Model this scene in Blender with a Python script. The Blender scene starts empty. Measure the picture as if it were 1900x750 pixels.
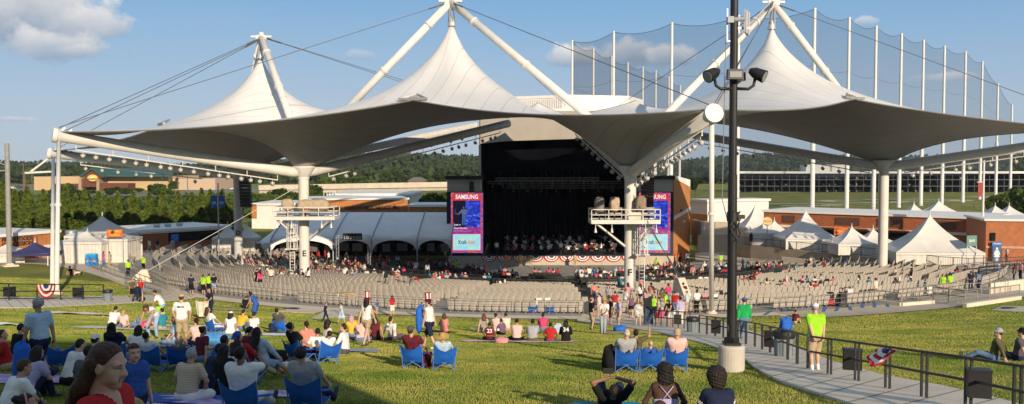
import bpy, math, random
import numpy as np
from mathutils import Vector, Matrix
rnd = random.Random(11)
nr = np.random.RandomState(5)
PI = math.pi
sc = bpy.context.scene
COL = sc.collection
# ------------------------------------------------------------------ camera model and survey helpers
FPX, CAMZ, HOR = 1600.0, 10.7, 312.0
PITCH = math.atan((375 - HOR) / FPX)
CP, SP = math.cos(PITCH), math.sin(PITCH)
def ray(px, py):
 a = (px - 950) / FPX
 b = (375 - py) / FPX
 return np.array([a, CP + b * SP, -SP + b * CP])
def P(px, py, Y):
 r = ray(px, py)
 t = Y / r[1]
 return np.array([r[0] * t, Y, CAMZ + r[2] * t])
CEN = np.array([6.0, 115.0])        # centre of the seating bowl (stage front)
def sstep(a, b, x):
 t = np.clip((x - a) / (b - a), 0, 1)
 return t * t * (3 - 2 * t)
def softplus(x, k):
 return np.where(x > 30 * k, x, k * np.log1p(np.exp(np.minimum(x / k, 30))))
def g(x, y):
 """ground height"""
 x = np.asarray(x, float); y = np.asarray(y, float)
 dx = x - CEN[0]; dy = CEN[1] - y
 R = np.hypot(dx, dy)
 th = np.degrees(np.arctan2(np.abs(dx), dy))
 w = 1 - sstep(42, 66, th)
 up = 0.145 * softplus(R - 55.5, 1.2)
 up = np.minimum(up, 9.2)
 flat = 0.05 * softplus(R - 56, 1.5) * sstep(0, 1, (70 - R) / 12 + .5)
 flat = np.minimum(0.03 * softplus(R - 56, 1.5), 0.35)
 z = up * w + flat * (1 - w)
 z = z - 2.25 * (1 - sstep(14, 53, R)) * (1 - sstep(140, 165, y)) * sstep(0, 1, (46 - np.abs(dx)) / 14)
 far = np.hypot(x, y)
 hill = sstep(650, 1500, far) * (15 + 9 * np.sin(x * .0031 + 1.1) + 6 * np.sin(x * .0083 + y * .002) + 4 * np.sin(x * .019))
 return z + hill
def gz(x, y):
 return float(g(x, y))
def G(px, py, dz=0.0):
 """where the sight line through a pixel meets the ground"""
 r = ray(px, py)
 o = np.array([0, 0, CAMZ])
 lo, t = 0, 2.0
 while t < 1500:
  p = o + r * t
  if p[2] < gz(p[0], p[1]) + dz:
   break
  lo = t
  t += max(.3, t * .02)
 hi = t
 for _ in range(30):
  m = (lo + hi) / 2
  p = o + r * m
  if p[2] < gz(p[0], p[1]) + dz: hi = m
  else: lo = m
 p = o + r * hi
 return np.array([p[0], p[1], gz(p[0], p[1])])
def pol(R, deg):
 a = math.radians(deg)
 return np.array([CEN[0] + R * math.sin(a), CEN[1] - R * math.cos(a)])
# ------------------------------------------------------------------ materials
MATS = {}
def mat(name, col, rough=.7, var=.12, scale=3.0, bump=0.0, bscale=40.0, metal=0.0, spec=.35, col2=None, emit=None, trans=0, detail=4):
 if name in MATS: return MATS[name]
 m = bpy.data.materials.new(name); m.use_nodes = True
 nt = m.node_tree; b = nt.nodes['Principled BSDF']
 b.inputs['Roughness'].default_value = rough
 b.inputs['Metallic'].default_value = metal
 b.inputs['Specular IOR Level'].default_value = spec
 c = np.array(col, float)
 tc = nt.nodes.new('ShaderNodeTexCoord')
 if var > 0 or col2 is not None:
  n = nt.nodes.new('ShaderNodeTexNoise'); n.inputs['Scale'].default_value = scale; n.inputs['Detail'].default_value = detail
  nt.links.new(tc.outputs['Object'], n.inputs['Vector'])
  r = nt.nodes.new('ShaderNodeValToRGB')
  r.color_ramp.elements[0].position = .3; r.color_ramp.elements[1].position = .7
  a = c * (1 - var) if col2 is None else c
  z = np.minimum(c * (1 + var), 1) if col2 is None else np.array(col2, float)
  r.color_ramp.elements[0].color = (*a, 1); r.color_ramp.elements[1].color = (*z, 1)
  nt.links.new(n.outputs['Fac'], r.inputs['Fac'])
  nt.links.new(r.outputs['Color'], b.inputs['Base Color'])
 else:
  b.inputs['Base Color'].default_value = (*c, 1)
 if bump > 0:
  n2 = nt.nodes.new('ShaderNodeTexNoise'); n2.inputs['Scale'].default_value = bscale; n2.inputs['Detail'].default_value = 3
  nt.links.new(tc.outputs['Object'], n2.inputs['Vector'])
  bp = nt.nodes.new('ShaderNodeBump'); bp.inputs['Strength'].default_value = bump; bp.inputs['Distance'].default_value = .02
  nt.links.new(n2.outputs['Fac'], bp.inputs['Height']); nt.links.new(bp.outputs['Normal'], b.inputs['Normal'])
 if emit:
  b.inputs['Emission Color'].default_value = (*emit[:3], 1); b.inputs['Emission Strength'].default_value = emit[3]
 if trans:
  tr = nt.nodes.new('ShaderNodeBsdfTranslucent'); mx = nt.nodes.new('ShaderNodeMixShader'); mx.inputs[0].default_value = trans
  if b.inputs['Base Color'].is_linked: nt.links.new(b.inputs['Base Color'].links[0].from_socket, tr.inputs['Color'])
  else: tr.inputs['Color'].default_value = (*c, 1)
  out = nt.nodes['Material Output']
  nt.links.new(b.outputs[0], mx.inputs[1]); nt.links.new(tr.outputs[0], mx.inputs[2]); nt.links.new(mx.outputs[0], out.inputs['Surface'])
 MATS[name] = m
 return m
# ------------------------------------------------------------------ mesh builder
class MB:
 def __init__(s): s.v = []; s.f = []; s.m = []; s.n = 0
 def add(s, vs, fs, mi=0):
  vs = [tuple(map(float, v)) for v in vs]
  b = s.n; s.v += vs; s.n += len(vs)
  s.f += [tuple(i + b for i in f) for f in fs]; s.m += [mi] * len(fs)
  return s
 def box(s, c, size, rz=0, mi=0, taper=1.0):
  hx, hy, hz = size[0] / 2, size[1] / 2, size[2] / 2
  ca, sa = math.cos(rz), math.sin(rz)
  vs = []
  for dz in (-1, 1):
   k = taper if dz > 0 else 1
   for dx, dy in ((-1, -1), (1, -1), (1, 1), (-1, 1)):
    x, y = dx * hx * k, dy * hy * k
    vs.append((c[0] + x * ca - y * sa, c[1] + x * sa + y * ca, c[2] + dz * hz))
  return s.add(vs, [(3, 2, 1, 0), (4, 5, 6, 7), (0, 1, 5, 4), (1, 2, 6, 5), (2, 3, 7, 6), (3, 0, 4, 7)], mi)
 def bar(s, a, b, w, h=None, up=(0, 0, 1), mi=0):
  h = h or w
  a = np.array(a, float); b = np.array(b, float)
  d = b - a; d /= max(np.linalg.norm(d), 1e-9)
  u = np.array(up, float)
  if abs(d @ u) > .98: u = np.array([1.0, 0, 0])
  sdir = np.cross(d, u); sdir /= np.linalg.norm(sdir); u = np.cross(sdir, d)
  vs = []
  for p in (a, b):
   for i, j in ((-1, -1), (1, -1), (1, 1), (-1, 1)):
    vs.append(p + sdir * i * w / 2 + u * j * h / 2)
  return s.add(vs, [(3, 2, 1, 0), (4, 5, 6, 7), (0, 1, 5, 4), (1, 2, 6, 5), (2, 3, 7, 6), (3, 0, 4, 7)], mi)
 def tube(s, pts, r, n=8, mi=0, cap=True):
  pts = [np.array(p, float) for p in pts]
  rs = r if isinstance(r, (list, tuple)) else [r] * len(pts)
  rings = []
  prev = None
  for i, p in enumerate(pts):
   d = pts[min(i + 1, len(pts) - 1)] - pts[max(i - 1, 0)]
   d = d / max(np.linalg.norm(d), 1e-9)
   if prev is None:
    u = np.array([0, 0, 1.0]) if abs(d[2]) < .9 else np.array([1.0, 0, 0])
    u = np.cross(d, u)
   else:
    u = prev - d * (prev @ d)
   u /= max(np.linalg.norm(u), 1e-9); prev = u
   w = np.cross(d, u)
   rings.append([p + rs[i] * (math.cos(2 * PI * k / n) * u + math.sin(2 * PI * k / n) * w) for k in range(n)])
  vs = [q for rg in rings for q in rg]
  fs = []
  for i in range(len(rings) - 1):
   for k in range(n):
    k2 = (k + 1) % n
    fs.append((i * n + k, i * n + k2, (i + 1) * n + k2, (i + 1) * n + k))
  if cap:
   fs.append(tuple(range(n - 1, -1, -1))); fs.append(tuple((len(rings) - 1) * n + k for k in range(n)))
  return s.add(vs, fs, mi)
 def lathe(s, c, prof, n=16, mi=0, sx=1, sy=1):
  vs, fs = [], []
  for r, z in prof:
   for k in range(n):
    a = 2 * PI * k / n
    vs.append((c[0] + r * math.cos(a) * sx, c[1] + r * math.sin(a) * sy, c[2] + z))
  for i in range(len(prof) - 1):
   for k in range(n):
    k2 = (k + 1) % n
    fs.append((i * n + k, i * n + k2, (i + 1) * n + k2, (i + 1) * n + k))
  fs.append(tuple(range(n - 1, -1, -1))); fs.append(tuple((len(prof) - 1) * n + k for k in range(n)))
  return s.add(vs, fs, mi)
 def prism(s, poly, z0, z1, mi=0):
  """plan polygon (ccw) extruded"""
  n = len(poly)
  vs = [(p[0], p[1], z0) for p in poly] + [(p[0], p[1], z1) for p in poly]
  fs = [tuple(range(n - 1, -1, -1)), tuple(range(n, 2 * n))]
  for i in range(n):
   j = (i + 1) % n
   fs.append((i, j, n + j, n + i))
  return s.add(vs, fs, mi)
 def slab(s, poly, d, mi=0):
  """any flat 3-D polygon given thickness along vector d"""
  n = len(poly); d = np.array(d, float)
  vs = [np.array(p, float) for p in poly] + [np.array(p, float) + d for p in poly]
  fs = [tuple(range(n - 1, -1, -1)), tuple(range(n, 2 * n))]
  for i in range(n):
   j = (i + 1) % n
   fs.append((i, j, n + j, n + i))
  return s.add(vs, fs, mi)
 def grid(s, pts, mi=0, flip=False):
  """pts: rows x cols x 3"""
  pts = np.asarray(pts, float); a, b = pts.shape[:2]
  fs = []
  for i in range(a - 1):
   for j in range(b - 1):
    q = (i * b + j, i * b + j + 1, (i + 1) * b + j + 1, (i + 1) * b + j)
    fs.append(q[::-1] if flip else q)
  return s.add(pts.reshape(-1, 3), fs, mi)
 def build(s, name, mats, parent=None, loc=None, smooth=False):
  return mkobj(name, np.array(s.v, float).reshape(-1, 3), s.f, mats, parent, loc, smooth, s.m)
def mkobj(name, v, f, mats, parent=None, loc=None, smooth=False, mi=None):
 """v in world coordinates unless parent/loc given: then stored relative to that point"""
 me = bpy.data.meshes.new(name)
 off = np.zeros(3)
 if loc is not None: off = np.array(loc, float)
 elif parent is not None: off = np.array(root_loc(parent))
 v = np.asarray(v, float) - off
 me.from_pydata(v.tolist(), [], [tuple(int(i) for i in q) for q in f])
 if not isinstance(mats, (list, tuple)): mats = [mats]
 for m in mats: me.materials.append(m)
 if mi is not None and len(mats) > 1: me.polygons.foreach_set('material_index', np.array(mi, dtype=np.int32))
 if smooth: me.polygons.foreach_set('use_smooth', np.ones(len(me.polygons), dtype=bool))
 me.update()
 o = bpy.data.objects.new(name, me); COL.objects.link(o)
 if loc is not None and parent is None: o.location = off
 if parent is not None: o.parent = parent
 return o
def root_loc(o):
 v = Vector((0, 0, 0))
 while o is not None:
  v += o.location; o = o.parent
 return v
def tag(o, label=None, cat=None, group=None, kind=None):
 if label: o['label'] = label
 if cat: o['category'] = cat
 if group: o['group'] = group
 if kind: o['kind'] = kind
 return o
def thing(name, label, cat, loc=(0, 0, 0), rz=0, group=None):
 o = bpy.data.objects.new(name, None); COL.objects.link(o)
 o.empty_display_size = .3
 o.location = tuple(map(float, loc)); o.rotation_euler = (0, 0, rz)
 return tag(o, label, cat, group)
def local(name, mb, mats, parent, smooth=False):
 """mesh already in its thing's own coordinates"""
 return mkobj(name, np.array(mb.v, float).reshape(-1, 3), mb.f, mats, parent, (0, 0, 0), smooth, mb.m)
def dup(o, loc=None, rz=None, label=None, group=None, parent=None, scale=None):
 c = o.copy(); COL.objects.link(c)
 if parent is not None: c.parent = parent
 if loc is not None: c.location = tuple(map(float, loc))
 if rz is not None: c.rotation_euler = (0, 0, rz)
 if scale is not None: c.scale = scale if isinstance(scale, (tuple, list)) else (scale,) * 3
 if label: c['label'] = label
 if group: c['group'] = group
 for ch in list(o.children): dup(ch, parent=c)
 return c
def text_mesh(txt, size, depth=.02, bold=False, shear=0, xs=1.0):
 cu = bpy.data.curves.new('lettering', 'FONT'); cu.body = txt; cu.size = size; cu.extrude = depth
 cu.align_x = 'CENTER'; cu.align_y = 'CENTER'; cu.shear = shear; cu.resolution_u = 2
 if bold: cu.offset = size * .022
 o = bpy.data.objects.new('lettering', cu); COL.objects.link(o)
 dg = bpy.context.evaluated_depsgraph_get(); dg.update()
 me = bpy.data.meshes.new_from_object(o.evaluated_get(dg))
 v = np.array([tuple(p.co) for p in me.vertices]); f = [tuple(p.vertices) for p in me.polygons]
 bpy.data.objects.remove(o); bpy.data.meshes.remove(me)
 v[:, 0] *= xs
 return v, f
def lettering(txt, size, centre, right, up, m, parent, depth=.02, bold=False, shear=0, width=None, name='lettering'):
 v, f = text_mesh(txt, size, depth, bold, shear)
 if width:
  v[:, 0] *= width / (v[:, 0].max() - v[:, 0].min())
 r = np.array(right, float); r /= np.linalg.norm(r); u = np.array(up, float); u /= np.linalg.norm(u)
 n = np.cross(r, u)
 w = np.array(centre, float) + v[:, :1] * r + v[:, 1:2] * u + v[:, 2:3] * n
 return mkobj(name, w, f, m, parent)
WHITE = mat('white_paint', (.68, .66, .62), .45, .05, 1.5)
WHITE_STEEL = mat('white_steel', (.66, .64, .60), .4, .06, 1.2, spec=.4)
BLACK = mat('black_paint', (.018, .018, .02), .45, .2, 4)
BLACK_MATTE = mat('black_matte', (.012, .012, .013), .9, .2, 2, spec=.1)
CONCRETE = mat('concrete', (.52, .45, .36), .9, .12, .8, .3, 30)
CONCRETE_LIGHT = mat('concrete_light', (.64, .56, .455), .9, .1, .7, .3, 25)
GALV = mat('galvanised_steel', (.40, .42, .44), .45, .1, 3, metal=.6)
GREY_STEEL = mat('grey_steel', (.30, .31, .33), .5, .1, 3)
ORDW = 'first second third fourth fifth sixth seventh eighth ninth tenth eleventh twelfth thirteenth fourteenth fifteenth sixteenth seventeenth eighteenth nineteenth twentieth twenty-first twenty-second twenty-third twenty-fourth twenty-fifth twenty-sixth twenty-seventh twenty-eighth twenty-ninth thirtieth'.split()
# ------------------------------------------------------------------ world, sun, camera
w = bpy.data.worlds.new('World'); sc.world = w; w.use_nodes = True
nt = w.node_tree; bg = nt.nodes['Background']
SUN_EL, SUN_AZ = math.radians(18.5), math.radians(155.5)   # azimuth of the sun measured clockwise from +Y (behind the camera, to the right)
sky = nt.nodes.new('ShaderNodeTexSky'); sky.sky_type = 'NISHITA'; sky.sun_disc = False
sky.sun_elevation = SUN_EL; sky.sun_rotation = SUN_AZ
sky.altitude = 300; sky.air_density = 1.0; sky.dust_density = .35; sky.ozone_density = 1.6
SKY_STRENGTH = .15
bg.inputs['Strength'].default_value = SKY_STRENGTH
tc = nt.nodes.new('ShaderNodeTexCoord')
def N(t, **k):
 n = nt.nodes.new(t)
 for a, b in k.items(): setattr(n, a, b)
 return n
def math_(op, a, b=None, clamp=False):
 n = N('ShaderNodeMath', operation=op); n.use_clamp = clamp
 for i, x in enumerate((a, b)):
  if x is None: continue
  if isinstance(x, (int, float)): n.inputs[i].default_value = x
  else: nt.links.new(x, n.inputs[i])
 return n.outputs[0]
sep = N('ShaderNodeSeparateXYZ'); nt.links.new(tc.outputs['Generated'], sep.inputs[0])
az = math_('ARCTAN2', sep.outputs[0], sep.outputs[1])
el = math_('ARCSINE', sep.outputs[2])
comb = N('ShaderNodeCombineXYZ'); nt.links.new(az, comb.inputs[0]); nt.links.new(el, comb.inputs[1])
def noise(scale, detail=5, rough=.55, stretch=(1, 1, 1), off=(0, 0, 0)):
 mp = N('ShaderNodeMapping'); mp.inputs['Scale'].default_value = stretch; mp.inputs['Location'].default_value = off
 nt.links.new(comb.outputs[0], mp.inputs[0])
 n = N('ShaderNodeTexNoise'); n.inputs['Scale'].default_value = scale; n.inputs['Detail'].default_value = detail; n.inputs['Roughness'].default_value = rough
 nt.links.new(mp.outputs[0], n.inputs['Vector'])
 return n.outputs['Fac']
def dirang(px, py):
 r = ray(px, py); r = r / np.linalg.norm(r)
 return math.atan2(r[0], r[1]), math.asin(r[2])
cur = sky.outputs[0]
CL = [((60, 48), 150, 62, 48, 1.0, 3.0), ((20, 18), 150, 60, 62, 1.0, 8.0), ((95, 88), 100, 30, 26, .8, 61.0), ((170, 45), 60, 34, 22, .9, 14.0), ((1075, 108), 70, 26, 20, .95, 21.), ((1170, 100), 62, 28, 30, .95, 26.), ((1240, 103), 50, 24, 22, .9, 31.), ((1755, 145), 46, 12, 9, .6, 37.),
  ((1605, 40), 26, 10, 8, .55, 41.), ((150, 95), 34, 16, 14, .75, 47.), ((20, 222), 40, 7, 5, .5, 51.), ((672, 105), 36, 14, 11, .38, 55.)]
def mixcol(a, b, fac):
 m = N('ShaderNodeMix', data_type='RGBA'); m.clamp_factor = True
 if isinstance(fac, float): m.inputs[0].default_value = fac
 else: nt.links.new(fac, m.inputs[0])
 nt.links.new(a, m.inputs[6])
 if isinstance(b, tuple): m.inputs[7].default_value = (*b, 1)
 else: nt.links.new(b, m.inputs[7])
 return m.outputs[2]
K = 1.0 / SKY_STRENGTH
r_el = N('ShaderNodeValToRGB'); nt.links.new(math_('MULTIPLY', el, 2.4, True), r_el.inputs[0])
e = r_el.color_ramp.elements
e[0].position = 0.0; e[0].color = (.37 * K, .465 * K, .58 * K, 1); e[1].position = .8; e[1].color = (.27 * K, .35 * K, .46 * K, 1)
for p_, c_ in ((.16, (.32, .43, .575)), (.36, (.20, .375, .59)), (.54, (.135, .32, .58))):
 k_ = e.new(p_); k_.color = (*[q * K for q in c_], 1)
cur = mixcol(cur, r_el.outputs[0], .9)
veil = math_('MULTIPLY', math_('SUBTRACT', noise(2.2, 4, .6, (1, 3.2, 1), (3, 1, 0)), .42), 1.1, True)
cur = mixcol(cur, (.40 * K, .48 * K, .60 * K), math_('MULTIPLY', veil, .55))
belt = math_('MULTIPLY', math_('SUBTRACT', 1.0, math_('ABSOLUTE', math_('MULTIPLY', math_('SUBTRACT', el, .045), 6.0)), True), .34)
cur = mixcol(cur, (.37 * K, .45 * K, .56 * K), belt)
for (c, hw, hu, hd, s, off) in CL:
 a0, e0 = dirang(*c)
 da = math_('DIVIDE', math_('SUBTRACT', az, a0), hw / FPX)
 de = math_('SUBTRACT', el, e0)
 up = math_('DIVIDE', math_('MAXIMUM', de, 0.0), hu / FPX)
 dn = math_('DIVIDE', math_('MAXIMUM', math_('MULTIPLY', de, -1.0), 0.0), hd / FPX)
 d2 = math_('SQRT', math_('ADD', math_('MULTIPLY', da, da), math_('ADD', math_('MULTIPLY', up, up), math_('MULTIPLY', dn, dn))))
 n1 = noise(26, 7, .62, (1, 1.15, 1), (off, off * .3, 0))
 f = math_('ADD', math_('SUBTRACT', 1.0, d2), math_('MULTIPLY', math_('SUBTRACT', n1, .5), 2.4))
 fac = math_('MULTIPLY', math_('MULTIPLY', f, 2.6, True), s)
 n2 = noise(17, 5, .6, (1, 1, 1), (off + 5, 2, 0))
 sh = math_('ADD', math_('MULTIPLY', math_('DIVIDE', de, (hu + hd) / FPX), 1.1), math_('SUBTRACT', math_('MULTIPLY', n2, 1.25), .26), True)
 body = mixcol(mixcol(cur, (.27 * K, .35 * K, .46 * K), .85), (.80 * K, .77 * K, .75 * K), sh)
 cur = mixcol(cur, body, fac)
nt.links.new(cur, bg.inputs['Color'])
sl = bpy.data.lights.new('Sun', 'SUN'); sl.energy = 5.0; sl.angle = math.radians(.5); sl.color = (1.0, .82, .60)
so = bpy.data.objects.new('Sun', sl); COL.objects.link(so)
sdir = Vector((math.sin(SUN_AZ) * math.cos(SUN_EL), math.cos(SUN_AZ) * math.cos(SUN_EL), math.sin(SUN_EL)))
so.rotation_euler = (-sdir).to_track_quat('-Z', 'Y').to_euler(); so.location = sdir * 400
cam = bpy.data.cameras.new('Camera'); co = bpy.data.objects.new('Camera', cam); COL.objects.link(co)
cam.sensor_width = 36; cam.lens = 36 * FPX / 1900; cam.clip_end = 9000; cam.clip_start = .1
co.location = (0, 0, CAMZ); co.rotation_euler = (PI / 2 - PITCH, 0, 0)
sc.camera = co
sc.view_settings.view_transform = 'Standard'; sc.view_settings.look = 'None'; sc.view_settings.gamma = 1; sc.view_settings.exposure = 0.15
sc.view_settings.use_curve_mapping = False
sc.cycles.max_bounces = 6; sc.cycles.diffuse_bounces = 3; sc.cycles.glossy_bounces = 2; sc.cycles.transparent_max_bounces = 16
sc.cycles.use_adaptive_sampling = True; sc.cycles.adaptive_threshold = .02; sc.cycles.sample_clamp_indirect = 6
sc.cycles.use_denoising = True
# ------------------------------------------------------------------ ground
def axis(lo, hi, fine_lo, fine_hi, step, grow=1.22):
 a = list(np.arange(fine_lo, fine_hi + 1e-6, step))
 x, s = fine_hi, step
 while x < hi: s *= grow; x += s; a.append(x)
 x, s = fine_lo, step
 while x > lo: s *= grow; x -= s; a.insert(0, x)
 return np.array(a)
ax_, ay_ = axis(-2600, 2600, -80, 80, 1.0), axis(-150, 3200, -4, 150, 1.0)
XX, YY = np.meshgrid(ax_, ay_)
ZZ = g(XX, YY)
gv = np.stack([XX, YY, ZZ], -1).reshape(-1, 3)
na, nb = len(ay_), len(ax_)
ii = np.arange((na - 1) * (nb - 1)); r_ = ii // (nb - 1); c_ = ii % (nb - 1); q0 = r_ * nb + c_
gf = np.stack([q0, q0 + 1, q0 + nb + 1, q0 + nb], 1)
def soil_mat():
 m = bpy.data.materials.new('turf_soil'); m.use_nodes = True; t = m.node_tree; b = t.nodes['Principled BSDF']
 b.inputs['Roughness'].default_value = 1; b.inputs['Specular IOR Level'].default_value = .1
 g_ = t.nodes.new('ShaderNodeNewGeometry')
 def nz(s, d=4):
  n = t.nodes.new('ShaderNodeTexNoise'); n.inputs['Scale'].default_value = s; n.inputs['Detail'].default_value = d
  t.links.new(g_.outputs['Position'], n.inputs['Vector']); return n.outputs['Fac']
 r = t.nodes.new('ShaderNodeValToRGB'); t.links.new(nz(.16, 6), r.inputs['Fac'])
 e = r.color_ramp.elements; e[0].position = .33; e[0].color = (.13, .17, .03, 1); e[1].position = .68; e[1].color = (.28, .25, .075, 1)
 r2 = t.nodes.new('ShaderNodeValToRGB'); t.links.new(nz(5.0, 5), r2.inputs['Fac'])
 e = r2.color_ramp.elements; e[0].position = .3; e[0].color = (.72, .72, .72, 1); e[1].position = .72; e[1].color = (1.2, 1.2, 1.2, 1)
 mx = t.nodes.new('ShaderNodeMix'); mx.data_type = 'RGBA'; mx.blend_type = 'MULTIPLY'; mx.inputs[0].default_value = 1
 t.links.new(r.outputs[0], mx.inputs[6]); t.links.new(r2.outputs[0], mx.inputs[7]); t.links.new(mx.outputs[2], b.inputs['Base Color'])
 bp = t.nodes.new('ShaderNodeBump'); bp.inputs['Strength'].default_value = .6; bp.inputs['Distance'].default_value = .08
 t.links.new(nz(14, 5), bp.inputs['Height']); t.links.new(bp.outputs[0], b.inputs['Normal'])
 return m
SOIL = soil_mat()
tag(mkobj('ground', gv, gf, SOIL, smooth=True), kind='structure')
def strip(name, A, B, m, lift=.03, n=60, kind='structure', px=True, nc=6, joints=False):
 """paved strip between two edge polylines (pixels on the ground, or world xy)"""
 def res(L):
  L = np.array([G(*p)[:2] if px else p for p in L], float)
  d = np.r_[0, np.cumsum(np.hypot(*np.diff(L, axis=0).T))]
  t = np.linspace(0, d[-1], n)
  return np.stack([np.interp(t, d, L[:, 0]), np.interp(t, d, L[:, 1])], 1)
 a, b = res(A), res(B)
 k = np.linspace(0, 1, nc)[None, :, None]
 xy = a[:, None] * (1 - k) + b[:, None] * k
 z = g(xy[..., 0], xy[..., 1]) + lift
 pts = np.concatenate([xy, z[..., None]], -1)
 lo0 = pts[:, :1].copy(); lo0[..., 2] -= .2; lo1 = pts[:, -1:].copy(); lo1[..., 2] -= .2
 o = MB().grid(np.concatenate([lo0, pts, lo1], 1)).build(name, m)
 tag(o, kind=kind)
 if joints:
  mb = MB()
  for i in range(2, n - 2, 2):
   dn = pts[i + 1, 0] - pts[i, 0]; dn = dn / np.linalg.norm(dn) * .022
   mb.grid(np.stack([pts[i] - dn + [0, 0, .006], pts[i] + dn + [0, 0, .006]]))
  tag(mb.build(name + '_joint', mat('joint_dark', (.16, .14, .12), .9)), kind='structure')
 PAVED.append(np.concatenate([a, b[::-1]]))
 return o
PAVED = []
def ring(name, R0, R1, t0, t1, m, lift, nr_=8, nt_=120):
 R = np.linspace(R0, R1, nr_); T = np.radians(np.linspace(t0, t1, nt_))
 RR, TT = np.meshgrid(R, T)
 x = CEN[0] + RR * np.sin(TT); y = CEN[1] - RR * np.cos(TT)
 o = MB().grid(np.stack([x, y, g(x, y) + lift], -1), flip=True).build(name, m)
 PAVED.append(np.concatenate([np.stack([x[:, 0], y[:, 0]], 1), np.stack([x[:, -1], y[:, -1]], 1)[::-1]]))
 return tag(o, kind='structure')
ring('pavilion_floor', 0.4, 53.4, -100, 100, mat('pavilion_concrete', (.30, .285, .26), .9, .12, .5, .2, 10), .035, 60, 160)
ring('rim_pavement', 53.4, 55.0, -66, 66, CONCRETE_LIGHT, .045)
ring('concourse_pavement', 53.42, 58.2, 14.5, 44, CONCRETE, .055, 8, 60)
strip('west_concourse', [(-90, 492), (60, 470), (160, 468), (330, 452), (480, 440)], [(150, 488), (205, 520), (300, 553), (345, 540), (520, 500)], CONCRETE, .028, 60)
strip('east_concourse', [(1290, 470), (1420, 462), (1650, 452), (1990, 452)], [(1290, 505), (1500, 515), (1760, 535), (2100, 552)], CONCRETE, .028)
strip('west_path', [(-60, 551), (60, 553), (180, 551), (280, 548), (350, 540)], [(-60, 573), (60, 572), (180, 566), (290, 560), (372, 550)], CONCRETE_LIGHT, .05, joints=True)
strip('east_walk', [(1085, 578), (1180, 577), (1260, 583), (1340, 598), (1400, 618), (1470, 640), (1540, 672), (1640, 700), (1760, 722), (1860, 746), (1960, 775)], [(1070, 596), (1150, 606), (1230, 620), (1310, 640), (1375, 662), (1400, 685), (1450, 712), (1530, 738), (1600, 760), (1680, 790), (1760, 830)], CONCRETE_LIGHT, .06, 80, joints=True)
def pad(pts, drain, lbl):
 c = [G(*p) for p in pts]
 strip('drain_pad', [pts[0], pts[1]], [pts[3], pts[2]], CONCRETE_LIGHT, .03, 10, nc=4)
 if drain:
  q = G(*drain)
  o = MB().lathe((0, 0, 0), [(.6, 0), (.6, .02), (.52, .03)], 20).build('drain_cover', mat('cast_iron', (.06, .055, .05), .7), loc=None)
  o.location = (q[0], q[1], q[2] + .035)
  tag(o, lbl, 'drain cover', 'drain covers')
pad([(560, 566), (615, 570), (585, 582), (510, 578)], (541, 574), 'round dark drain cover on a pale pad in the lawn below the grey seats')
pad([(600, 578), (665, 572), (665, 586), (575, 592)], None, '')
pad([(1075, 574), (1110, 574), (1110, 588), (1058, 588)], None, '')
pad([(1385, 573), (1470, 575), (1465, 586), (1380, 584)], (1462, 577), 'round drain cover beside the blue-striped wheelchair bays')
pad([(1860, 568), (1905, 570), (1905, 580), (1840, 576)], (1875, 573), 'round drain cover at the lawn edge below the ramp')
BLUE_PAINT = mat('blue_paint', (.05, .17, .42), .7)
mb = MB()
for (x0, y0, x1, y1) in ((1419, 586, 1432, 578), (1450, 581, 1462, 574), (1528, 580, 1533, 570), (1551, 579, 1556, 571), (1579, 577, 1577, 570), (1600, 573, 1603, 563), (1623, 572, 1624, 561), (1648, 571, 1646, 565)):
 a = G(x0, y0); b = G(x1, y1)
 d = (b - a)[:2]; d /= np.linalg.norm(d); nrm = np.array([-d[1], d[0]]) * .1
 n = 6
 pts = [[(*(a[:2] + (b - a)[:2] * t + s * nrm), gz(*(a[:2] + (b - a)[:2] * t)) + .075) for s in (-1, 1)] for t in np.linspace(0, 1, n)]
 mb.grid(np.array(pts), flip=True)
tag(mb.build('bay_marking', BLUE_PAINT), kind='structure')
# ------------------------------------------------------------------ tensile canopy
VAL = [dict(col=pol(40.6, -74), zc=9.9, cor=np.array([-52.4, 98.2, 12.35]), inn=pol(11, -74)),
  dict(col=pol(40.6, -40.4), zc=10.25, cor=np.array([-38.4, 72.8, 13.45]), inn=pol(10.5, -38)),
  dict(col=pol(40.6, 6), zc=10.3, cor=np.array([13.0, 56.0, 14.2]), inn=pol(10.5, 6)),
  dict(col=pol(40.6, 57), zc=10.9, cor=np.array([57.2, 81.8, 13.9]), inn=pol(11, 57))]
ZIN = 16.6
PEAK = [P(483, 100, 92.5), P(838, 38, 82.0), P(1432, 44, 86.0)]
MASTTOP = [P(485, 70, 92.3), P(836, 4, 81.6), P(1435, 6, 85.6)]
NODE = [P(299, 232, 87.8), P(766, 186, 72.5), P(1586, 184, 76.8)]
INM = [np.array([*pol(25, -56), 17.8]), np.array([*pol(9.5, -17), 18.7]), np.array([*pol(16, 32), 18.6])]
def rt(p):
 d = np.array([p[0] - CEN[0], CEN[1] - p[1]]); return np.hypot(*d), math.atan2(d[0], d[1])
NU, NF, UC = 88, 56, .56
uu = np.linspace(0, 1, NU + 1)
def line(i, c, o):
 R = [rt(i)[0], rt(c)[0], rt(o)[0]]; T = [rt(i)[1], rt(c)[1], rt(o)[1]]
 return np.interp(uu, [0, UC, 1], R), np.interp(uu, [0, UC, 1], T)
vals = [line(v['inn'], v['col'], v['cor']) for v in VAL]
ridg = [line(INM[k], PEAK[k], NODE[k]) for k in range(3)]
cols = []
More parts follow.
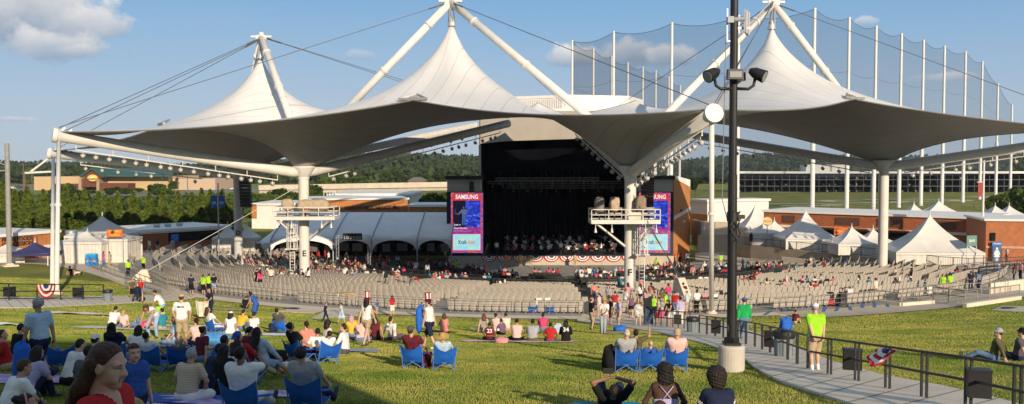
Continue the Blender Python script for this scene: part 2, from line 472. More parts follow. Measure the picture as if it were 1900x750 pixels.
for k in range(3):
 for j in range(NF + (1 if k == 2 else 0)):
  f = j / NF
  if f <= .5: s = f * 2; A, B = vals[k], ridg[k]
  else: s = 2 - f * 2; A, B = vals[k + 1], ridg[k]
  th = A[1] * (1 - s) + B[1] * s
  so_ = 1 - (1 - s) ** 1.35      # outer edge scallop
  wgt = np.clip((uu - UC) / (1 - UC), 0, 1)
  si = s * (1 - wgt) + so_ * wgt
  R = A[0] * (1 - si) + B[0] * si
  cols.append(np.stack([CEN[0] + R * np.sin(th), CEN[1] - R * np.cos(th)], -1))
XY = np.array(cols)                     # (ns, nu+1, 2)
ns, nu1 = XY.shape[:2]
fixed = np.zeros((ns, nu1), bool); Z = np.full((ns, nu1), 15.0)
def fix(mask, z): fixed[mask] = True; Z[mask] = z
for v in VAL:
 d = np.hypot(*(XY - v['col']).transpose(2, 0, 1)); fix(d < 1.0, v['zc'] + .55)
for p in PEAK:
 d = np.hypot(*(XY - p[:2]).transpose(2, 0, 1)); i = np.unravel_index(d.argmin(), d.shape); fixed[i] = True; Z[i] = p[2]; XY[i] = p[:2]
for k, v in enumerate(VAL):
 i = min(k * NF, ns - 1); fixed[i, -1] = True; Z[i, -1] = v['cor'][2] + .3; fixed[i, 0] = True; Z[i, 0] = ZIN + .3
for k in range(3):
 i = k * NF + NF // 2; fixed[i, -1] = True; Z[i, -1] = NODE[k][2]; fixed[i, 0] = True; Z[i, 0] = INM[k][2]
for k, v in enumerate(VAL):  # inner valley cables ride just above the inner beams
 i = min(k * NF, ns - 1); n_ = int(NU * UC) - 1; t_ = np.linspace(0, 1, n_)
 Z[i, :n_] = ZIN + .3 + (v['zc'] + .6 - ZIN - .3) * t_ + 1.3 * 4 * t_ * (1 - t_); fixed[i, :n_] = True
for k in range(3):          # rim cables hang slightly below the straight line
 for a_, b_ in ((k * NF, k * NF + NF // 2), (k * NF + NF // 2, min((k + 1) * NF, ns - 1))):
  seg = XY[a_:b_ + 1, -1]; t_ = np.r_[0, np.cumsum(np.hypot(*np.diff(seg, axis=0).T))]; t_ /= t_[-1]
  za_, zb_ = Z[a_, -1], Z[b_, -1]; Z[a_:b_ + 1, -1] = za_ + (zb_ - za_) * t_ - (.55, .8, .45)[k] * 4 * t_ * (1 - t_); fixed[a_:b_ + 1, -1] = True
src = [(np.array(p[:2]), a) for p, a in zip(PEAK, (9.0, 6.0, 5.0))] + [(v['col'], 2.6) for v in VAL]
def cond(x, y):
 k = np.ones_like(x)
 for c, a in src:
  r = np.hypot(x - c[0], y - c[1]); k = k + a / (r + .35)
 return k
def L(a): return np.hypot(a[..., 0], a[..., 1])
du = L(np.diff(XY, axis=1)); ds = L(np.diff(XY, axis=0))          # lengths of edges along u, along s
wid_u = np.zeros((ns, nu1)); wid_u[1:] += ds / 2; wid_u[:-1] += ds / 2
wid_s = np.zeros((ns, nu1)); wid_s[:, 1:] += du / 2; wid_s[:, :-1] += du / 2
mu = (XY[:, 1:] + XY[:, :-1]) / 2; ms_ = (XY[1:] + XY[:-1]) / 2
Wu = (wid_u[:, 1:] + wid_u[:, :-1]) / 2 / np.maximum(du, .02) * cond(mu[..., 0], mu[..., 1])
Ws = (wid_s[1:] + wid_s[:-1]) / 2 / np.maximum(ds, .02) * cond(ms_[..., 0], ms_[..., 1])
Ws[:, -1] += 14 / np.maximum(ds[:, -1], .02); Ws[:, 0] += 10 / np.maximum(ds[:, 0], .02)
for i in (0, ns - 1): Wu[i] += 5 / np.maximum(du[i], .02)
for k in (1, 2): Wu[k * NF, :int(NU * UC)] += 3.2 / np.maximum(du[k * NF, :int(NU * UC)], .02)
for k in (1, 2): Wu[k * NF, int(NU * UC):] += 2.2 / np.maximum(du[k * NF, int(NU * UC):], .02)
for k in range(3): Wu[k * NF + NF // 2] += 3.0 / np.maximum(du[k * NF + NF // 2], .02)
free = ~fixed
def lap(z):
 o = np.zeros_like(z)
 d = (z[:, 1:] - z[:, :-1]) * Wu; o[:, 1:] += d; o[:, :-1] -= d
 d = (z[1:] - z[:-1]) * Ws; o[1:] += d; o[:-1] -= d
 return o
diag = np.zeros_like(Z); diag[:, 1:] += Wu; diag[:, :-1] += Wu; diag[1:] += Ws; diag[:-1] += Ws
r = -lap(np.where(fixed, Z, Z)); r[fixed] = 0
x = Z.copy(); zz = r / diag; p_ = zz.copy(); rz = (r * zz).sum()
for it in range(1500):
 Ap = lap(p_); Ap[fixed] = 0
 al = rz / (p_ * Ap).sum(); x += al * p_; r -= al * Ap
 zz = r / diag; rn = (r * zz).sum()
 if rn < 1e-9: break
 p_ = zz + (rn / rz) * p_; rz = rn
Z = x
def fabric_mat():
 m = bpy.data.materials.new('membrane_fabric'); m.use_nodes = True; t = m.node_tree; b = t.nodes['Principled BSDF']
 b.inputs['Roughness'].default_value = .55; b.inputs['Specular IOR Level'].default_value = .25
 uv = t.nodes.new('ShaderNodeUVMap'); sp = t.nodes.new('ShaderNodeSeparateXYZ'); t.links.new(uv.outputs[0], sp.inputs[0])
 def mth(op, a, b2=None):
  n = t.nodes.new('ShaderNodeMath'); n.operation = op
  for i, q in enumerate((a, b2)):
   if q is None: continue
   if isinstance(q, (int, float)): n.inputs[i].default_value = q
   else: t.links.new(q, n.inputs[i])
  return n.outputs[0]
 f = mth('FRACT', mth('MULTIPLY', sp.outputs[0], 24.0)); d = mth('ABSOLUTE', mth('SUBTRACT', f, .5))
 seam = mth('GREATER_THAN', d, .47)
 nz = t.nodes.new('ShaderNodeTexNoise'); nz.inputs['Scale'].default_value = .35; nz.inputs['Detail'].default_value = 5
 g_ = t.nodes.new('ShaderNodeNewGeometry'); t.links.new(g_.outputs['Position'], nz.inputs['Vector'])
 rp = t.nodes.new('ShaderNodeValToRGB'); e = rp.color_ramp.elements; e[0].position = .3; e[1].position = .75
 e[0].color = (.60, .59, .575, 1); e[1].color = (.68, .67, .655, 1); t.links.new(nz.outputs['Fac'], rp.inputs[0])
 mx = t.nodes.new('ShaderNodeMix'); mx.data_type = 'RGBA'; t.links.new(mth('MULTIPLY', seam, .5), mx.inputs[0])
 t.links.new(rp.outputs[0], mx.inputs[6]); mx.inputs[7].default_value = (.36, .35, .33, 1)
 lin = t.nodes.new('ShaderNodeMix'); lin.data_type = 'RGBA'; lin.blend_type = 'MULTIPLY'; t.links.new(mth('SUBTRACT', 1.0, g_.outputs['Backfacing']), lin.inputs[0])   # inner face darkened in the colour, standing in for shade under the canopy
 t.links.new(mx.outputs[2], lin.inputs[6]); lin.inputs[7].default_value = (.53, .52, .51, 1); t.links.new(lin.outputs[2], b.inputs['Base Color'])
 return m
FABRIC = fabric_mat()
canopy = thing('tensile_canopy', 'huge white tensile canopy with three peaked cones over the amphitheatre seating', 'canopy', (0, 84, 0))
for k in range(3):
 a, b = k * NF, min((k + 1) * NF, ns - 1)
 pts = np.concatenate([XY[a:b + 1], Z[a:b + 1, :, None]], -1)
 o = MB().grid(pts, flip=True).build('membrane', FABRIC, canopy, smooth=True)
 uvl = o.data.uv_layers.new(name='UVMap'); n1, n2 = pts.shape[:2]
 U, V = np.meshgrid(np.linspace(0, 1, n1), np.linspace(0, 1, n2), indexing='ij'); U, V = U.ravel(), V.ravel()
 li = np.zeros(len(o.data.loops), dtype=np.int32); o.data.loops.foreach_get('vertex_index', li)
 uvl.data.foreach_set('uv', np.stack([U[li], V[li]], 1).ravel().astype(np.float32))
CABLE = mat('steel_cable', (.10, .105, .11), .5, .1, 2)
EDGE = mat('membrane_rim', (.20, .20, .20), .6, .1, 2)
for k in range(3):
 for half in (0, 1):
  a = k * NF + half * NF // 2; b = a + NF // 2
  for col_ in (nu1 - 1, 0):
   pts = np.concatenate([XY[a:b + 1, col_], Z[a:b + 1, col_, None]], -1)
   MB().tube(pts, .06, 5).build('edge_cable', EDGE, canopy)
for i in (0, ns - 1):
 pts = np.concatenate([XY[i], Z[i][:, None]], -1); MB().tube(pts[::2], .06, 5).build('edge_cable', EDGE, canopy)
def disc(mb, c, d, r, h, n=20):
 c = np.array(c, float); d = np.array(d, float); d /= np.linalg.norm(d); mb.tube([c - d * h / 2, c + d * h / 2], r, n)
tops = []
for k, v in enumerate(VAL):
 x0, y0 = v['col']; zc = v['zc']; zb = gz(x0, y0)
 m = MB().lathe((x0, y0, 0), [(.58, zb), (.58, zb + .3), (.5, zb + .31), (.5, zc - .6), (.56, zc - .59), (.56, zc - .35), (.5, zc - .34), (.5, zc)], 24)
 cobj = m.build('column', WHITE_STEEL if k != 0 else mat('grey_white_steel', (.5, .5, .49), .5), canopy, smooth=False)
 MB().lathe((x0, y0, zc), [(.52, -.5), (.6, -.3), (1.08, .42), (1.12, .62), (1.02, .64)], 28).build('funnel_collar', mat('collar_steel', (.62, .61, .58), .5), canopy, smooth=True)
 top = np.array([x0, y0, zc - .1]); cor = v['cor']
 d = (cor - top) / np.linalg.norm(cor - top)
 m = MB().tube([top + d * .3, top + d * 1.2, cor], [.36, .5, .5], 20)
 beam = m.build('outrigger_beam', WHITE_STEEL, canopy, smooth=True)
 mb2 = MB(); disc(mb2, cor + d * .1, d, .62, .35, 28); mb2.build('beam_end_disc', WHITE, beam)
 e = np.array([*v['inn'], ZIN - .4]); d2 = (e - top) / np.linalg.norm(e - top)
 MB().tube([top + d2 * .3, top + d2 * 1.2, e], [.36, .48, .48], 20).build('inner_beam', mat('beam_grey', (.55, .54, .52), .5), canopy, smooth=True)
 mb3 = MB()
 for q in range(4): mb3.bar(cor - d * (.4 + .5 * q) + np.array([0, 0, .45]), cor - d * (.7 + .5 * q) + np.array([0, 0, .8 - .1 * q]), .16)
 mb3.build('corner_clamp', GALV, canopy)
 MB().tube([top, top + [0, 0, 2.1]], .42, 16).build('mast_stub', WHITE_STEEL, canopy)
 tops.append(top)
 if k in (1, 2, 0):
  if k == 1: feet = [G(105, 546)]
  elif k == 0: feet = [G(97, 533)]
  else: feet = [G(1320, 582)]
  for ft in feet:
   hd = cor + np.array([0, 0, -.4]) - d * .2
   pole = MB().tube([ft, hd], .17, 12).build('prop_pole', WHITE_STEEL, canopy, smooth=True)
   MB().lathe(ft, [(.42, 0), (.42, .12), (.3, .14), (.24, .3)], 14).build('pole_foot', CONCRETE_LIGHT, pole)
   MB().lathe((ft[0] * .45 + hd[0] * .55, ft[1] * .45 + hd[1] * .55, ft[2] * .45 + hd[2] * .55), [(.24, -.12), (.24, .12)], 12).build('pole_collar', WHITE_STEEL, pole)
 if k == 0:
  MB().bar(cor + np.array([-.2, 0, -.5]), cor + np.array([-2.4, 0, -2.1]), .2).bar(cor + np.array([-3.0, 0, -2.2]), cor + np.array([0, 0, -2.05]), .2).build('corner_bracket', WHITE_STEEL, canopy)
for k, ch in ((0, 'D'), (1, 'E'), (2, 'F')):
 x0, y0 = VAL[k]['col']
 dr = np.array([-x0, -y0]); dr /= np.linalg.norm(dr); rg = np.array([-dr[1], dr[0], 0])
 z_ = {0: P(442, 432, y0)[2], 1: P(560, 470, y0)[2], 2: P(1170, 505, y0)[2]}[k]
 lettering(ch, .8, (x0 + dr[0] * .52, y0 + dr[1] * .52, z_), rg, (0, 0, 1), BLACK, canopy, .02, True)
for k in range(3):
 mt = MASTTOP[k]
 for q, kk in ((0, k), (1, k + 1)):
  a = tops[kk] + np.array([0, 0, 1.9]); d = (mt - a); ln = np.linalg.norm(d); d /= ln
  s = MB().tube([a, mt], .36, 18).build('mast_strut', WHITE_STEEL, canopy, smooth=True)
  for t in (.56, .86):
   mb = MB(); disc(mb, a + d * ln * t, d, .45, .22); mb.build('strut_flange', WHITE_STEEL, s)
 mb = MB().box(mt, (1.1, .5, .45)).lathe(mt + np.array([0, 0, .2]), [(.3, 0), (.22, .35), (.08, .4)], 10)
 mb.bar(mt + np.array([-1.1, 0, .1]), mt + np.array([1.1, 0, .1]), .3, .2)
 mb.build('mast_head', WHITE_STEEL, canopy)
 pk = PEAK[k]
 mb = MB()
 for q in range(6):
  a = q * PI / 3; mb.tube([mt + np.array([.15 * math.cos(a), .15 * math.sin(a), -.2]), pk + np.array([.33 * math.cos(a), .33 * math.sin(a), -.15])], .05, 5)
 mb.lathe(pk, [(.42, -.55), (.36, -.2), (.30, 0), (.2, .3)], 14)
 mb.build('peak_hanger', mat('hanger_steel', (.5, .5, .5), .4, metal=.5), canopy)
for k in (0, 1, 2):
 n = NODE[k]; pr = np.array([n[0] - CEN[0], n[1] - CEN[1], 0]); pr /= np.linalg.norm(pr); sd = np.array([-pr[1], pr[0], 0])
 mb = MB()
 for q in (-1, 1): mb.bar(n + pr * -.8 + np.array([0, 0, .55]), n + sd * 1.25 * q + np.array([0, 0, .1]), .16)
 mb.bar(n - sd * 1.3 + np.array([0, 0, .1]), n + sd * 1.3 + np.array([0, 0, .1]), .22)
 for q in (-.6, -.2, .2, .6): mb.bar(n + sd * q + np.array([0, 0, .1]), n - pr * .7 + sd * q * .4 + np.array([0, 0, .5]), .08)
 mb.build('ridge_clamp', mat('clamp_steel', (.33, .33, .33), .5, metal=.3), canopy)
def cable(a, b, r=.035, sag=.0):
 a = np.array(a, float); b = np.array(b, float)
 pts = [a + (b - a) * t - np.array([0, 0, sag * 4 * t * (1 - t)]) for t in np.linspace(0, 1, 9)]
 MB().tube(pts, r, 5).build('stay_cable', CABLE, canopy)
 d = (b - a) / np.linalg.norm(b - a); mb = MB().tube([a + d * .3, a + d * 2.2], r * 2.2, 6); mb.build('cable_socket', CABLE, canopy)
cA, cB, cC, cD = [v['cor'] + np.array([0, 0, .5]) for v in VAL]
cable(MASTTOP[0], cB); cable(MASTTOP[0] + np.array([0, .3, 0]), cA + np.array([.6, 0, 0])); cable(MASTTOP[0] + np.array([.2, 0, 0]), cB + np.array([.8, 0, -.1]))
cable(MASTTOP[1], cB + np.array([.3, 0, .2])); cable(MASTTOP[1], cC); cable(MASTTOP[2], cC); cable(MASTTOP[2] + np.array([0, 0, .2]), cC + np.array([.3, .4, .1])); cable(MASTTOP[2], cD)
SH = np.array([6, 121, 19.0])
cable(MASTTOP[0] + np.array([.3, 0, 0]), SH + np.array([-9, -3, 0])); cable(MASTTOP[0] + np.array([.3, .2, 0]), SH + np.array([-9, 5, 0]))
cable(MASTTOP[1] + np.array([.3, 0, -.2]), SH + np.array([2, 0, 0])); cable(MASTTOP[2] + np.array([-.3, 0, -.2]), SH + np.array([9, 0, .5]))
# ------------------------------------------------------------------ stage house
BEIGE = mat('beige_panel', (.44, .40, .34), .7, .06, .8)
BRICK_ORANGE = mat('orange_brick', (.42, .17, .055), .85, .14, 2.2, .3, 14)
BRICK_RED = mat('red_brick', (.33, .105, .045), .85, .16, 2.2, .3, 14)
ROOF_WHITE = mat('white_roof', (.72, .71, .68), .6, .05, .6)
STAGE_BLACK = mat('stage_drape', (.004, .0045, .007), .95, .3, .6, .4, 6, spec=.0)
DARK_METAL = mat('dark_metal', (.03, .03, .033), .5, .2, 3)
def X115(px, Y=115.0): return float(P(px, 312, Y)[0])
def Z115(py, Y=115.0): return float(P(950, py, Y)[2])
SF = Z115(474)                    # stage floor
SX0, SX1 = X115(896), X115(1182)
stage = thing('stage_house', 'tall beige stage house with black open stage and orange side wall', 'stage', (6, 122, 0))
yF = 115.0
ZT = 18.3
m = MB()
oz = Z115(262)
xs = np.linspace(SX0 - .35, SX1 + .35, 25)
zl = [float(np.interp(x, [SX0 - .35, X115(935), X115(1092), SX1 + .35], [Z115(267), Z115(262), Z115(257), Z115(256)])) for x in xs]
pts = [[(x, yF, z), (x, yF, ZT)] for x, z in zip(xs, zl)]
m.grid(pts); m.grid([[(x, yF, z), (x, yF + .9, z)] for x, z in zip(xs, zl)], flip=True)
m.grid([[(x, yF + .9, z), (x, yF + .9, ZT)] for x, z in zip(xs, zl)], flip=True)
m.build('fascia', mat('fascia_shaded', (.33, .30, .26), .7, .06, .8), stage)  # stage-house beige made darker here, canopy shade put into the colour
MB().box(((SX0 + SX1) / 2, 126.5, ZT + .15), (SX1 - SX0 + 1.4, 22.4, .3)).build('tower_roof', ROOF_WHITE, stage)
for x in (SX0 - .42, SX1 + .42):
 MB().box((x, 126.3, (ZT + SF) / 2), (.3, 22.0, ZT - SF)).build('tower_side', BEIGE, stage)
MB().box(((SX0 + SX1) / 2, 137.3, (ZT + SF) / 2), (SX1 - SX0 + 1.2, .3, ZT - SF)).build('rear_wall', BEIGE, stage)
m = MB(); xs = np.linspace(SX0, SX1, 90)
m.grid([[(x, 133 + .12 * math.sin(x * 9), SF), (x, 133 + .12 * math.sin(x * 9), ZT - .4)] for x in xs])
m.build('back_drape', STAGE_BLACK, stage)
for x, s in ((SX0 + .05, 1), (SX1 - .05, -1)):
 MB().box((x, 124.4, (ZT + SF) / 2 - .2), (.12, 17.0, ZT - SF - .5)).build('side_drape', STAGE_BLACK, stage)
MB().grid([[(SX0, 115.95, 16.5), (SX0, 133, 16.5)], [(SX1, 115.95, 16.5), (SX1, 133, 16.5)]]).build('ceiling_drape', STAGE_BLACK, stage)
MB().box(((SX0 + SX1) / 2, 118.2, Z115(280)), (SX1 - SX0 - .3, .1, Z115(255) - Z115(330))).build('header_drape', STAGE_BLACK, stage)
zb = gz(6, 113.5) - .3
MB().box(((SX0 + SX1) / 2, 124.1, SF - .15), (SX1 - SX0 - .5, 18.2, .3)).build('stage_deck', mat('deck_black', (.02, .02, .022), .6), stage)
MB().box(((X115(832) + X115(1250)) / 2, 114.7, (SF - .02 + zb) / 2), (X115(1250) - X115(832), .5, SF - .02 - zb)).build('stage_front', mat('stage_front_wall', (.46, .41, .33), .8, .08, .8), stage)
LBEIGE = mat('corrugated_panel', (.62, .60, .55), .6, .04, 1)
def wing(x0, x1, name):
 zt, z1, z2 = Z115(326), Z115(333), Z115(356)
 w_ = stage
 MB().box(((x0 + x1) / 2, 114.75, (zt + z1) / 2), (x1 - x0 + .3, 1.1, zt - z1)).build('wing_cap', BLACK, w_)
 m = MB(); n = 34
 for i in range(n):
  x = x0 + .1 + (x1 - x0 - .2) * (i + .5) / n
  m.box((x, 114.62, (z1 + z2) / 2), ((x1 - x0 - .2) / n * .55, .12, z1 - z2))
 m.box(((x0 + x1) / 2, 114.78, (z1 + z2) / 2), (x1 - x0 - .1, .2, z1 - z2))
 m.build('corrugated_panel', LBEIGE, w_)
 MB().box(((x0 + x1) / 2, 114.8, (z2 + SF) / 2), (x1 - x0, .6, z2 - SF)).build('screen_surround', BLACK, w_)
 MB().box(((x0 + x1) / 2, 120.5, (zt + SF) / 2 - .2), (x1 - x0 - .1, 10.6, zt - SF - .4)).build('wing_body', BEIGE, w_)
LX0, LX1, RX0, RX1 = X115(829), X115(896) - .1, X115(1182) + .1, X115(1249)
wing(LX0, LX1, 'w'); wing(RX0, RX1, 'e')
a0 = np.array([RX1 + .02, 114.5]); a1 = np.array([X115(1281, 120.5), 120.5])
zt0, zt1 = Z115(330), P(950, 347, 120.5)[2]
bz = gz(22, 118) - .2
q = lambda p, z: (p[0], p[1], z)
nrm = np.array([a1[1] - a0[1], -(a1[0] - a0[0]), 0]); nrm /= np.linalg.norm(nrm)
MB().slab([q(a0, bz), q(a1, bz), q(a1, zt1), q(a0, zt0)], -nrm * .6).build('side_wall', BRICK_ORANGE, stage)
MB().slab([q(a0, zt0), q(a1, zt1), q(a1, zt1 + 1.0), q(a0, zt0 + .35)], -nrm * .7).build('side_parapet', ROOF_WHITE, stage)
zm = Z115(402)
MB().slab([q(a0 + nrm[:2] * .05, zm - .45), q(a1 + nrm[:2] * .05, zm + .55), q(a1 + nrm[:2] * .05, zm + 1.05), q(a0 + nrm[:2] * .05, zm + .05)], -nrm * .1).build('stone_band', CONCRETE_LIGHT, stage)
mm = (a0 * .55 + a1 * .45) + nrm[:2] * .1
MB().box((mm[0], mm[1], Z115(392)), (.8, .2, .22), math.atan2(a1[1] - a0[1], a1[0] - a0[0])).build('wall_vent', BLACK, stage)
MB().box((mm[0] + .3, mm[1] + .3, Z115(413)), (.3, .3, .2), .6).build('wall_lamp', WHITE, stage)
MB().slab([q(a1, bz), q(a1 + np.array([.1, 13]), bz), q(a1 + np.array([.1, 13]), zt1), q(a1, zt1)], (-.5, 0, 0)).build('flank_wall', BRICK_ORANGE, stage)
pz0, pz1 = ZT + .3, P(950, 180, 122)[2]
pl = [(X115(955, 122), 122), (X115(1052, 119), 119), (X115(1166, 121), 121), (X115(1192, 128), 128), (X115(1180, 134), 134), (X115(955, 134), 134)]
MB().prism(pl, pz0, pz1).build('plant_enclosure', ROOF_WHITE, stage)
m = MB()
for i in range(22):
 t = (i + .5) / 24; p = np.array(pl[0]) * (1 - t) + np.array(pl[1]) * t
 m.box((p[0], p[1] - .08, (pz0 + pz1) / 2 - .15), (.10, .12, pz1 - pz0 - .7))
m.build('louvre_slat', mat('louvre', (.5, .49, .47), .6), stage)
MB().prism([(p[0] * 1.0, p[1] - .12) for p in pl], pz1 - .35, pz1 + .05).build('enclosure_cap', WHITE, stage)
# ---- screens
def emat(name, col, s=1.0): return mat(name, (0.01, 0.01, 0.01), .4, 0, emit=(*col, s))
E_RED, E_PALE, E_DARK = emat('screen_red', (.62, .04, .03)), emat('screen_pale', (.36, .66, .80)), emat('screen_dark', (.006, .006, .02))
E_WHITE, E_INK, E_ORANGE, E_SKYB = emat('screen_white', (.75, .85, .95)), emat('screen_ink', (.01, .05, .16)), emat('screen_orange', (.55, .22, .05)), emat('screen_sky', (.20, .42, .72))
def screen_image(name, c1, c2, c3, scale, dist=2.0, band=False):
 m = bpy.data.materials.new(name); m.use_nodes = True; t = m.node_tree; b = t.nodes['Principled BSDF']
 b.inputs['Base Color'].default_value = (.01, .01, .01, 1); b.inputs['Emission Strength'].default_value = 1
 tc = t.nodes.new('ShaderNodeTexCoord'); n = t.nodes.new('ShaderNodeTexNoise'); n.inputs['Scale'].default_value = scale; n.inputs['Distortion'].default_value = dist; n.inputs['Detail'].default_value = 4
 mp = t.nodes.new('ShaderNodeMapping'); mp.inputs['Scale'].default_value = (1, 1, 3); mp.inputs['Rotation'].default_value = (0, .5, 0)
 t.links.new(tc.outputs['Object'], mp.inputs[0]); t.links.new(mp.outputs[0], n.inputs[0])
 r = t.nodes.new('ShaderNodeValToRGB'); e = r.color_ramp.elements; e[0].position = .38; e[0].color = (*c1, 1); e[1].position = .75; e[1].color = (*c3, 1); k = e.new(.55); k.color = (*c2, 1)
 t.links.new(n.outputs[0], r.inputs[0]); t.links.new(r.outputs[0], b.inputs['Emission Color'])
 return m
E_BLUE = screen_image('screen_stage_light', (.012, .015, .16), (.02, .05, .60), (.20, .38, .95), .9)
E_PINK = screen_image('screen_crowd', (.12, .02, .20), (.42, .03, .22), (.45, .10, .42), 1.2)
E_PASTEL = screen_image('screen_pastel', (.30, .60, .80), (.40, .70, .62), (.58, .74, .40), .5)
E_EDGE = screen_image('screen_edge', (.05, .08, .5), (.5, .05, .08), (.35, .65, .85), 1.0)
def led_screen(x0, x1, label):
 s = thing('led_screen', label, 'screen', ((x0 + x1) / 2, 114.3, SF))
 Y = 114.42
 def rect(nm, u0, u1, py0, py1, m, lay):
  xa = x0 + (x1 - x0) * u0; xb = x0 + (x1 - x0) * u1; za, zb_ = Z115(py1), Z115(py0)
  MB().box(((xa + xb) / 2, Y - .012 * lay, (za + zb_) / 2), (xb - xa, .02, zb_ - za)).build(nm, m, s)
 MB().box(((x0 + x1) / 2, Y + .05, (Z115(357) + Z115(469)) / 2), (x1 - x0 + .1, .16, Z115(357) - Z115(469))).build('cabinet', DARK_METAL, s)
 rect('edge_image', 0, 1, 357.5, 468.5, E_EDGE, 4)
 rect('frame_image', .04, .94, 358.5, 466, E_RED, 5)
 rect('header_panel', .05, .93, 359, 371.5, E_RED, 6)
 rect('photo_panel', .065, .92, 372, 432, E_BLUE, 6)
 rect('night_panel', .065, .46, 372, 424, E_DARK, 7)
 rect('crowd_panel', .065, .92, 421, 433, E_PINK, 8)
 rect('sponsor_panel', .065, .92, 434, 463.5, E_PASTEL, 6)
 rg, up = (1, 0, 0), (0, 0, 1)
 c = lambda u, py, lay=10: (x0 + (x1 - x0) * u, Y - .012 * lay, Z115(py))
 wd = x1 - x0
 lettering('SAMSUNG', .8, c(.50, 365.5), rg, up, E_WHITE, s, .004, True, width=wd * .70)
 lettering('Kraft', .72, c(.36, 449), rg, up, E_INK, s, .004, True, width=wd * .25)
 lettering('Heinz', .72, c(.62, 449), rg, up, E_ORANGE, s, .004, True, .35, width=wd * .25)
 lettering('JUNE 19', .26, c(.20, 417), rg, up, E_WHITE, s, .004, True, width=wd * .2)
 lettering('Dave Murbin', .34, c(.30, 423), rg, up, E_WHITE, s, .004, False, width=wd * .4)
 lettering('with the symphony orchestra', .2, c(.36, 428), rg, up, E_SKYB, s, .004, False, width=wd * .55)
 f = MB(); yy = Y - .012 * 10
 cx, cz = x0 + wd * .40, Z115(399)
 poly = lambda L: f.slab([(cx + a, yy, cz + b) for a, b in L], (0, .006, 0))
 poly([(.10 * math.cos(t), 1.02 + .15 * math.sin(t)) for t in np.linspace(0, 2 * PI, 10)[:-1]])
 poly([(-.28, .8), (.28, .82), (.24, 0), (-.2, 0)]); poly([(-.28, .8), (-.22, .55), (-.75, .2), (-1.05, .3), (-1.1, .22), (-.72, .08), (-.2, .35)])
 poly([(.28, .82), (.5, .45), (.3, .1), (.22, .3)]); f.build('performer_image', emat('screen_shirt', (.10, .12, .22)), s)
 g_ = MB(); g_.slab([(cx - .2, yy, cz), (cx + .0, yy, cz), (cx - .04, yy, cz - 1.3), (cx - .24, yy, cz - 1.3)], (0, .006, 0)); g_.slab([(cx + .03, yy, cz), (cx + .22, yy, cz), (cx + .24, yy, cz - 1.3), (cx + .06, yy, cz - 1.3)], (0, .006, 0))
 g_.slab([(cx - 1.2, yy, cz + .1), (cx - 1.15, yy, cz + .1), (cx - 1.1, yy, cz + .9), (cx - 1.14, yy, cz + .9)], (0, .006, 0))
 g_.build('trouser_image', emat('screen_jeans', (.05, .12, .34)), s)
 return s
led_screen(X115(837), X115(898) - .12, 'tall lit video screen beside the lounge tent, in full view')
led_screen(X115(1183) + .1, X115(1243), 'tall lit video screen partly hidden by the column with lighting platform')
# ---- trusses, hung speakers
def truss(p0, p1, lbl, nl, s=.35):
 p0, p1 = np.array(p0, float), np.array(p1, float)
 t_ = thing('lighting_truss', lbl, 'truss', (p0 + p1) / 2)
 m = MB(); off = [(0, -s / 2, -s / 2), (0, s / 2, -s / 2), (0, -s / 2, s / 2), (0, s / 2, s / 2)]
 for o in off: m.bar(p0 + o, p1 + o, .06)
 n = int(np.linalg.norm(p1 - p0) / .6)
 for i in range(n):
  a = p0 + (p1 - p0) * i / n; b = p0 + (p1 - p0) * (i + 1) / n
  m.bar(a + off[0], b + off[2], .035); m.bar(a + off[2], b + off[3], .03)
 m.build('truss_frame', mat('truss_alu', (.22, .22, .23), .4, metal=.7), t_)
 for i in range(nl):
  c = p0 + (p1 - p0) * (i + .5) / nl
  MB().lathe(c + np.array([0, 0, -.75]), [(.1, 0), (.14, .05), (.12, .3), (.05, .36)], 10).bar(c + np.array([0, 0, -.45]), c + np.array([0, 0, -.15]), .05).build('stage_lamp', mat('lamp_housing', (.10, .10, .11), .5), t_)
truss((X115(918, 119), 119, Z115(333, 119)), (X115(1112, 119), 119, Z115(332, 119)), 'long silver truss hung across the dark stage opening', 10)
truss((X115(905, 123), 123, Z115(339, 123)), (X115(1165, 123), 123, Z115(339, 123)), 'long truss with hanging lamps behind the first, over the stage', 14)
truss((X115(940, 128), 128, Z115(347, 128)), (X115(1150, 128), 128, Z115(347, 128)), 'short rear truss deep in the dark stage', 8)
SPK = mat('speaker_black', (.022, .021, .022), .6, .2, 5)
def line_array(top, n, lbl, yaw=0, w=1.1, h=.36, m=SPK):
 t_ = thing('line_array_speaker', lbl, 'speaker', (top[0], top[1], top[2] - n * h), 0)
 z = top[2]; y = top[1]
 mb = MB().bar((top[0], y, z), (top[0], y, z + 1.2), .04); mb.box((top[0], y, z + .02), (w, .7, .08)); mb.build('rigging_frame', DARK_METAL, t_)
 for i in range(n):
  tilt = .02 * i
  MB().box((top[0], y + tilt * i * .35, z - h * (i + .5)), (w, .65, h - .03), yaw, taper=.97).build('speaker_box', m, t_)
line_array((P(455, 335, 100)[0], 100, P(455, 337, 100)[2]), 8, 'dark hanging speaker array beside the grey-white column marked D', w=1.25, h=.37)
BRSPK = mat('speaker_brown', (.07, .05, .045), .7)
line_array((X115(1196, 112), 112, Z115(336, 112)), 8, 'brown hanging speaker array next to the white column, narrow twin', w=.75, h=.37, m=BRSPK)
line_array((X115(1208, 112.2), 112.2, Z115(333, 112)), 9, 'brown hanging speaker array in front of the partly hidden screen', w=.75, h=.37, m=BRSPK)
line_array((X115(875, 113.6), 113.6, Z115(338, 113.6)), 5, 'small black speaker array on the corrugated panel above the fully visible screen', w=.6, h=.28)
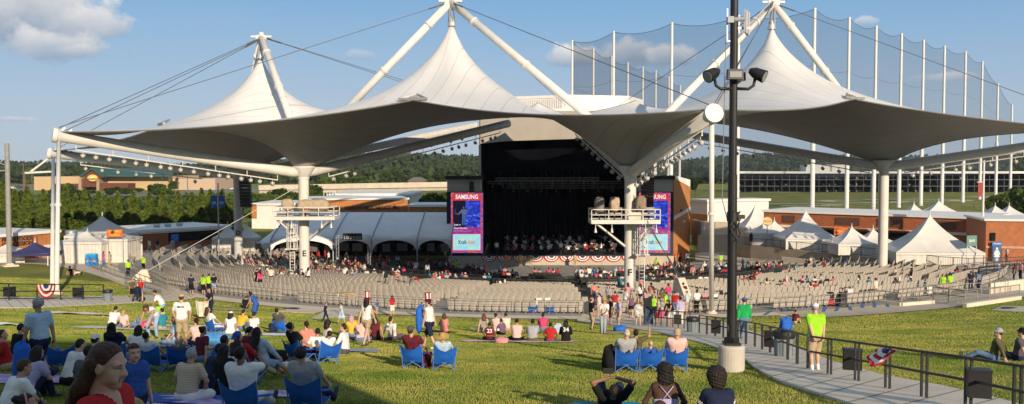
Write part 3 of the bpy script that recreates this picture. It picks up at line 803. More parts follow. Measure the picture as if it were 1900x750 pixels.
# ---- bunting fans along the stage lip
B_RED, B_WHITE, B_BLUE = mat('bunting_red', (.45, .03, .035), .8), mat('bunting_white', (.78, .76, .72), .8), mat('bunting_blue', (.03, .05, .16), .8)
def fan_mesh(r, flat=.62):
 m = MB(); n = 22
 rings_ = [0, .30, .50, .66, .84, 1.0]; mi = [2, 1, 0, 1, 0]
 for i in range(5):
  pts = []
  for k in range(n + 1):
   a = PI + PI * k / n
   row = []
   for q in (rings_[i], rings_[i + 1]):
    rr = q * r; pl_ = .05 * r * (1 if k % 2 else -1) * q
    row.append((rr * math.cos(a), -.03 + pl_ * .6, rr * math.sin(a) * flat * 1.25))
   pts.append(row)
  m.grid(pts, mi[i])
 m.box((0, 0, .03), (2 * r, .05, .08), mi=2)
 return m
px0, px1, nb_ = 893, 1182, 10
fw = (X115(px1) - X115(px0)) / nb_
fan0 = None
for i in range(nb_):
 loc = (X115(px0) + fw * (i + .5), 114.38, SF - .04)
 lbl = 'tricolour bunting fan on the stage lip, ' + ('right beside the uncovered screen'.replace('right ', '') if i == 0 else 'beside the partly hidden screen' if i == 9 else f'{ORDW[i]} from the uncovered screen')
 if fan0 is None:
  fan0 = local('bunting_fan', fan_mesh(fw * .49), [B_RED, B_WHITE, B_BLUE], None); fan0.location = loc; tag(fan0, lbl, 'bunting', 'bunting fans along the stage lip')
 else: dup(fan0, loc, label=lbl)
# ------------------------------------------------------------------ floodlights under the beams
LAMPW = mat('floodlight_white', (.50, .49, .46), .4, .05)
LENS = mat('floodlight_glass', (.30, .31, .32), .15, 0, spec=.6)
def lamp_proto():
 m = MB()
 m.bar((0, 0, 0), (0, 0, -.28), .06); m.bar((-.22, 0, -.28), (.22, 0, -.28), .05); m.bar((-.22, 0, -.28), (-.22, 0, -.5), .05); m.bar((.22, 0, -.28), (.22, 0, -.5), .05)
 m.tube([(0, .22, -.42), (0, .05, -.48), (0, -.22, -.58)], [.14, .21, .24], 12)
 m.tube([(0, -.222, -.5805), (0, -.25, -.592)], [.20, .20], 12, mi=1)
 return m
flood0 = None
def lamp_run(a, b, t0, t1, n, drop, where, faces=None, canopy_rail=True, side=0.0):
 global flood0
 a, b = np.array(a, float), np.array(b, float)
 d = b - a; hd = np.array([d[1], -d[0], 0]); hd /= np.linalg.norm(hd)
 o = np.array([0, 0, -drop]) + hd * side
 m = MB().tube([a + d * t0 + o, a + d * t1 + o], .06, 6)
 for t in np.linspace(t0, t1, 7): m.bar(a + d * t + o, a + d * t + np.array([0, 0, -.3]), .06)
 m.build('light_rail', WHITE_STEEL, canopy)
 for i in range(n):
  t = t0 + (t1 - t0) * (i + .5 + rnd.uniform(-.2, .2)) / n
  loc = a + d * t + o - np.array([0, 0, .05])
  rz = rnd.uniform(-.5, .5) + (faces or 0)
  lbl = f'small white floodlight hung under {where}'
  if flood0 is None:
   flood0 = local('floodlight', lamp_proto(), [LAMPW, LENS], None, True); flood0.location = loc; flood0.rotation_euler = (0, 0, rz); flood0.scale = (.75, .75, .75); tag(flood0, lbl, 'floodlight', f'floodlights under {where}')
  else: dup(flood0, loc, rz, lbl, f'floodlights under {where}')
e_ = lambda k: np.array([*VAL[k]['inn'], ZIN - .4])
lamp_run(tops[1], VAL[1]['cor'], .12, .93, 17, 1.0, 'the white outrigger from column E', PI + .4)
lamp_run(tops[0], VAL[0]['cor'], .2, .85, 8, .9, 'the white outrigger from column D', PI + .4)
lamp_run(tops[2], VAL[2]['cor'], .08, .9, 16, .9, 'the outrigger with the round disc', 1.4)
lamp_run(tops[3], VAL[3]['cor'], .1, .9, 9, .9, 'the outrigger over the white tents', 1.0)
lamp_run(tops[1], e_(1), .1, .95, 20, .9, 'the grey beam from column E', .4)
lamp_run(tops[0], e_(0), .3, .98, 10, .9, 'the grey beam from column D', .4)
lamp_run(tops[2], e_(2), .1, .9, 8, .9, 'the short beam from column F', .4)
lamp_run(tops[3], e_(3), .05, .9, 13, .9, 'the grey beam ending behind column F', .4)
# ------------------------------------------------------------------ lighting platforms on two columns
TAN = mat('tan_cover', (.42, .33, .24), .9, .14, 2.5, .5, 6); GREYCOV = mat('grey_cover', (.20, .185, .17), .9, .2, 2.5, .5, 6)
def blob(c, size, seed, boxy=.6, nu=20, nv=14, amp=.10):
 rs = np.random.RandomState(seed); ph = rs.uniform(0, 6, 8)
 pts = []
 for i in range(nv + 1):
  v = -PI / 2 + PI * i / nv; row = []
  for j in range(nu + 1):
   u = 2 * PI * (j % nu) / nu
   d = np.array([math.cos(v) * math.cos(u), math.cos(v) * math.sin(u), math.sin(v)])
   q = np.sign(d) * np.abs(d) ** boxy
   k = 1 + amp * (math.sin(3 * u + ph[0] + 2 * v) * .5 + math.sin(5 * u + ph[1] - 3 * v) * .35 + math.sin(7 * v + ph[2]) * .3)
   row.append(np.array(c) + q * np.array(size) / 2 * k)
  pts.append(row)
 return MB().grid(pts, flip=False)
def platform(k, px0, px1, pyd, lbl, ladder_px, ladder_to):
 x0, y0 = VAL[k]['col']; zd = P(950, pyd, y0)[2]
 xa, xb = P(px0, pyd, y0 - 1)[0], P(px1, pyd, y0 - 1)[0]
 t_ = thing('lighting_platform', lbl, 'platform', (x0, y0, zd - 1))
 m = MB(); m.box(((xa + xb) / 2, y0 - 1.0, zd), (xb - xa, 2.6, .12))
 m.box(((xa + xb) / 2, y0 - 2.33, zd - .04), (xb - xa + .04, .1, .34)); m.box(((xa + xb) / 2, y0 + .33, zd - .04), (xb - xa + .04, .1, .34))
 for x in (xa, xb): m.box((x, y0 - 1, zd - .04), (.1, 2.56, .34))
 m.build('deck', WHITE_STEEL, t_)
 m = MB(); zr = zd + 1.0
 cs = [(xa, y0 - 2.33), (xb, y0 - 2.33), (xb, y0 + .33), (xa, y0 + .33), (xa, y0 - 2.33)]
 for i in range(4):
  a, b = np.array(cs[i]), np.array(cs[i + 1]); n = max(1, int(np.linalg.norm(b - a) / 1.4))
  for hh in (zr, zd + .55): m.bar((*a, hh), (*b, hh), .07)
  for j in range(n): p = a + (b - a) * j / n; m.bar((*p, zd), (*p, zr), .07)
 m.build('guard_rail', WHITE_STEEL, t_)
 for x, s in ((xa + .3, 1), (xb - .3, -1)):
  for yy in (y0 - 2.2, y0 + .2):
   MB().bar((x, yy, zd - .1), (x0 - s * .45, y0 - .1 * np.sign(y0 - yy), zd - 2.3), .16).build('brace', WHITE_STEEL, t_)
 for x in (xa + .35, xa + (xb - xa) * .3, xb - 1.2, xb - .3): MB().bar((x, y0 - 2.2, zd - .1), (x, y0 - 2.2, zd - .55), .05).lathe((x, y0 - 2.2, zd - .95), [(.13, 0), (.11, .12), (.05, .4)], 8).build('drop_lamp', WHITE_STEEL, t_)
 lx = P(ladder_px, 420, y0 - 1.2)[0]; ly = y0 - 1.0; zl = P(950, ladder_to, y0)[2]
 m = MB()
 for dx in (-.22, .22): m.bar((lx + dx, ly, zd), (lx + dx, ly, gz(lx, ly)), .06)
 z = gz(lx, ly) + .3
 while z < zd: m.bar((lx - .22, ly, z), (lx + .22, ly, z), .035); z += .3
 for i in range(7):
  a = PI * (i / 6) + PI; m.bar((lx + .5 * math.cos(a), ly + .6 * math.sin(a), zl), (lx + .5 * math.cos(a), ly + .6 * math.sin(a), zd), .05)
 for z in np.linspace(zl, zd, 5):
  m.tube([(lx + .5 * math.cos(a), ly + .6 * math.sin(a), z) for a in np.linspace(PI, 2 * PI, 9)], .05, 5)
 m.box((lx, ly - .1, zl), (1.2, .9, .1))
 m.build('caged_ladder', WHITE_STEEL, t_)
 return xa, xb, y0, zd, t_
xa, xb, y0, zd, t_ = platform(1, 513, 625, 402, 'white steel lighting platform with rails around column E, above the lounge side', 541, 460)
def cover(px, py, w, h, Y, seed, m, lbl, dpt=.9):
 c = P(px, py, Y)
 t = thing('covered_spotlight', lbl, 'spotlight', (c[0], c[1], c[2] - h / 2))
 blob(c, (w, dpt, h), seed).build('cloth_cover', m, t, smooth=True)
 MB().bar((c[0], c[1], c[2] - h * .3), (c[0], c[1], c[2] - h / 2 - .75), .12).bar((c[0] - .35, c[1], c[2] - h / 2 - .75), (c[0] + .35, c[1], c[2] - h / 2 - .75), .08).build('stand', BLACK, t)
yb = VAL[1]['col'][1]; yc = VAL[2]['col'][1]
cover(534, 380, 1.1, 1.1, yb - 1.0, 1, TAN, 'squarish tan covered spotlight on platform E beside the ladder')
cover(567, 382, 1.5, 1.15, yb - 1.4, 2, TAN, 'wide tan draped spotlight directly before column E')
cover(592, 381, 2.0, 1.15, yb - 1.2, 3, TAN, 'widest tan draped spotlight at the outer end of the column E platform', 1.1)
MB_ = MB().box(P(524, 396, yb - 1.5), (1.0, .3, .5)); tag(MB_.build('control_box', GREY_STEEL), 'grey control box on the ladder end of the column E platform', 'box')
platform(2, 1095, 1220, 408, 'white steel lighting platform with rails around column F, in front of the stage', 1192, 470)
cover(1112, 381, .85, 1.35, yc - 1.3, 4, GREYCOV, 'dark grey covered spotlight, outermost on the column F platform')
cover(1140, 379, .85, 1.25, yc - 1.2, 5, TAN, 'upright tan covered spotlight between the dark one and column F')
cover(1189, 378, .95, 1.3, yc - .9, 6, mat('brown_cover', (.26, .20, .15), .9, .15, 2.5, .4, 6), 'brownish covered spotlight on the screen side of column F')
tag(MB().box(P(1180, 401, yc - 2.1), (1.25, .1, .62)).build('blank_panel', mat('cream_panel', (.62, .58, .50), .7)), 'cream panel fixed to the rail of the column F platform', 'panel')
# ------------------------------------------------------------------ frame tents
TENT = mat('tent_vinyl', (.60, .585, .555), .5, .06, 1.1, .35, 2.2)
TENT_WALL = mat('tent_sidewall', (.60, .575, .53), .55, .08, 1.4, .5, 3.5)
def tent(px, Y, w, d, ze, zp, label, rz=0, zb=None, walls='FBLR', group='white peaked tents', roof=None, name='frame_tent'):
 x = P(px, 312, Y)[0]; zb = (max(gz(x, Y), .08) if px > 1390 else gz(x, Y)) if zb is None else zb
 t_ = thing(name, label, 'tent', (x, Y, zb), rz, group)
 ze -= zb; zp -= zb
 n = 14; m = MB()
 for s, (ax, ay) in enumerate((((-1, -1), (1, -1)), ((1, -1), (1, 1)), ((1, 1), (-1, 1)), ((-1, 1), (-1, -1)))):
  a = np.array(ax) * (w / 2, d / 2); b = np.array(ay) * (w / 2, d / 2)
  pts = []
  for i in range(n + 1):
   q = i / n; row = []
   for j in range(9):
    e = a + (b - a) * j / 8
    r = 1 - q
    zz = ze + (zp - ze) * (.62 * q + .38 * q ** 3.2) - .16 * math.sin(PI * j / 8) * math.sin(PI * q) * (zp - ze) * .35
    row.append((e[0] * r, e[1] * r, zz))
   pts.append(row)
  m.grid(pts)
  m.grid([[tuple(np.array([*(a + (b - a) * j / 8), ze - .02])), tuple(np.array([*(a + (b - a) * j / 8), ze - .28 - .05 * math.sin(PI * j)]))] for j in range(9)], flip=True)
 local('roof', m, roof or TENT, t_, False)
 m = MB().lathe((0, 0, zp - .05), [(.12, 0), (.05, .15), (.03, .5)], 8); local('finial', m, WHITE, t_)
 for sx in (-1, 1):
  for sy in (-1, 1):
   local('leg', MB().box((sx * (w / 2 - .06), sy * (d / 2 - .06), ze / 2), (.09, .09, ze)), WHITE_STEEL, t_)
 for s in walls:
  m = MB(); k = 40; pts = []
  L_ = w if s in 'FB' else d
  for i in range(k + 1):
   u = -L_ / 2 + .1 + (L_ - .2) * i / k
   o = .05 * math.sin(i * 1.9) + .035 * math.sin(i * .83 + 1)
   col_ = []
   for z in (0.02, ze * .5, ze - .1):
    oo = o * (1 - z / ze * .8)
    p = {'F': (u, -d / 2 + .12 + oo, z), 'B': (u, d / 2 - .12 + oo, z), 'L': (-w / 2 + .12 + oo, u, z), 'R': (w / 2 - .12 + oo, u, z)}[s]
    col_.append(p)
   pts.append(col_)
  local('sidewall', m.grid(pts), TENT_WALL, t_, True)
 return t_
mpx = 1 / 1600
tent(188, 101, 6.0, 6, P(0, 434, 101)[2], P(0, 400, 101)[2], 'tall-peaked white tent behind the orange banner, by the evergreens', walls='BLR')
tent(160, 97.5, 5.0, 4, P(0, 446, 97.5)[2], P(0, 428, 97.5)[2], 'low-peaked white tent with creased side walls behind the blue kiosk')
tent(221, 99, 3.4, 4, P(0, 441, 99)[2], P(0, 434, 99)[2], 'nearly flat-topped white tent under the orange banner')
tent(421, 108, 3.0, 3, P(0, 440, 108)[2], P(0, 417, 108)[2], 'small steep white tent beside column D, lounge side hidden')
tent(457, 110, 2.7, 3, P(0, 440, 110)[2], P(0, 417, 110)[2], 'small white tent between column D and the big lounge tent')
tent(10, 96, 5.5, 3, P(0, 468, 96)[2], P(0, 453, 96)[2], 'low white tent in front of the orange food building, cut by the grey pole', walls='F')
NAVY = mat('navy_canopy', (.035, .035, .12), .7, .15, 2)
tent(62, 94, 4.4, 3, P(0, 468, 94)[2], P(0, 449, 94)[2], 'dark navy pop-up canopy with white emblems before the food building', walls='', group=None, roof=NAVY, name='popup_canopy')
tent(1403, 124, 4.3, 4, P(0, 421, 124)[2], P(0, 378, 124)[2], 'steep white tent standing closest to the black lamp post, before the brick building')
tent(1438, 123, 4.4, 3, P(0, 431, 123)[2], P(0, 409, 123)[2], 'small white tent squeezed between two larger ones by the round sign')
tent(1418, 119.5, 4.6, 3, P(0, 431, 119.5)[2], P(0, 414, 119.5)[2], 'low white tent with creased wall just in front of the small one')
tent(1496, 115, 7.1, 6, P(0, 441, 115)[2], P(0, 391, 115)[2], 'broad white tent with tall spire beside the small orange sign')
tent(1582, 107, 5.7, 4.4, P(0, 450, 107)[2], P(0, 421, 107)[2], 'small square white tent between the broad tent and the white column', rz=.12)
tent(1622, 110, 4.0, 3.2, P(0, 446, 110)[2], P(0, 424, 110)[2], 'slim white tent right behind the white column')
tent(1727, 97, 9.5, 6, P(0, 464, 97)[2], P(0, 399, 97)[2], 'largest white tent, closest to the ramp, with the teal sign on its corner', rz=-.06)
for px, py, k in ((1697, 378, 'white tent tip peeking over the brick roof, smaller of the close pair'), (1743, 373, 'white tent top over the brick roof, larger of the close pair'), (1848, 381, 'white tent top over the brick roof near the red banner pole'), (1874, 381, 'white tent top over the brick roof, farthest from the white column')):
 tent(px, 132, 5 if px != 1743 else 8.5, 5, P(0, 402, 132)[2], P(0, py, 132)[2], k, walls='FR')
# ------------------------------------------------------------------ lounge tent
lt = thing('lounge_tent', 'long pale clear-span tent with arched openings beside the stage', 'tent', (-24, 114, 0))
xl = [X115(505, 110), X115(620, 110), X115(691, 110), X115(775, 110), X115(838, 110)]
Yf, Yr = 109.0, 119.0
zrib, zmid, zr = P(0, 466, 109)[2], P(0, 446, 109)[2], P(0, 396, 119)[2]
LT = mat('lounge_fabric', (.78, .78, .78), .5, .05, .6)
for i in range(4):
 m = MB(); pts = []
 for q in range(13):
  t = q / 12; x = xl[i] + (xl[i + 1] - xl[i]) * t
  ze = zrib + (zmid - zrib) * (1 - (2 * t - 1) ** 2) ** .5
  zc = P(0, 447, 109)[2]
  row = [(x, Yf, ze)]
  for s in np.linspace(0, 1, 9):
   row.append((x, Yf + .02 + (Yr - Yf) * s, zc + .15 + (zr - zc) * (s ** .85) - .22 * math.sin(PI * t) * math.sin(PI * s)))
  for s in np.linspace(.1, 1, 6): row.append((x, Yr + 9 * s, zr - (zr - zc) * s ** 1.2))
  pts.append(row)
 m.grid(pts); m.build('roof_bay', LT, lt, smooth=True)
for i, x in enumerate(xl):
 zc = P(0, 447, 109)[2]
 MB().tube([(x, Yf - .03, gz(x, Yf)), (x, Yf - .03, zc + .1)] + [(x, Yf + (Yr - Yf) * s, zc + .2 + (zr - zc) * s ** .85) for s in np.linspace(.08, 1, 8)], .09, 6).build('rib', mat('tent_rib', (.33, .36, .42), .5), lt)
m = MB(); hx = X115(470, 110)
pts = []
for q in range(9):
 t = q / 8
 row = [(hx + (xl[0] - hx) * s, Yf + .3 + (Yr - Yf) * t * (.35 + .65 * s), P(0, 452, 109)[2] + (zr - zrib - 1.1) * (t ** .9) * s ** 1.1) for s in np.linspace(0, 1, 9)]
 pts.append(row)
m.grid(pts, flip=True); m.build('hip_end', LT, lt, smooth=True)
m = MB().box((X115(655, 112), 116, 0.6), (xl[-1] - xl[0], .2, 3.4)); m.build('rear_curtain', STAGE_BLACK, lt)
for i_, x in enumerate(np.linspace(xl[0] + 1, xl[-1] - 1, 12)):
 tag(MB().box((x, 112 + rnd.uniform(-1, 1), .4), (rnd.uniform(.6, 1.4), .6, 1.0)).build('bar_counter', mat('counter', (.12, .11, .11), .7)), 'dark bar counter in the shade of the lounge tent', 'counter', 'bar counters in the lounge tent')
ls = thing('lounge_sign', 'black LOUNGE sign on a silver goal-post truss before the tent', 'sign', (X115(655, 104), 104, 0))
zs0, zs1 = P(0, 445, 104)[2], P(0, 433, 104)[2]
sx0, sx1 = X115(635, 104), X115(671, 104)
MB().box(((sx0 + sx1) / 2, 104, (zs0 + zs1) / 2), (sx1 - sx0, .1, zs1 - zs0)).build('sign_board', BLACK, ls)
lettering('L O U N G E', .5, ((sx0 + sx1) / 2, 103.94, zs0 + .26), (1, 0, 0), (0, 0, 1), mat('sign_letter', (.55, .55, .55), .6), ls, .004, True, width=(sx1 - sx0) * .86)
m = MB()
for px in (625, 684):
 x = X115(px, 104); z0 = gz(x, 104); z1 = P(0, 437, 104)[2]
 for dx in (-.15, .15): m.bar((x + dx, 104, z0), (x + dx, 104, z1), .06)
 for k in range(9): m.bar((x - .15, 104, z0 + (z1 - z0) * k / 9), (x + .15, 104, z0 + (z1 - z0) * (k + 1) / 9), .035)
for zz in (0, .28): m.bar((X115(625, 104), 104.1, P(0, 437, 104)[2] - zz), (X115(684, 104), 104.1, P(0, 437, 104)[2] - zz), .05)
m.build('truss_post', mat('truss_silver', (.5, .51, .52), .4, metal=.6), ls)
# ------------------------------------------------------------------ buildings on the flanks
def wall_building(name, label, cat, A, B, ztop, depth, m, base_band=None, roof=ROOF_WHITE, band=.35, over=.25, zb=None):
 """A, B: front corners (x,y), seen A at smaller px; body goes back along the normal"""
 A, B = np.array(A, float), np.array(B, float)
 d = (B - A) / np.linalg.norm(B - A); n = np.array([-d[1], d[0]])
 if n[1] < 0: n = -n
 zb_ = min(gz(*A), gz(*B)) - .1 if zb is None else zb
 t_ = thing(name, label, cat, (*((A + B) / 2), zb_))
 C, D = B + n * depth, A + n * depth
 MB().prism([A, B, C, D], zb_, ztop).build('wall', m, t_)
 o = over
 MB().prism([A - d * o - n * o, B + d * o - n * o, C + d * o + n * o, D - d * o + n * o], ztop + .003, ztop + band).build('roof', roof, t_)
 return t_, d, n
pt = lambda px, Y: np.array([P(px, 312, Y)[0], Y])
A, B = pt(-70, 92), pt(106, 103)
fb, d, n = wall_building('food_building', 'orange food concession building with white roof edge behind the grey pole', 'building', A, B, 3.0, 9, BRICK_ORANGE)
rg3 = np.array([*d, 0])
lettering('FRESH FOODS', .62, np.array([*(A + (B - A) * ((70 + 24) / 176.)), P(0, 445, 97)[2]]) - np.array([*n, 0]) * .06, rg3, (0, 0, 1), mat('dark_letter', (.05, .04, .04), .6), fb, .03, True)
lettering('CONCESSIONS', .62, np.array([*(A + (B - A) * ((70 + 26) / 176.)), P(0, 454, 97)[2]]) - np.array([*n, 0]) * .06, rg3, (0, 0, 1), mat('dark_letter', (.05, .04, .04), .6), fb, .03, True)
lettering('D', .8, np.array([*(A + (B - A) * .972), 2.4]) - np.array([*n, 0]) * .06, rg3, (0, 0, 1), mat('dark_letter', (.05, .04, .04), .6), fb, .03, True)
MB().slab([(*(A + (B - A) * .70 - n * .04), 0), (*(A + (B - A) * .75 - n * .04), 0), (*(A + (B - A) * .75 - n * .04), 3), (*(A + (B - A) * .70 - n * .04), 3)], (*(n * -.1), 0)).build('pilaster', BRICK_RED, fb)
MB().box((*(A + (B - A) * .86 - n * .15), 1.5), (.9, .2, .35), math.atan2(d[1], d[0])).build('wall_lamp', WHITE, fb)
A, B = pt(257, 111), pt(425, 121)
bb, d, n = wall_building('service_building', 'long red-brown concession building with open serving counter, behind column D', 'building', A, B, P(0, 432, 111)[2] , 10, BRICK_RED)
zc = .9
MB().slab([(*(A + (B - A) * .30 - n * .05), zc), (*(A + (B - A) * .97 - n * .05), zc), (*(A + (B - A) * .97 - n * .05), 2.1), (*(A + (B - A) * .30 - n * .05), 2.1)], (*(n * -.04), 0)).build('serving_opening', BLACK_MATTE, bb)
MB().slab([(*(A - n * .06), 2.15), (*(B - n * .06), 2.15), (*(B - n * .06), 2.4), (*(A - n * .06), 2.4)], (*(n * -.1), 0)).build('stone_band', CONCRETE_LIGHT, bb)
BLUE_SIGN = mat('blue_sign', (.04, .16, .50), .5)
MB().slab([(*(A + (B - A) * .32 - n * .2), .9), (*(A + (B - A) * .40 - n * .2), .9), (*(A + (B - A) * .40 - n * .2), 1.9), (*(A + (B - A) * .32 - n * .2), 1.9)], (*(n * -.05), 0)).build('blue_panel', BLUE_SIGN, bb)
for t in (.3, .42, .55): MB().lathe((*(A + (B - A) * t + n * 3), P(0, 432, 111)[2] + .3), [(.4, 0), (.4, .3), (.5, .32), (.4, .5)], 12).build('roof_vent', GALV, bb)
A, B = pt(560, 135), pt(756, 139)
aw, d, n = wall_building('artist_wing', 'orange brick wing with dark raised lettering above the lounge tent', 'building', A, B, P(0, 371, 137)[2], 12, BRICK_ORANGE, band=.25)
lettering('WILLARD & PAT WALKER FAMILY ARTIST WING', .8, np.array([*(A + (B - A) * .655), P(0, 386, 137)[2]]) - np.array([*n, 0]) * .08, np.array([*d, .0]), (0, 0, 1), mat('dark_letter', (.05, .04, .04), .6), aw, .05, True, width=8.7)
t2, _, _ = wall_building('white_hall', 'low white-walled hall behind column E, nearest the grey column', 'building', pt(466, 150), pt(600, 150), P(0, 381, 150)[2], 14, WHITE)
MB().box((*pt(471, 149.9), P(0, 392, 150)[2]), (.8, .3, 2.4)).build('corner_pier', BRICK_ORANGE, t2)
wall_building('flat_roof_hall', 'flat white roof with plant cage above the artist wing', 'building', pt(610, 150), pt(760, 150), P(0, 363, 150)[2], 20, mat('pale_wall', (.6, .58, .54), .7))
tt, d, n = wall_building('orange_block', 'small orange block with dark windows between artist wing and stage', 'building', pt(759, 138), pt(842, 138), P(0, 384, 138)[2], 10, BRICK_ORANGE)
for u0, u1 in ((782, 803), (808, 826)):
 MB().slab([(*(pt(u0, 137.9)), P(0, 408, 138)[2]), (*(pt(u1, 137.9)), P(0, 408, 138)[2]), (*(pt(u1, 137.9)), P(0, 392, 138)[2]), (*(pt(u0, 137.9)), P(0, 392, 138)[2])], (0, .05, 0)).build('window', mat('dark_glass', (.10, .10, .10), .2, spec=.6), tt)
m = MB(); c = P(614, 366, 150)
for i in range(5):
 m.bar((c[0] - 1 + i * .5, 149, c[2] - 1.5), (c[0] - 1 + i * .5, 149, c[2] + 1.1), .09)
for z in (-.9, 0, .9): m.bar((c[0] - 1, 149, c[2] + z), (c[0] + 1, 149, c[2] + z), .09)
tag(m.build('roof_ladder_cage', WHITE_STEEL), 'white caged access ladder on the flat roof', 'ladder')
wb, d, n = wall_building('loading_dock', 'white-topped orange loading dock just past the stage side wall', 'building', pt(1282, 138), pt(1313, 134), P(0, 374, 136)[2], 12, WHITE)
MB().prism([pt(1281, 137.9) + [0, -.06], pt(1313.6, 133.9) + [0, -.06], pt(1313.6, 134.2), pt(1281, 138.2)], 0, P(0, 397, 136)[2]).build('orange_base', BRICK_ORANGE, wb)
m = MB(); a, b = pt(1284, 124), pt(1302, 118)
m.slab([(*a, -.2), (*b, -.2), (*b, P(0, 410, 120)[2]), (*a, P(0, 410, 120)[2])], (.4, .2, 0))
tag(m.build('grey_shed', GREY_STEEL), 'grey corrugated shed against the loading dock', 'shed')
m = MB()
a, b = pt(1296, 112), pt(1372, 112)
m.slab([(*a, -.3), (*b, -.3), (*b, P(0, 436, 112)[2]), (*a, P(0, 436, 112)[2])], (0, .15, 0))
tag(m.build('screen_fence', mat('fence_dark', (.02, .022, .025), .7)), 'tall dark screen fence beside the stage, under the pale wall', 'fence')
tag(MB().slab([(*pt(1300, 121), -.2), (*pt(1372, 118), -.2), (*pt(1372, 118), P(0, 412, 119)[2]), (*pt(1300, 121), P(0, 412, 119)[2])], (0, .3, 0)).build('loading_wall', CONCRETE_LIGHT), 'pale concrete wall behind the dark screen fence', 'wall')
TERR = [pt(*q) for q in ((1352, 123), (1395, 117.5), (1450, 113.2), (1510, 109), (1570, 105.5), (1632, 101.5), (1690, 96.5), (1745, 92.8), (1800, 91.0), (1905, 92.5))]
tag(MB().prism([*TERR, np.array([75., 128.]), np.array([TERR[0][0], 140.])], -2.6, .07).build('tent_terrace_ground', CONCRETE), kind='structure')
TW = mat('terrace_concrete', (.36, .30, .23), .9, .1, .8)
m = MB()
for a, b in zip(TERR, TERR[1:]):
 d_ = (b - a) / np.linalg.norm(b - a); n_ = np.array([d_[1], -d_[0]]) * .06
 m.slab([(*(a + n_), -2.6), (*(b + n_), -2.6), (*(b + n_), .10), (*(a + n_), .10)], (*(-n_ * 4), 0))
tag(m.build('terrace_wall', TW), 'long low tan retaining wall below the white tents', 'wall')
low = [t_ - (t_ - CEN) / np.linalg.norm(t_ - CEN) * 0 + np.array([-.5, -2.2]) for t_ in TERR[2:7]]
m = MB()
for a, b in zip(low, low[1:]): m.slab([(*a, -2.6), (*b, -2.6), (*b, -.75), (*a, -.75)], (.1, .35, 0))
tag(m.build('lower_wall', CONCRETE_LIGHT), 'pale lower step wall in front of the tan retaining wall', 'wall')
A, B = pt(1418, 126), pt(1835, 107)
ztop = 4.3
eb, d, n = wall_building('brick_concessions', 'long low red brick concession building behind the white tents', 'building', A, B, ztop, 12, BRICK_RED, band=.3)
MB().slab([(*(A - n * .05), 2.2), (*(B - n * .05), 2.2), (*(B - n * .05), 2.55), (*(A - n * .05), 2.55)], (*(n * -.12), 0)).build('stone_band', CONCRETE_LIGHT, eb)
for t0, t1 in ((.10, .16), (.36, .47), (.55, .66), (.80, .88)):
 MB().slab([(*(A + (B - A) * t0 - n * .05), 2.9), (*(A + (B - A) * t1 - n * .05), 2.9), (*(A + (B - A) * t1 - n * .05), 3.9), (*(A + (B - A) * t0 - n * .05), 3.9)], (*(n * -.06), 0)).build('clerestory_grille', mat('brown_grille', (.10, .05, .03), .7), eb)
for t0, t1 in ((.3, .52), (.54, .70)):
 MB().slab([(*(A + (B - A) * t0 - n * .05), .2), (*(A + (B - A) * t1 - n * .05), .2), (*(A + (B - A) * t1 - n * .05), 2.1), (*(A + (B - A) * t0 - n * .05), 2.1)], (*(n * -.06), 0)).build('serving_opening', BLACK_MATTE, eb)
 MB().slab([(*(A + (B - A) * t0 - n * .05), 2.15), (*(A + (B - A) * t1 - n * .05), 2.15), (*(A + (B - A) * t1 - n * 1.6), 2.5), (*(A + (B - A) * t0 - n * 1.6), 2.5)], (0, 0, .1)).build('awning', mat('brown_awning', (.30, .12, .06), .7), eb)
A2, B2 = pt(1832, 98), pt(1975, 96)
rb, d2, n2 = wall_building('restroom_block', 'red brick restroom block projecting beside the women restroom sign', 'building', A2, B2, P(0, 410, 98)[2], 9, mat('brick_light', (.38, .14, .06), .85, .14, 2.2, .3, 14), band=.25)
MB().slab([(*(A2 - n2 * .05), 1.6), (*(B2 - n2 * .05), 1.6), (*(B2 - n2 * .05), 1.85), (*(A2 - n2 * .05), 1.85)], (*(n2 * -.06), 0)).build('stone_band', mat('brick_band', (.5, .3, .2), .8), rb)
MB().box((*(A2 + (B2 - A2) * .09 - n2 * .05), 2.9), (.5, .2, .9), 0).build('dark_window', BLACK_MATTE, rb)
s = thing('restroom_sign', 'tall blue and black restroom sign with white woman figure on the brick block', 'sign', (*(A2 + (B2 - A2) * .14 - n2 * .2), 0))
c0 = A2 + (B2 - A2) * .14 - n2 * .2; zs0, zs1 = .05, 2.35
MB().box((*c0, (zs0 + zs1) / 2), (1.15, .08, zs1 - zs0)).build('sign_board', BLACK, s)
MB().box((c0[0], c0[1] - .05, zs1 - .22), (1.1, .04, .4)).build('sign_header', BLUE_SIGN, s)
MB().box((c0[0], c0[1] - .05, zs0 + .95), (.92, .03, 1.75)).build('sign_field', mat('sign_blue_dark', (.03, .10, .26), .5), s)
f = MB(); yq = c0[1] - .085
pl2 = lambda L_: f.slab([(c0[0] + a, yq, zs0 + b) for a, b in L_], (0, .02, 0))
pl2([(.13 * math.cos(t), 1.52 + .14 * math.sin(t)) for t in np.linspace(0, 2 * PI, 13)[:-1]])
pl2([(-.2, 1.32), (-.36, .85), (-.28, .82), (-.14, 1.1), (-.32, .55), (.32, .55), (.14, 1.1), (.28, .82), (.36, .85), (.2, 1.32)])
pl2([(-.14, .55), (-.14, .1), (-.02, .1), (-.02, .55)]); pl2([(.02, .55), (.02, .1), (.14, .1), (.14, .55)])
f.build('woman_pictogram', WHITE, s)
lettering('WOMEN', .2, (c0[0], c0[1] - .08, zs1 - .22), (1, 0, 0), (0, 0, 1), WHITE, s, .006, True)
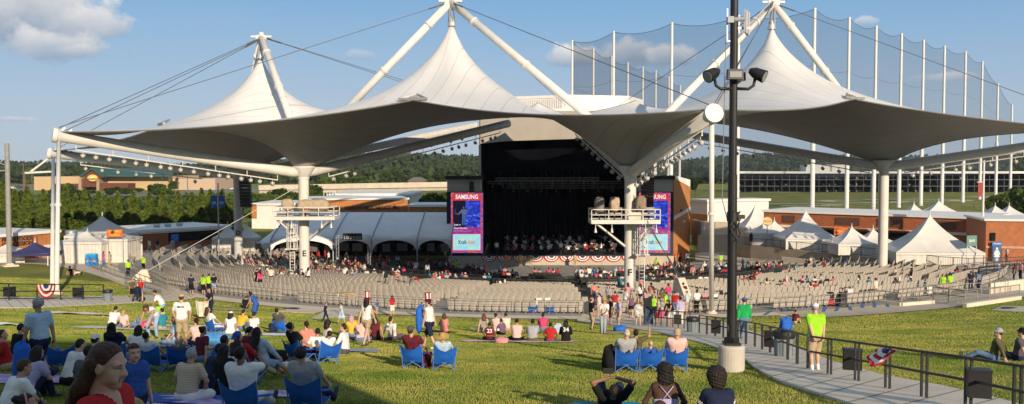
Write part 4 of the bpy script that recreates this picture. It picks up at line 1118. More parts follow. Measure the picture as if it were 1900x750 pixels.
def board_sign(px, py, Y, w, h, mcol, txt, label, rz=0, post=True, tcol=WHITE, ts=.3, name='banner_sign'):
 c = P(px, py, Y); t_ = thing(name, label, 'sign', (c[0], c[1], gz(c[0], Y)), 0)
 rg = np.array([math.cos(rz), math.sin(rz), 0])
 MB().box(c, (w, .08, h), rz).build('sign_board', mcol, t_)
 if post:
  for sx in (-.45, .45): p = c + rg * w * sx + np.array([.05, .06, 0]); MB().bar((p[0], p[1], gz(p[0], p[1])), (p[0], p[1], c[2] + h / 2), .07).build('post', GALV, t_)
 if txt:
  nn = np.array([math.sin(rz), -math.cos(rz), 0])
  for i, l in enumerate(txt):
   lettering(l, ts, c + nn * .06 + np.array([0, 0, (len(txt) - 1) * ts * .55 - i * ts * 1.1]), rg, (0, 0, 1), tcol, t_, .006, True)
ORANGE_SIGN = mat('orange_sign', (.55, .12, .02), .6)
board_sign(213, 433, 96.5, 1.75, .85, ORANGE_SIGN, ['STUFFED', 'FOODS'], 'orange banner sign with pale lettering above the flat-topped tent', .15, tcol=mat('sign_yellow', (.75, .5, .1), .6), ts=.33)
board_sign(1560, 428, 110, 1.8, 1.05, ORANGE_SIGN, ['FOOD'], 'orange banner sign between the broad tent and the small square one', .1, tcol=mat('sign_yellow', (.75, .5, .1), .6), ts=.4)
board_sign(1803, 447, 93.5, 1.25, 1.15, mat('teal_sign', (.12, .24, .22), .6), ['BAR'], 'teal square sign on a post at the largest tent', .2, ts=.42)
kz = thing('blue_kiosk', 'bright blue kiosk panel with white lettering beside two strollers on the path', 'kiosk', (*G(171, 494)[:2], G(171, 494)[2]))
c = G(171, 494)
MB().box(c + np.array([0, 0, .6]), (1.1, .5, 1.2)).build('kiosk_body', mat('kiosk_blue', (.02, .22, .60), .5), kz)
MB().box(c + np.array([0, -.02, 1.28]), (1.1, .54, .16)).build('kiosk_top', mat('kiosk_cyan', (.03, .38, .70), .5), kz)
lettering('WELCOME', .2, c + np.array([0, -.27, .55]), (1, 0, 0), (0, 0, 1), WHITE, kz, .006, True)
rs_ = thing('round_sign', 'round cream sign on a post before the brick building', 'sign', (*pt(1424, 117.6), 0))
c = P(1424, 411, 117.6); mb = MB(); disc(mb, c, (0, 1, 0), .62, .08, 24); mb.build('sign_disc', mat('sign_cream', (.65, .50, .25), .6), rs_)
MB().bar((c[0], 117.7, 0), (c[0], 117.7, c[2]), .08).build('post', GREY_STEEL, rs_)
lettering('PIZZA', .36, c + np.array([0, -.06, 0]), (1, 0, 0), (0, 0, 1), mat('sign_red', (.4, .05, .03), .6), rs_, .006, True)
c = P(132, 433, 106); tag(MB().lathe((c[0], 106, 2.0), [(.35, 0), (.35, c[2] - 2.4), (.75, c[2] - 2.3), (.75, c[2] - 1.7), (.5, c[2] - 1.6)], 14).build('exhaust_vent', GALV), 'silver round exhaust vent beside the tall-peaked white tent', 'vent')
# ------------------------------------------------------------------ poles and banners
def pole(name, px, pyt, base, r, m, label, cat='pole', rt_=None):
 b = G(*base) if len(base) == 2 else np.array(base); top = P(px, pyt, b[1])
 t_ = thing(name, label, cat, b)
 MB().tube([b, (b[0], b[1], top[2])], [r, rt_ or r * .8], 14).build('shaft', m, t_, smooth=False)
 return t_, b, top[2]
t_, b, zt = pole('light_pole', 11, 266, (18, 494), .27, mat('weathered_grey', (.27, .27, .26), .6), 'bare grey steel pole on concrete footing at the edge of the lawn', rt_=.23)
MB().lathe(b, [(1.0, -.1), (1.0, .14), (.5, .17), (.4, .3)], 4).build('footing', CONCRETE_LIGHT, t_)
MB().bar((b[0], b[1], zt - 2.9), (b[0] - 4, b[1] - .5, zt - 3.0), .09).bar((b[0], b[1], zt - 2.4), (b[0] - 2.6, b[1] - .4, zt - 1.3), .07).build('side_arm', GREY_STEEL, t_)
c0 = pt(404, 104)
t_, b, zt = pole('banner_post', 404, 340, (*c0, gz(*c0)), .09, GALV, 'slim post with a pair of blue hanging banners before the evergreens', 'post')
BANNER = mat('banner_blue', (.03, .12, .40), .7)
for s in (-1, 1):
 c = P(404 + s * 7.2, 374, 104)
 MB().box(c, (.78, .04, 1.45)).build('banner', BANNER, t_)
 MB().box(c + np.array([0, -.025, -.15]), (.5, .02, .35)).build('banner_print', mat('banner_print', (.25, .4, .65), .7), t_)
 MB().bar((b[0], 104, c[2] + .75), (c[0] + s * .4, 104, c[2] + .75), .05).build('banner_arm', GALV, t_)
t_, b, zt = pole('banner_post', 1821, 298, (1822, 478), .14, WHITE_STEEL, 'tall white post with a red banner by the largest tent', 'post')
MB().box((b[0] - .35, b[1], P(0, 352, b[1])[2]), (.6, .04, 1.7)).build('banner', mat('banner_red', (.30, .05, .05), .7), t_)
MB().bar((b[0], b[1], P(0, 338, b[1])[2]), (b[0] - .8, b[1], P(0, 338, b[1])[2]), .06).build('banner_arm', WHITE_STEEL, t_)
# ------------------------------------------------------------------ driving range: poles, nets, turf targets, building
RANGEP = mat('range_pole', (.66, .66, .66), .45, .05, .5)
runA = [(1062, 75), (1139, 58), (1247, 42), (1371, 28), (1512, 15)]
runB = [(1062, 75), (1101, 90), (1135, 104), (1165, 116), (1193, 124), (1217, 131), (1241, 142), (1262, 158)]
runC = [(1512, 15), (1576, 32), (1626, 48), (1673, 62), (1714, 74), (1753, 85), (1792, 95), (1823, 114), (1852, 155), (1878, 194)]
HP = 46.0
def rpole(px, py):
 d_ = (HP - CAMZ) * 1600 / (312 - py); hh = HP
 if px == 1262: d_, = (345,)
 if px >= 1852: d_ = {1852: 306, 1878: 330}[px]
 top = P(px, py, d_); return top
cnt = 0
def add_pole(top, label):
 t_ = thing('net_pole', label, 'pole', (top[0], top[1], 0), 0, 'tall white driving range net poles')
 h = top[2]
 MB().tube([(top[0], top[1], -.5), (top[0], top[1], h * .48), (top[0], top[1], h * .481), (top[0], top[1], h)], [.52, .48, .38, .32], 12).build('shaft', RANGEP, t_)
 MB().lathe((top[0], top[1], h * .47), [(.56, 0), (.56, .5)], 12).build('pole_joint', RANGEP, t_)
allp = [rpole(*q) for q in runA]
for i, q in enumerate(allp): add_pole(q, f'white net pole above the stage roof, {ORDW[i]} in the nearer net' if i < 4 else 'tallest white net pole where two nets meet, behind the peaked cone')
pB = [rpole(*q) for q in runB]; pC = [rpole(*q) for q in runC]
for i, q in enumerate(pB[1:]): add_pole(q, f'distant white net pole receding over the stage roof, {ORDW[i]} after its corner')
for i, q in enumerate(pC[1:]): add_pole(q, f'white net pole in the line above the brick building, {ORDW[i]} after the tallest pole')
def net_mat():
 m = bpy.data.materials.new('net_mesh'); m.use_nodes = True; t = m.node_tree; b = t.nodes['Principled BSDF']
 b.inputs['Base Color'].default_value = (.05, .07, .11, 1); b.inputs['Roughness'].default_value = 1
 tr = t.nodes.new('ShaderNodeBsdfTransparent'); mx = t.nodes.new('ShaderNodeMixShader'); mx.inputs[0].default_value = .27
 t.links.new(tr.outputs[0], mx.inputs[1]); t.links.new(b.outputs[0], mx.inputs[2]); t.links.new(mx.outputs[0], t.nodes['Material Output'].inputs['Surface'])
 return m
NET = net_mat()
def net(tops_, label, z0=8.5):
 t_ = thing('range_net', label, 'net', (tops_[0][0], tops_[0][1], 0))
 for i in range(len(tops_) - 1):
  a, b = tops_[i], tops_[i + 1]; m = MB(); pts = []
  for q in range(11):
   s = q / 10; p = a + (b - a) * s; sag = 4 * s * (1 - s) * 1.3
   zt_ = p[2] - .2 - sag
   pts.append([(p[0], p[1], z0), (p[0], p[1], (z0 + zt_) / 2), (p[0], p[1], zt_)])
  m.grid(pts); m.build('net_panel', NET, t_)
  MB().tube([r_[2] for r_ in pts], .06, 4).build('net_cable', CABLE, t_)
  MB().tube([(r_[2][0], r_[2][1], r_[2][2] * .72 + .5) for r_ in pts], .035, 4).build('net_cable', CABLE, t_)
net(allp, 'fine dark net strung on tall poles above the stage roof')
net(pB, 'fine net receding behind the stage roof')
net(pC, 'fine dark net above the brick building and tents')
rbz = thing('range_building', 'long dark three-storey driving range building with white roof edge', 'building', (150, 372, 0))
x0, x1, y0r = P(1368, 312, 372)[0], P(2000, 312, 372)[0], 372
ztp = P(0, 322, 372)[2]
MB().box(((x0 + x1) / 2, y0r + 7, ztp / 2), (x1 - x0, 8, ztp)).build('rear_wall', mat('bay_dark', (.012, .014, .02), .8), rbz)
for i in range(3):
 z = ztp * i / 3
 MB().box(((x0 + x1) / 2, y0r + 1.6, z + .12), (x1 - x0, 4.8, .3)).build('floor_slab', mat('slab_grey', (.085, .09, .11), .7), rbz)
MB().box(((x0 + x1) / 2, y0r + 4, ztp + .45), (x1 - x0 + 3, 14, .9)).build('roof', ROOF_WHITE, rbz)
n_ = 46
for i in range(n_ + 1):
 MB().box((x0 + (x1 - x0) * i / n_, y0r + 1.6, ztp / 2), (.25, 4.4, ztp)).build('bay_divider', mat('divider', (.04, .045, .055), .6), rbz)
for i in range(60):
 fl = rnd.randrange(3); xx = rnd.uniform(x0, min(x1, x0 + 105)); MB().box((xx, y0r + 1.0 + rnd.uniform(0, 1.5), ztp * fl / 3 + .75), (rnd.uniform(.3, 1.0), .4, rnd.uniform(.5, 1.1))).build('bay_seat', mat(f'bay_furn{i % 3}', ((.35, .35, .36), (.16, .12, .11), (.22, .24, .3))[i % 3], .7), rbz)
xw0, xw1 = P(1494, 312, 378)[0], P(1568, 312, 378)[0]
MB().box(((xw0 + xw1) / 2, 381, ztp + 2.2), (xw1 - xw0, 8, 3.2)).build('roof_block', mat('pale_wall', (.6, .58, .54), .7), rbz)
MB().box((P(1365, 312, 370)[0], 373, ztp / 2), (.8, 6, ztp + .4)).build('end_frame', WHITE, rbz)
TG = [mat('target_turf', (.10, .17, .04), .95, .2, .3), mat('target_sand', (.45, .40, .26), .9, .2, .3), mat('target_rim', (.5, .18, .08), .8)]
def ellipse(px, py, w, h, m, lift, nm):
 c = G(px, py); mb = MB(); n = 28
 pts = [(c[0] + w * math.cos(2 * PI * i / n), c[1] + h * math.sin(2 * PI * i / n)) for i in range(n)]
 mb.add([(p[0], p[1], gz(*p) + lift) for p in pts] + [(c[0], c[1], gz(c[0], c[1]) + lift)], [(i, (i + 1) % n, n) for i in range(n)])
 tag(mb.build(nm, m), kind='structure')
for i, (px, py, w, h) in enumerate(((1335, 374, 13, 12), (1480, 380, 14, 9), (1440, 357, 18, 10), (1600, 374, 14, 12), (1390, 382, 9, 8), (1700, 372, 18, 10), (1850, 366, 20, 9))):
 ellipse(px, py, w, h, TG[i % 2], .06, 'range_target_ground'); ellipse(px, py, w * .6, h * .6, TG[(i + 1) % 2], .10, 'range_target_ground')
m = MB()
for i in range(30):
 a, b = P(1280 + i * 22, 312, 205 + i * .4)[0], P(1280 + (i + 1) * 22, 312, 205 + (i + 1) * .4)[0]
 m.bar((a, 205 + i * .4, .9), (b, 205 + i * .4 + .4, .9), .05).bar((a, 205 + i * .4, 0), (a, 205 + i * .4, 1.8), .08).bar((a, 205 + i * .4, 1.75), (b, 205 + i * .4 + .4, 1.75), .05)
tag(m.build('range_fence', DARK_METAL), 'thin dark boundary fence across the driving range turf', 'fence')
# ------------------------------------------------------------------ far west: store, road, overpass
st = thing('outdoor_store', 'wide tan retail store with green gabled roof and oval sign', 'store', (*pt(200, 400), 0))
Y = 400; zb = gz(*pt(200, 400)); TANW = mat('tan_stucco', (.50, .36, .20), .85, .06, .1)
def sbox(a, b, top, y0_, dep, m, nm, bot=None):
 xa_, xb_ = P(a, 312, Y)[0], P(b, 312, Y)[0]; z1 = P(0, top, Y)[2]; z0 = zb if bot is None else P(0, bot, Y)[2]
 MB().box(((xa_ + xb_) / 2, y0_ + dep / 2, (z0 + z1) / 2), (xb_ - xa_, dep, z1 - z0)).build(nm, m, st)
sbox(58, 152, 328, 402, 40, TANW, 'wall'); sbox(192, 305, 327, 404, 40, TANW, 'wall'); sbox(300, 388, 332, 408, 40, mat('tan_pink', (.48, .36, .27), .85), 'wall')
sbox(154, 190, 331, 397, 12, mat('store_maroon', (.13, .045, .03), .8), 'entrance_block', 347)
sbox(153, 158, 331, 396, 12, mat('store_stone', (.35, .26, .18), .8), 'stone_pier'); sbox(186, 191, 331, 396, 12, mat('store_stone', (.35, .26, .18), .8), 'stone_pier')
sbox(192, 244, 340, 396, 8, mat('store_maroon', (.13, .045, .03), .8), 'canopy_wall'); sbox(102, 152, 341, 398, 5, mat('store_maroon', (.13, .045, .03), .8), 'canopy_wall')
GREENR = mat('green_roof', (.03, .10, .085), .6)
m = MB(); pk = lambda px, py, y: P(px, py, y)
a, b, c = P(150, 330, 396), P(194, 330, 396), P(172, 316, 396)
m.slab([a, b, c], (0, 2, 0)); m.build('gable', mat('store_maroon', (.13, .045, .03), .8), st)
m = MB(); m.slab([a + [0, -1, .1], c + [0, -1, .3], c + [0, 22, .3], a + [0, 22, .1]], (0, 0, .8)); m.slab([c + [0, -1, .3], b + [0, -1, .1], b + [0, 22, .1], c + [0, 22, .3]], (0, 0, .8))
a, b = P(178, 328, 398), P(322, 328, 398); c, d_ = P(318, 314, 425), P(180, 314, 425)
m.slab([a, b, c, d_], (0, 0, .6)); m.build('green_roof', GREENR, st)
n = 28; c = P(172, 330.5, 395.5); rx, rz_ = 2.4, 1.55
el_ = lambda k, dy, col_, nm: MB().slab([(c[0] + k * rx * math.cos(2 * PI * i / n), 395.4 - dy, c[2] + k * rz_ * math.sin(2 * PI * i / n)) for i in range(n)], (0, .1, 0)).build(nm, col_, st)
el_(1, 0, mat('store_sign_yellow', (.78, .48, .10), .6), 'oval_sign');
fsh = [(-1.5, -.3), (-1.1, .25), (-.3, .65), (.5, .55), (1.1, .75), (1.0, .3), (1.3, -.1), (.6, .1), (-.2, -.1), (-.8, -.55)]
MB().slab([(c[0] + u * 1.05, 395.25, c[2] + v_) for u, v_ in fsh], (0, .1, 0)).build('fish_emblem', mat('emblem_cream', (.8, .72, .5), .6), st)
MB().slab([(c[0] - 1.5 + u * .35, 395.2, c[2] - .6 + v_ * .4) for u, v_ in fsh], (0, .06, 0)).build('emblem_accent', mat('emblem_dark', (.06, .03, .02), .6), st)  # small dark second fish shape on the oval sign
lettering('Outdoors', 1.1, (c[0] + .3, 395.15, c[2] - .35), (1, 0, 0), (0, 0, 1), mat('emblem_dark', (.06, .03, .02), .6), st, .02, True, .2)
ASPH = mat('asphalt', (.12, .12, .125), .9, .15, .05); PARK = mat('parking_asphalt', (.17, .17, .175), .9, .1, .03)
strip('parking_lot', [(-60, 348), (60, 343), (56, 341)], [(-60, 358), (70, 352), (96, 349)], PARK, .08, 20)
strip('highway', [(-80, 366), (200, 361), (420, 352), (620, 348), (900, 347)], [(-80, 371), (200, 366), (420, 356), (620, 352), (900, 351)], PARK, .1, 60)
strip('side_road', [(560, 342), (640, 337), (700, 335), (745, 338)], [(560, 346), (655, 341), (712, 340), (790, 356)], ASPH, .12, 30)
ov = thing('overpass', 'long pale concrete overpass crossing behind the artist wing', 'bridge', (*pt(650, 240), 0))
a, b = P(480, 353, 250), P(850, 347, 236); n = np.array([0, 9, 0])
m = MB(); m.slab([a, b, b + [0, 0, 1.4], a + [0, 0, 1.4]], (0, .4, 0)); m.build('parapet', CONCRETE_LIGHT, ov)
MB().slab([a + [0, .5, -.9], b + [0, .5, -.9], b + n + [0, 0, -.9], a + n + [0, 0, -.9]], (0, 0, .9)).build('deck', CONCRETE, ov)
MB().slab([a + n, b + n, b + n + [0, 0, 1.3], a + n + [0, 0, 1.3]], (0, .4, 0)).build('rear_parapet', CONCRETE_LIGHT, ov)
for t in (.1, .33, .55, .78):
 p = a + (b - a) * t + n * .5; MB().tube([(p[0], p[1], 0), (p[0], p[1], p[2] - .8)], .7, 10).build('pier', CONCRETE, ov)
for (px, py, w, col_, lbl) in ((775, 340, 8, (.35, .16, .1), 'small orange-brick house among the trees near the stage'), (40, 322, 16, (.3, .3, .3), 'grey house roof on the wooded hill'), (130, 318, 14, (.4, .33, .28), 'pale house on the wooded hill above the store')):
 Yq = 420 if px == 775 else 700; p = P(px, py, Yq); z0 = gz(p[0], Yq)
 h = thing('distant_house', lbl, 'house', (p[0], Yq, z0)); zt_ = max(p[2], z0 + 4)
 MB().box((p[0], Yq, (z0 + zt_) / 2), (w, 8, zt_ - z0)).build('wall', mat(f'house{px}', col_, .8), h)
 MB().prism([(p[0] - w * .55, Yq - 4.6), (p[0] + w * .55, Yq - 4.6), (p[0] + w * .55, Yq + 4.6), (p[0] - w * .55, Yq + 4.6)], zt_, zt_ + .3).box((p[0], Yq, zt_ + 1.1), (w * 1.1, 9, 1.6), taper=.4).build('roof', mat('shingle', (.14, .13, .13), .8), h)
for i, (px, pyt, Yq) in enumerate(((43, 312, 330), (59, 318, 420), (108, 314, 520), (46, 330, 260), (330, 332, 330), (348, 335, 350))):
 p = P(px, pyt, Yq); z0 = gz(p[0], Yq); t_ = thing('utility_pole', f'thin distant utility pole, {ORDW[i]} counted from the grey steel pole', 'pole', (p[0], Yq, z0), 0, 'distant utility poles')
 MB().tube([(p[0], Yq, z0), (p[0], Yq, p[2] + 2)], [.22, .14], 8).build('shaft', mat('pole_wood', (.16, .12, .09), .9), t_)
 MB().bar((p[0] - 1.2, Yq, p[2] + 1.2), (p[0] + 1.2, Yq, p[2] + 1.2), .16).build('cross_arm', mat('pole_wood', (.16, .12, .09), .9), t_)
def car_parts(col_):
 b = MB();
 prof = [(-2.2, .35), (-2.25, .75), (-1.9, .9), (-1.0, .98), (-.45, 1.42), (.95, 1.45), (1.6, 1.0), (2.15, .92), (2.2, .4)]
 n = len(prof);
 for s in (-1, 1): pass
 vs = [(x, -.85, z) for x, z in prof] + [(x, .85, z) for x, z in prof]
 fs = [tuple(range(n)), tuple(range(2 * n - 1, n - 1, -1))] + [(i, i + n, (i + 1) % n + n, (i + 1) % n) for i in range(n)]
 b.add(vs, fs); return b
cars = [((20, 352.5), (.6, .6, .6), 'white car in the far parking lot, first row'), ((33, 350), (.05, .05, .06), 'black car in the far parking lot'), ((46, 347.5), (.3, .03, .03), 'dark red car in the far parking lot'), ((76, 368), (.03, .03, .04), 'dark car on the highway behind the prop poles'), ((437, 353.5), (.7, .7, .7), 'white car on the highway near the grey column'), ((452, 352.5), (.35, .36, .38), 'silver car following a white one on the highway'), ((708, 337), (.28, .1, .08), 'reddish lorry-like car on the side road under the woods')]
for (pp, c_, lbl) in cars:
 p = G(*pp); t_ = thing('car', lbl, 'car', p + [0, 0, .12])
 local('body', car_parts(c_), mat(f'car_{c_}', c_, .3), t_)
 m = MB().box((.25, 0, 1.2), (1.9, 1.74, .34), taper=.9); local('window_band', m, mat('dark_glass', (.10, .10, .10), .2, spec=.6), t_)
 for sx in (-1.35, 1.35):
  for sy in (-.8, .8):
   mb = MB(); disc(mb, (sx, sy, .33), (0, 1, 0), .33, .2, 12); local('wheel', mb, BLACK, t_)
# ------------------------------------------------------------------ foliage
def leaf_mat(name, a, b, tr=.25):
 m = bpy.data.materials.new(name); m.use_nodes = True; t = m.node_tree; p = t.nodes['Principled BSDF']
 p.inputs['Roughness'].default_value = .75; p.inputs['Specular IOR Level'].default_value = .15
 g_ = t.nodes.new('ShaderNodeNewGeometry'); r = t.nodes.new('ShaderNodeValToRGB')
 r.color_ramp.elements[0].color = (*a, 1); r.color_ramp.elements[1].color = (*b, 1)
 t.links.new(g_.outputs['Random Per Island'], r.inputs[0]); t.links.new(r.outputs[0], p.inputs['Base Color'])
 ts = t.nodes.new('ShaderNodeBsdfTranslucent'); t.links.new(r.outputs[0], ts.inputs[0])
 mx = t.nodes.new('ShaderNodeMixShader'); mx.inputs[0].default_value = tr
 t.links.new(p.outputs[0], mx.inputs[1]); t.links.new(ts.outputs[0], mx.inputs[2]); t.links.new(mx.outputs[0], t.nodes['Material Output'].inputs['Surface'])
 return m
BARK = mat('bark', (.10, .075, .055), .95, .2, 6, .5, 20)
LEAF_CON = leaf_mat('evergreen_leaf', (.06, .105, .018), (.17, .205, .035))
LEAF_A = leaf_mat('broad_leaf', (.035, .065, .018), (.085, .13, .03))
LEAF_B = leaf_mat('bright_leaf', (.055, .09, .02), (.13, .17, .04))
LEAF_D = leaf_mat('dark_leaf', (.022, .045, .018), (.06, .085, .025))
def quads(c, size, rs, up=.3):
 """one leaf-clump face per centre"""
 n = len(c)
 d = rs.normal(size=(n, 3)); d[:, 2] += up; d /= np.linalg.norm(d, axis=1)[:, None]
 u = np.cross(d, rs.normal(size=(n, 3))); u /= np.linalg.norm(u, axis=1)[:, None]; v = np.cross(d, u)
 s = size * rs.uniform(.6, 1.3, (n, 1)); k = rs.uniform(.55, 1.0, (n, 1))
 bend = d * s * .25
 V = np.stack([c - u * s - v * s * k * .6, c + u * s * .8 - v * s * k, c + u * s + v * s * k * .7 + bend, c - u * s * .7 + v * s * k + bend], 1).reshape(-1, 3)
 F = np.arange(4 * n).reshape(-1, 4)
 return V, F
def fast_mesh(name, V, F, m):
 me = bpy.data.meshes.new(name); nf, k = F.shape
 me.vertices.add(len(V)); me.vertices.foreach_set('co', V.astype(np.float32).ravel())
 me.loops.add(nf * k); me.loops.foreach_set('vertex_index', F.astype(np.int32).ravel())
 me.polygons.add(nf); me.polygons.foreach_set('loop_start', np.arange(0, nf * k, k, dtype=np.int32))
 me.update(calc_edges=True); me.materials.append(m)
 return me
def conifer(seed, H=7.6, W=1.42, n=4200):
 rs = np.random.RandomState(seed)
 ph = rs.uniform(0, 6, 6)
 t = rs.beta(1.0, 1.35, n); a = rs.uniform(0, 2 * PI, n)
 rad = W * (1 - t) ** .95 * (1 + .16 * np.sin(3 * a + ph[0] + 5 * t) + .12 * np.sin(7 * a + ph[1] - 9 * t) + .10 * np.sin(22 * t + ph[2])) + .08
 rr = rad * rs.uniform(.55, 1.03, n) ** .6
 c = np.stack([rr * np.cos(a), rr * np.sin(a), .25 + t * (H - .25)], 1)
 V, F = quads(c, .20, rs, .2)
 return V, F
def broad(seed, H=9, W=4.2, n=2600, leaf=.42):
 rs = np.random.RandomState(seed); nl = 11
 L_ = []
 for i in range(nl):
  a = rs.uniform(0, 2 * PI); q = rs.uniform(0, 1) ** .6; z = rs.uniform(.42, .88)
  L_.append((W * .62 * q * math.cos(a), W * .62 * q * math.sin(a), H * z, W * rs.uniform(.28, .48)))
 L_.append((0, 0, H * .82, W * .45))
 L_ = np.array(L_); k = rs.randint(0, len(L_), n)
 d = rs.normal(size=(n, 3)); d /= np.linalg.norm(d, axis=1)[:, None]
 r = L_[k, 3:4] * rs.uniform(.45, 1.06, (n, 1)) ** .5
 r *= (1 + .18 * np.sin(5 * d[:, :1] + 7 * d[:, 1:2] * 1.3 + k[:, None]))
 c = L_[k, :3] + d * r * np.array([1, 1, .8])
 V, F = quads(c, leaf, rs, .5)
 return V, F, L_
TREES = {}
def tree_proto(kind, v):
 key = (kind, v)
 if key in TREES: return TREES[key]
 if kind == 'conifer':
  V, F = conifer(10 + v); me = fast_mesh('crown', V, F, LEAF_CON)
  tm = MB().tube([(0, 0, -.2), (0, 0, 6.2)], [.16, .04], 7)
 else:
  V, F, L_ = broad(40 + v * 3 + len(kind)); me = fast_mesh('crown', V, F, {'broad': LEAF_A, 'bright': LEAF_B, 'dark': LEAF_D}[kind])
  tm = MB().tube([(0, 0, -.2), (.1, 0, 2), (0, .1, 5.5)], [.28, .2, .08], 7)
  for q in L_[:7]: tm.tube([(0, 0, 2.4), tuple(q[:3] * .6 + np.array([0, 0, .9])), tuple(q[:3])], [.12, .07, .03], 5)
 tme = mkobj('tmp', np.array(tm.v), tm.f, BARK); tdata = tme.data; bpy.data.objects.remove(tme)
 TREES[key] = (me, tdata); return TREES[key]
def plant(name, kind, v, x, y, z, s, label, group, sz=None, rz=None):
 me, td = tree_proto(kind, v)
 t_ = thing(name, label, 'tree', (x, y, z), rnd.uniform(0, 6) if rz is None else rz, group)
 t_.scale = (s, s, sz or s)
 for nm, d_ in (('crown', me), ('trunk', td)):
  o = bpy.data.objects.new(nm, d_); COL.objects.link(o); o.parent = t_
 return t_
row = [(-22, 340, 118), (4, 338, 118), (27, 352, 121), (50, 346, 122), (80, 352, 122), (102, 362, 124), (121, 345, 124), (140, 360, 126), (157, 351, 126), (183, 356, 127), (201, 366, 128), (218, 356, 128), (247, 356, 129), (277, 358, 130), (303, 350, 131), (330, 356, 132), (356, 357, 133), (374, 350, 134), (390, 352, 134), (413, 352, 135), (431, 362, 136)]
for i, (px, py, Y) in enumerate(row):
 p = P(px, py, Y); z0 = gz(p[0], Y); h = p[2] - z0
 plant('arborvitae', 'conifer', i % 4, p[0], Y, z0, .95 * (1 if i % 3 else 1.12), f'conical evergreen in the hedge-like row, {ORDW[i]} from the grey steel pole', 'evergreens in a row behind the concession buildings', sz=h / 7.6)
for i in range(16):
 px = 5 + i * 28 + rnd.uniform(-8, 8); Y = 116 + i * 1.1; p = P(px, 388 + rnd.uniform(-6, 10), Y); z0 = gz(p[0], Y)
 plant('arborvitae', 'conifer', (i + 1) % 4, p[0], Y, z0, 1.25, f'shorter rounded evergreen at the foot of the hedge row, {ORDW[i]} from the grey steel pole', 'short evergreens before the row', sz=max(.5, (p[2] - z0) / 7.6))
mid = [('dark', 12, 340, 200), ('broad', 30, 348, 175), ('dark', 112, 338, 260), ('broad', 128, 334, 235), ('dark', 140, 345, 200), ('broad', 103, 350, 190), ('dark', 205, 346, 300), ('dark', 216, 343, 320), ('broad', 234, 345, 310), ('dark', 285, 339, 300), ('broad', 298, 337, 290), ('broad', 310, 345, 280), ('bright', 170, 352, 330), ('bright', 258, 352, 350), ('broad', 322, 332, 360),
  ('broad', 468, 352, 190), ('bright', 497, 356, 185), ('dark', 518, 345, 230), ('broad', 540, 350, 200), ('broad', 582, 336, 215), ('bright', 604, 322, 262), ('broad', 622, 316, 272), ('dark', 640, 318, 285), ('broad', 660, 319, 280), ('bright', 684, 326, 270), ('broad', 700, 337, 262), ('broad', 720, 344, 258), ('dark', 652, 352, 195), ('broad', 676, 356, 188), ('bright', 632, 358, 190), ('broad', 600, 352, 205), ('dark', 725, 344, 290),
  ('bright', 786, 354, 170), ('broad', 803, 350, 176), ('broad', 822, 352, 180), ('dark', 770, 362, 165), ('broad', 760, 322, 430), ('dark', 742, 318, 460), ('broad', 790, 316, 440), ('dark', 815, 314, 450), ('broad', 716, 312, 520), ('broad', 735, 308, 560),
  ('bright', 1862, 350, 165), ('bright', 1882, 342, 172), ('broad', 1897, 350, 160), ('bright', 1842, 356, 190), ('broad', 1918, 340, 170), ('dark', 1290, 322, 300), ('broad', 1276, 318, 330)]
for i, (k, px, py, Y) in enumerate(mid):
 p = P(px, py, Y); z0 = gz(p[0], Y); h = max(p[2] - z0, 2.5); s = h / 10.2
 where = 'behind the evergreen row' if px < 330 else 'behind the white-walled hall' if px < 560 else 'behind the artist wing' if px < 730 and Y < 300 else 'by the orange block' if Y < 200 and px < 900 else 'on the slope beside the side road' if px < 900 else 'by the driving range turf'
 kn = {'dark': 'dark green', 'broad': 'mid green', 'bright': 'yellow-green'}[k]
 size = 'tall' if h > 8.5 else 'small' if h < 5 else 'medium'
 plant('broadleaf_tree', k, i % 3, p[0], Y, z0 - .3 * s, max(s, .5) * (1.15 if px < 900 else .7), f'{size} {kn} tree {where}, {ORDW[i % 20]} there', f'broadleaf trees {where}', sz=s)
def woods(name, n, pick, m, seed, leaf=2.3, per=20, rad=5.0, hr=(5, 11)):
 rs = np.random.RandomState(seed); C = []
 while len(C) < n:
  x, y = pick(rs)
  C.append((x, y, gz(x, y)))
 C = np.array(C); k = np.repeat(np.arange(n), per)
 hgt = rs.uniform(*hr, n)
 d = rs.normal(size=(n * per, 3)); d /= np.linalg.norm(d, axis=1)[:, None]
 c = C[k] + d * np.stack([np.full(n * per, rad)] * 2 + [hgt[k] * .55], 1) * rs.uniform(.5, 1.05, (n * per, 1)) + np.stack([np.zeros(n * per)] * 2 + [hgt[k] * .5], 1)
 V, F = quads(c, leaf, rs, .4)
 o = bpy.data.objects.new(name, fast_mesh(name, V, F, m)); COL.objects.link(o); tag(o, kind='stuff'); return o
def pick_polar(px0, px1, d0, d1, pw=1.0):
 def f(rs):
  px = rs.uniform(px0, px1); d = d0 + (d1 - d0) * rs.uniform() ** pw
  return (px - 950) / FPX * d, d
 return f
woods('distant_woods', 2600, pick_polar(-120, 600, 560, 1500), LEAF_D, 1)
woods('distant_woods', 1500, pick_polar(560, 960, 620, 1500), LEAF_D, 2)
woods('distant_woods', 2600, pick_polar(1150, 2050, 560, 1500), LEAF_D, 3)
woods('roadside_woods', 110, pick_polar(-60, 420, 205, 260), LEAF_A, 4, .6, 46, 2.2, (1.2, 3.0))
woods('roadside_woods', 170, pick_polar(420, 720, 175, 235), LEAF_A, 5, .6, 46, 2.3, (1.5, 4.0))
woods('roadside_woods', 110, pick_polar(560, 700, 268, 320), LEAF_A, 6, .8, 46, 3, (3, 6))
hb = thing('hillside_building', 'two-storey tan building at the top of the lawn', 'building', (-19, -18, 9))
MB().box((-18.1, -18, 13.7), (56.0, 14, 10.8)).build('wall', BEIGE, hb)
MB().box((-18.1, -18, 19.3), (56.4, 14.4, .4)).build('roof', ROOF_WHITE, hb)
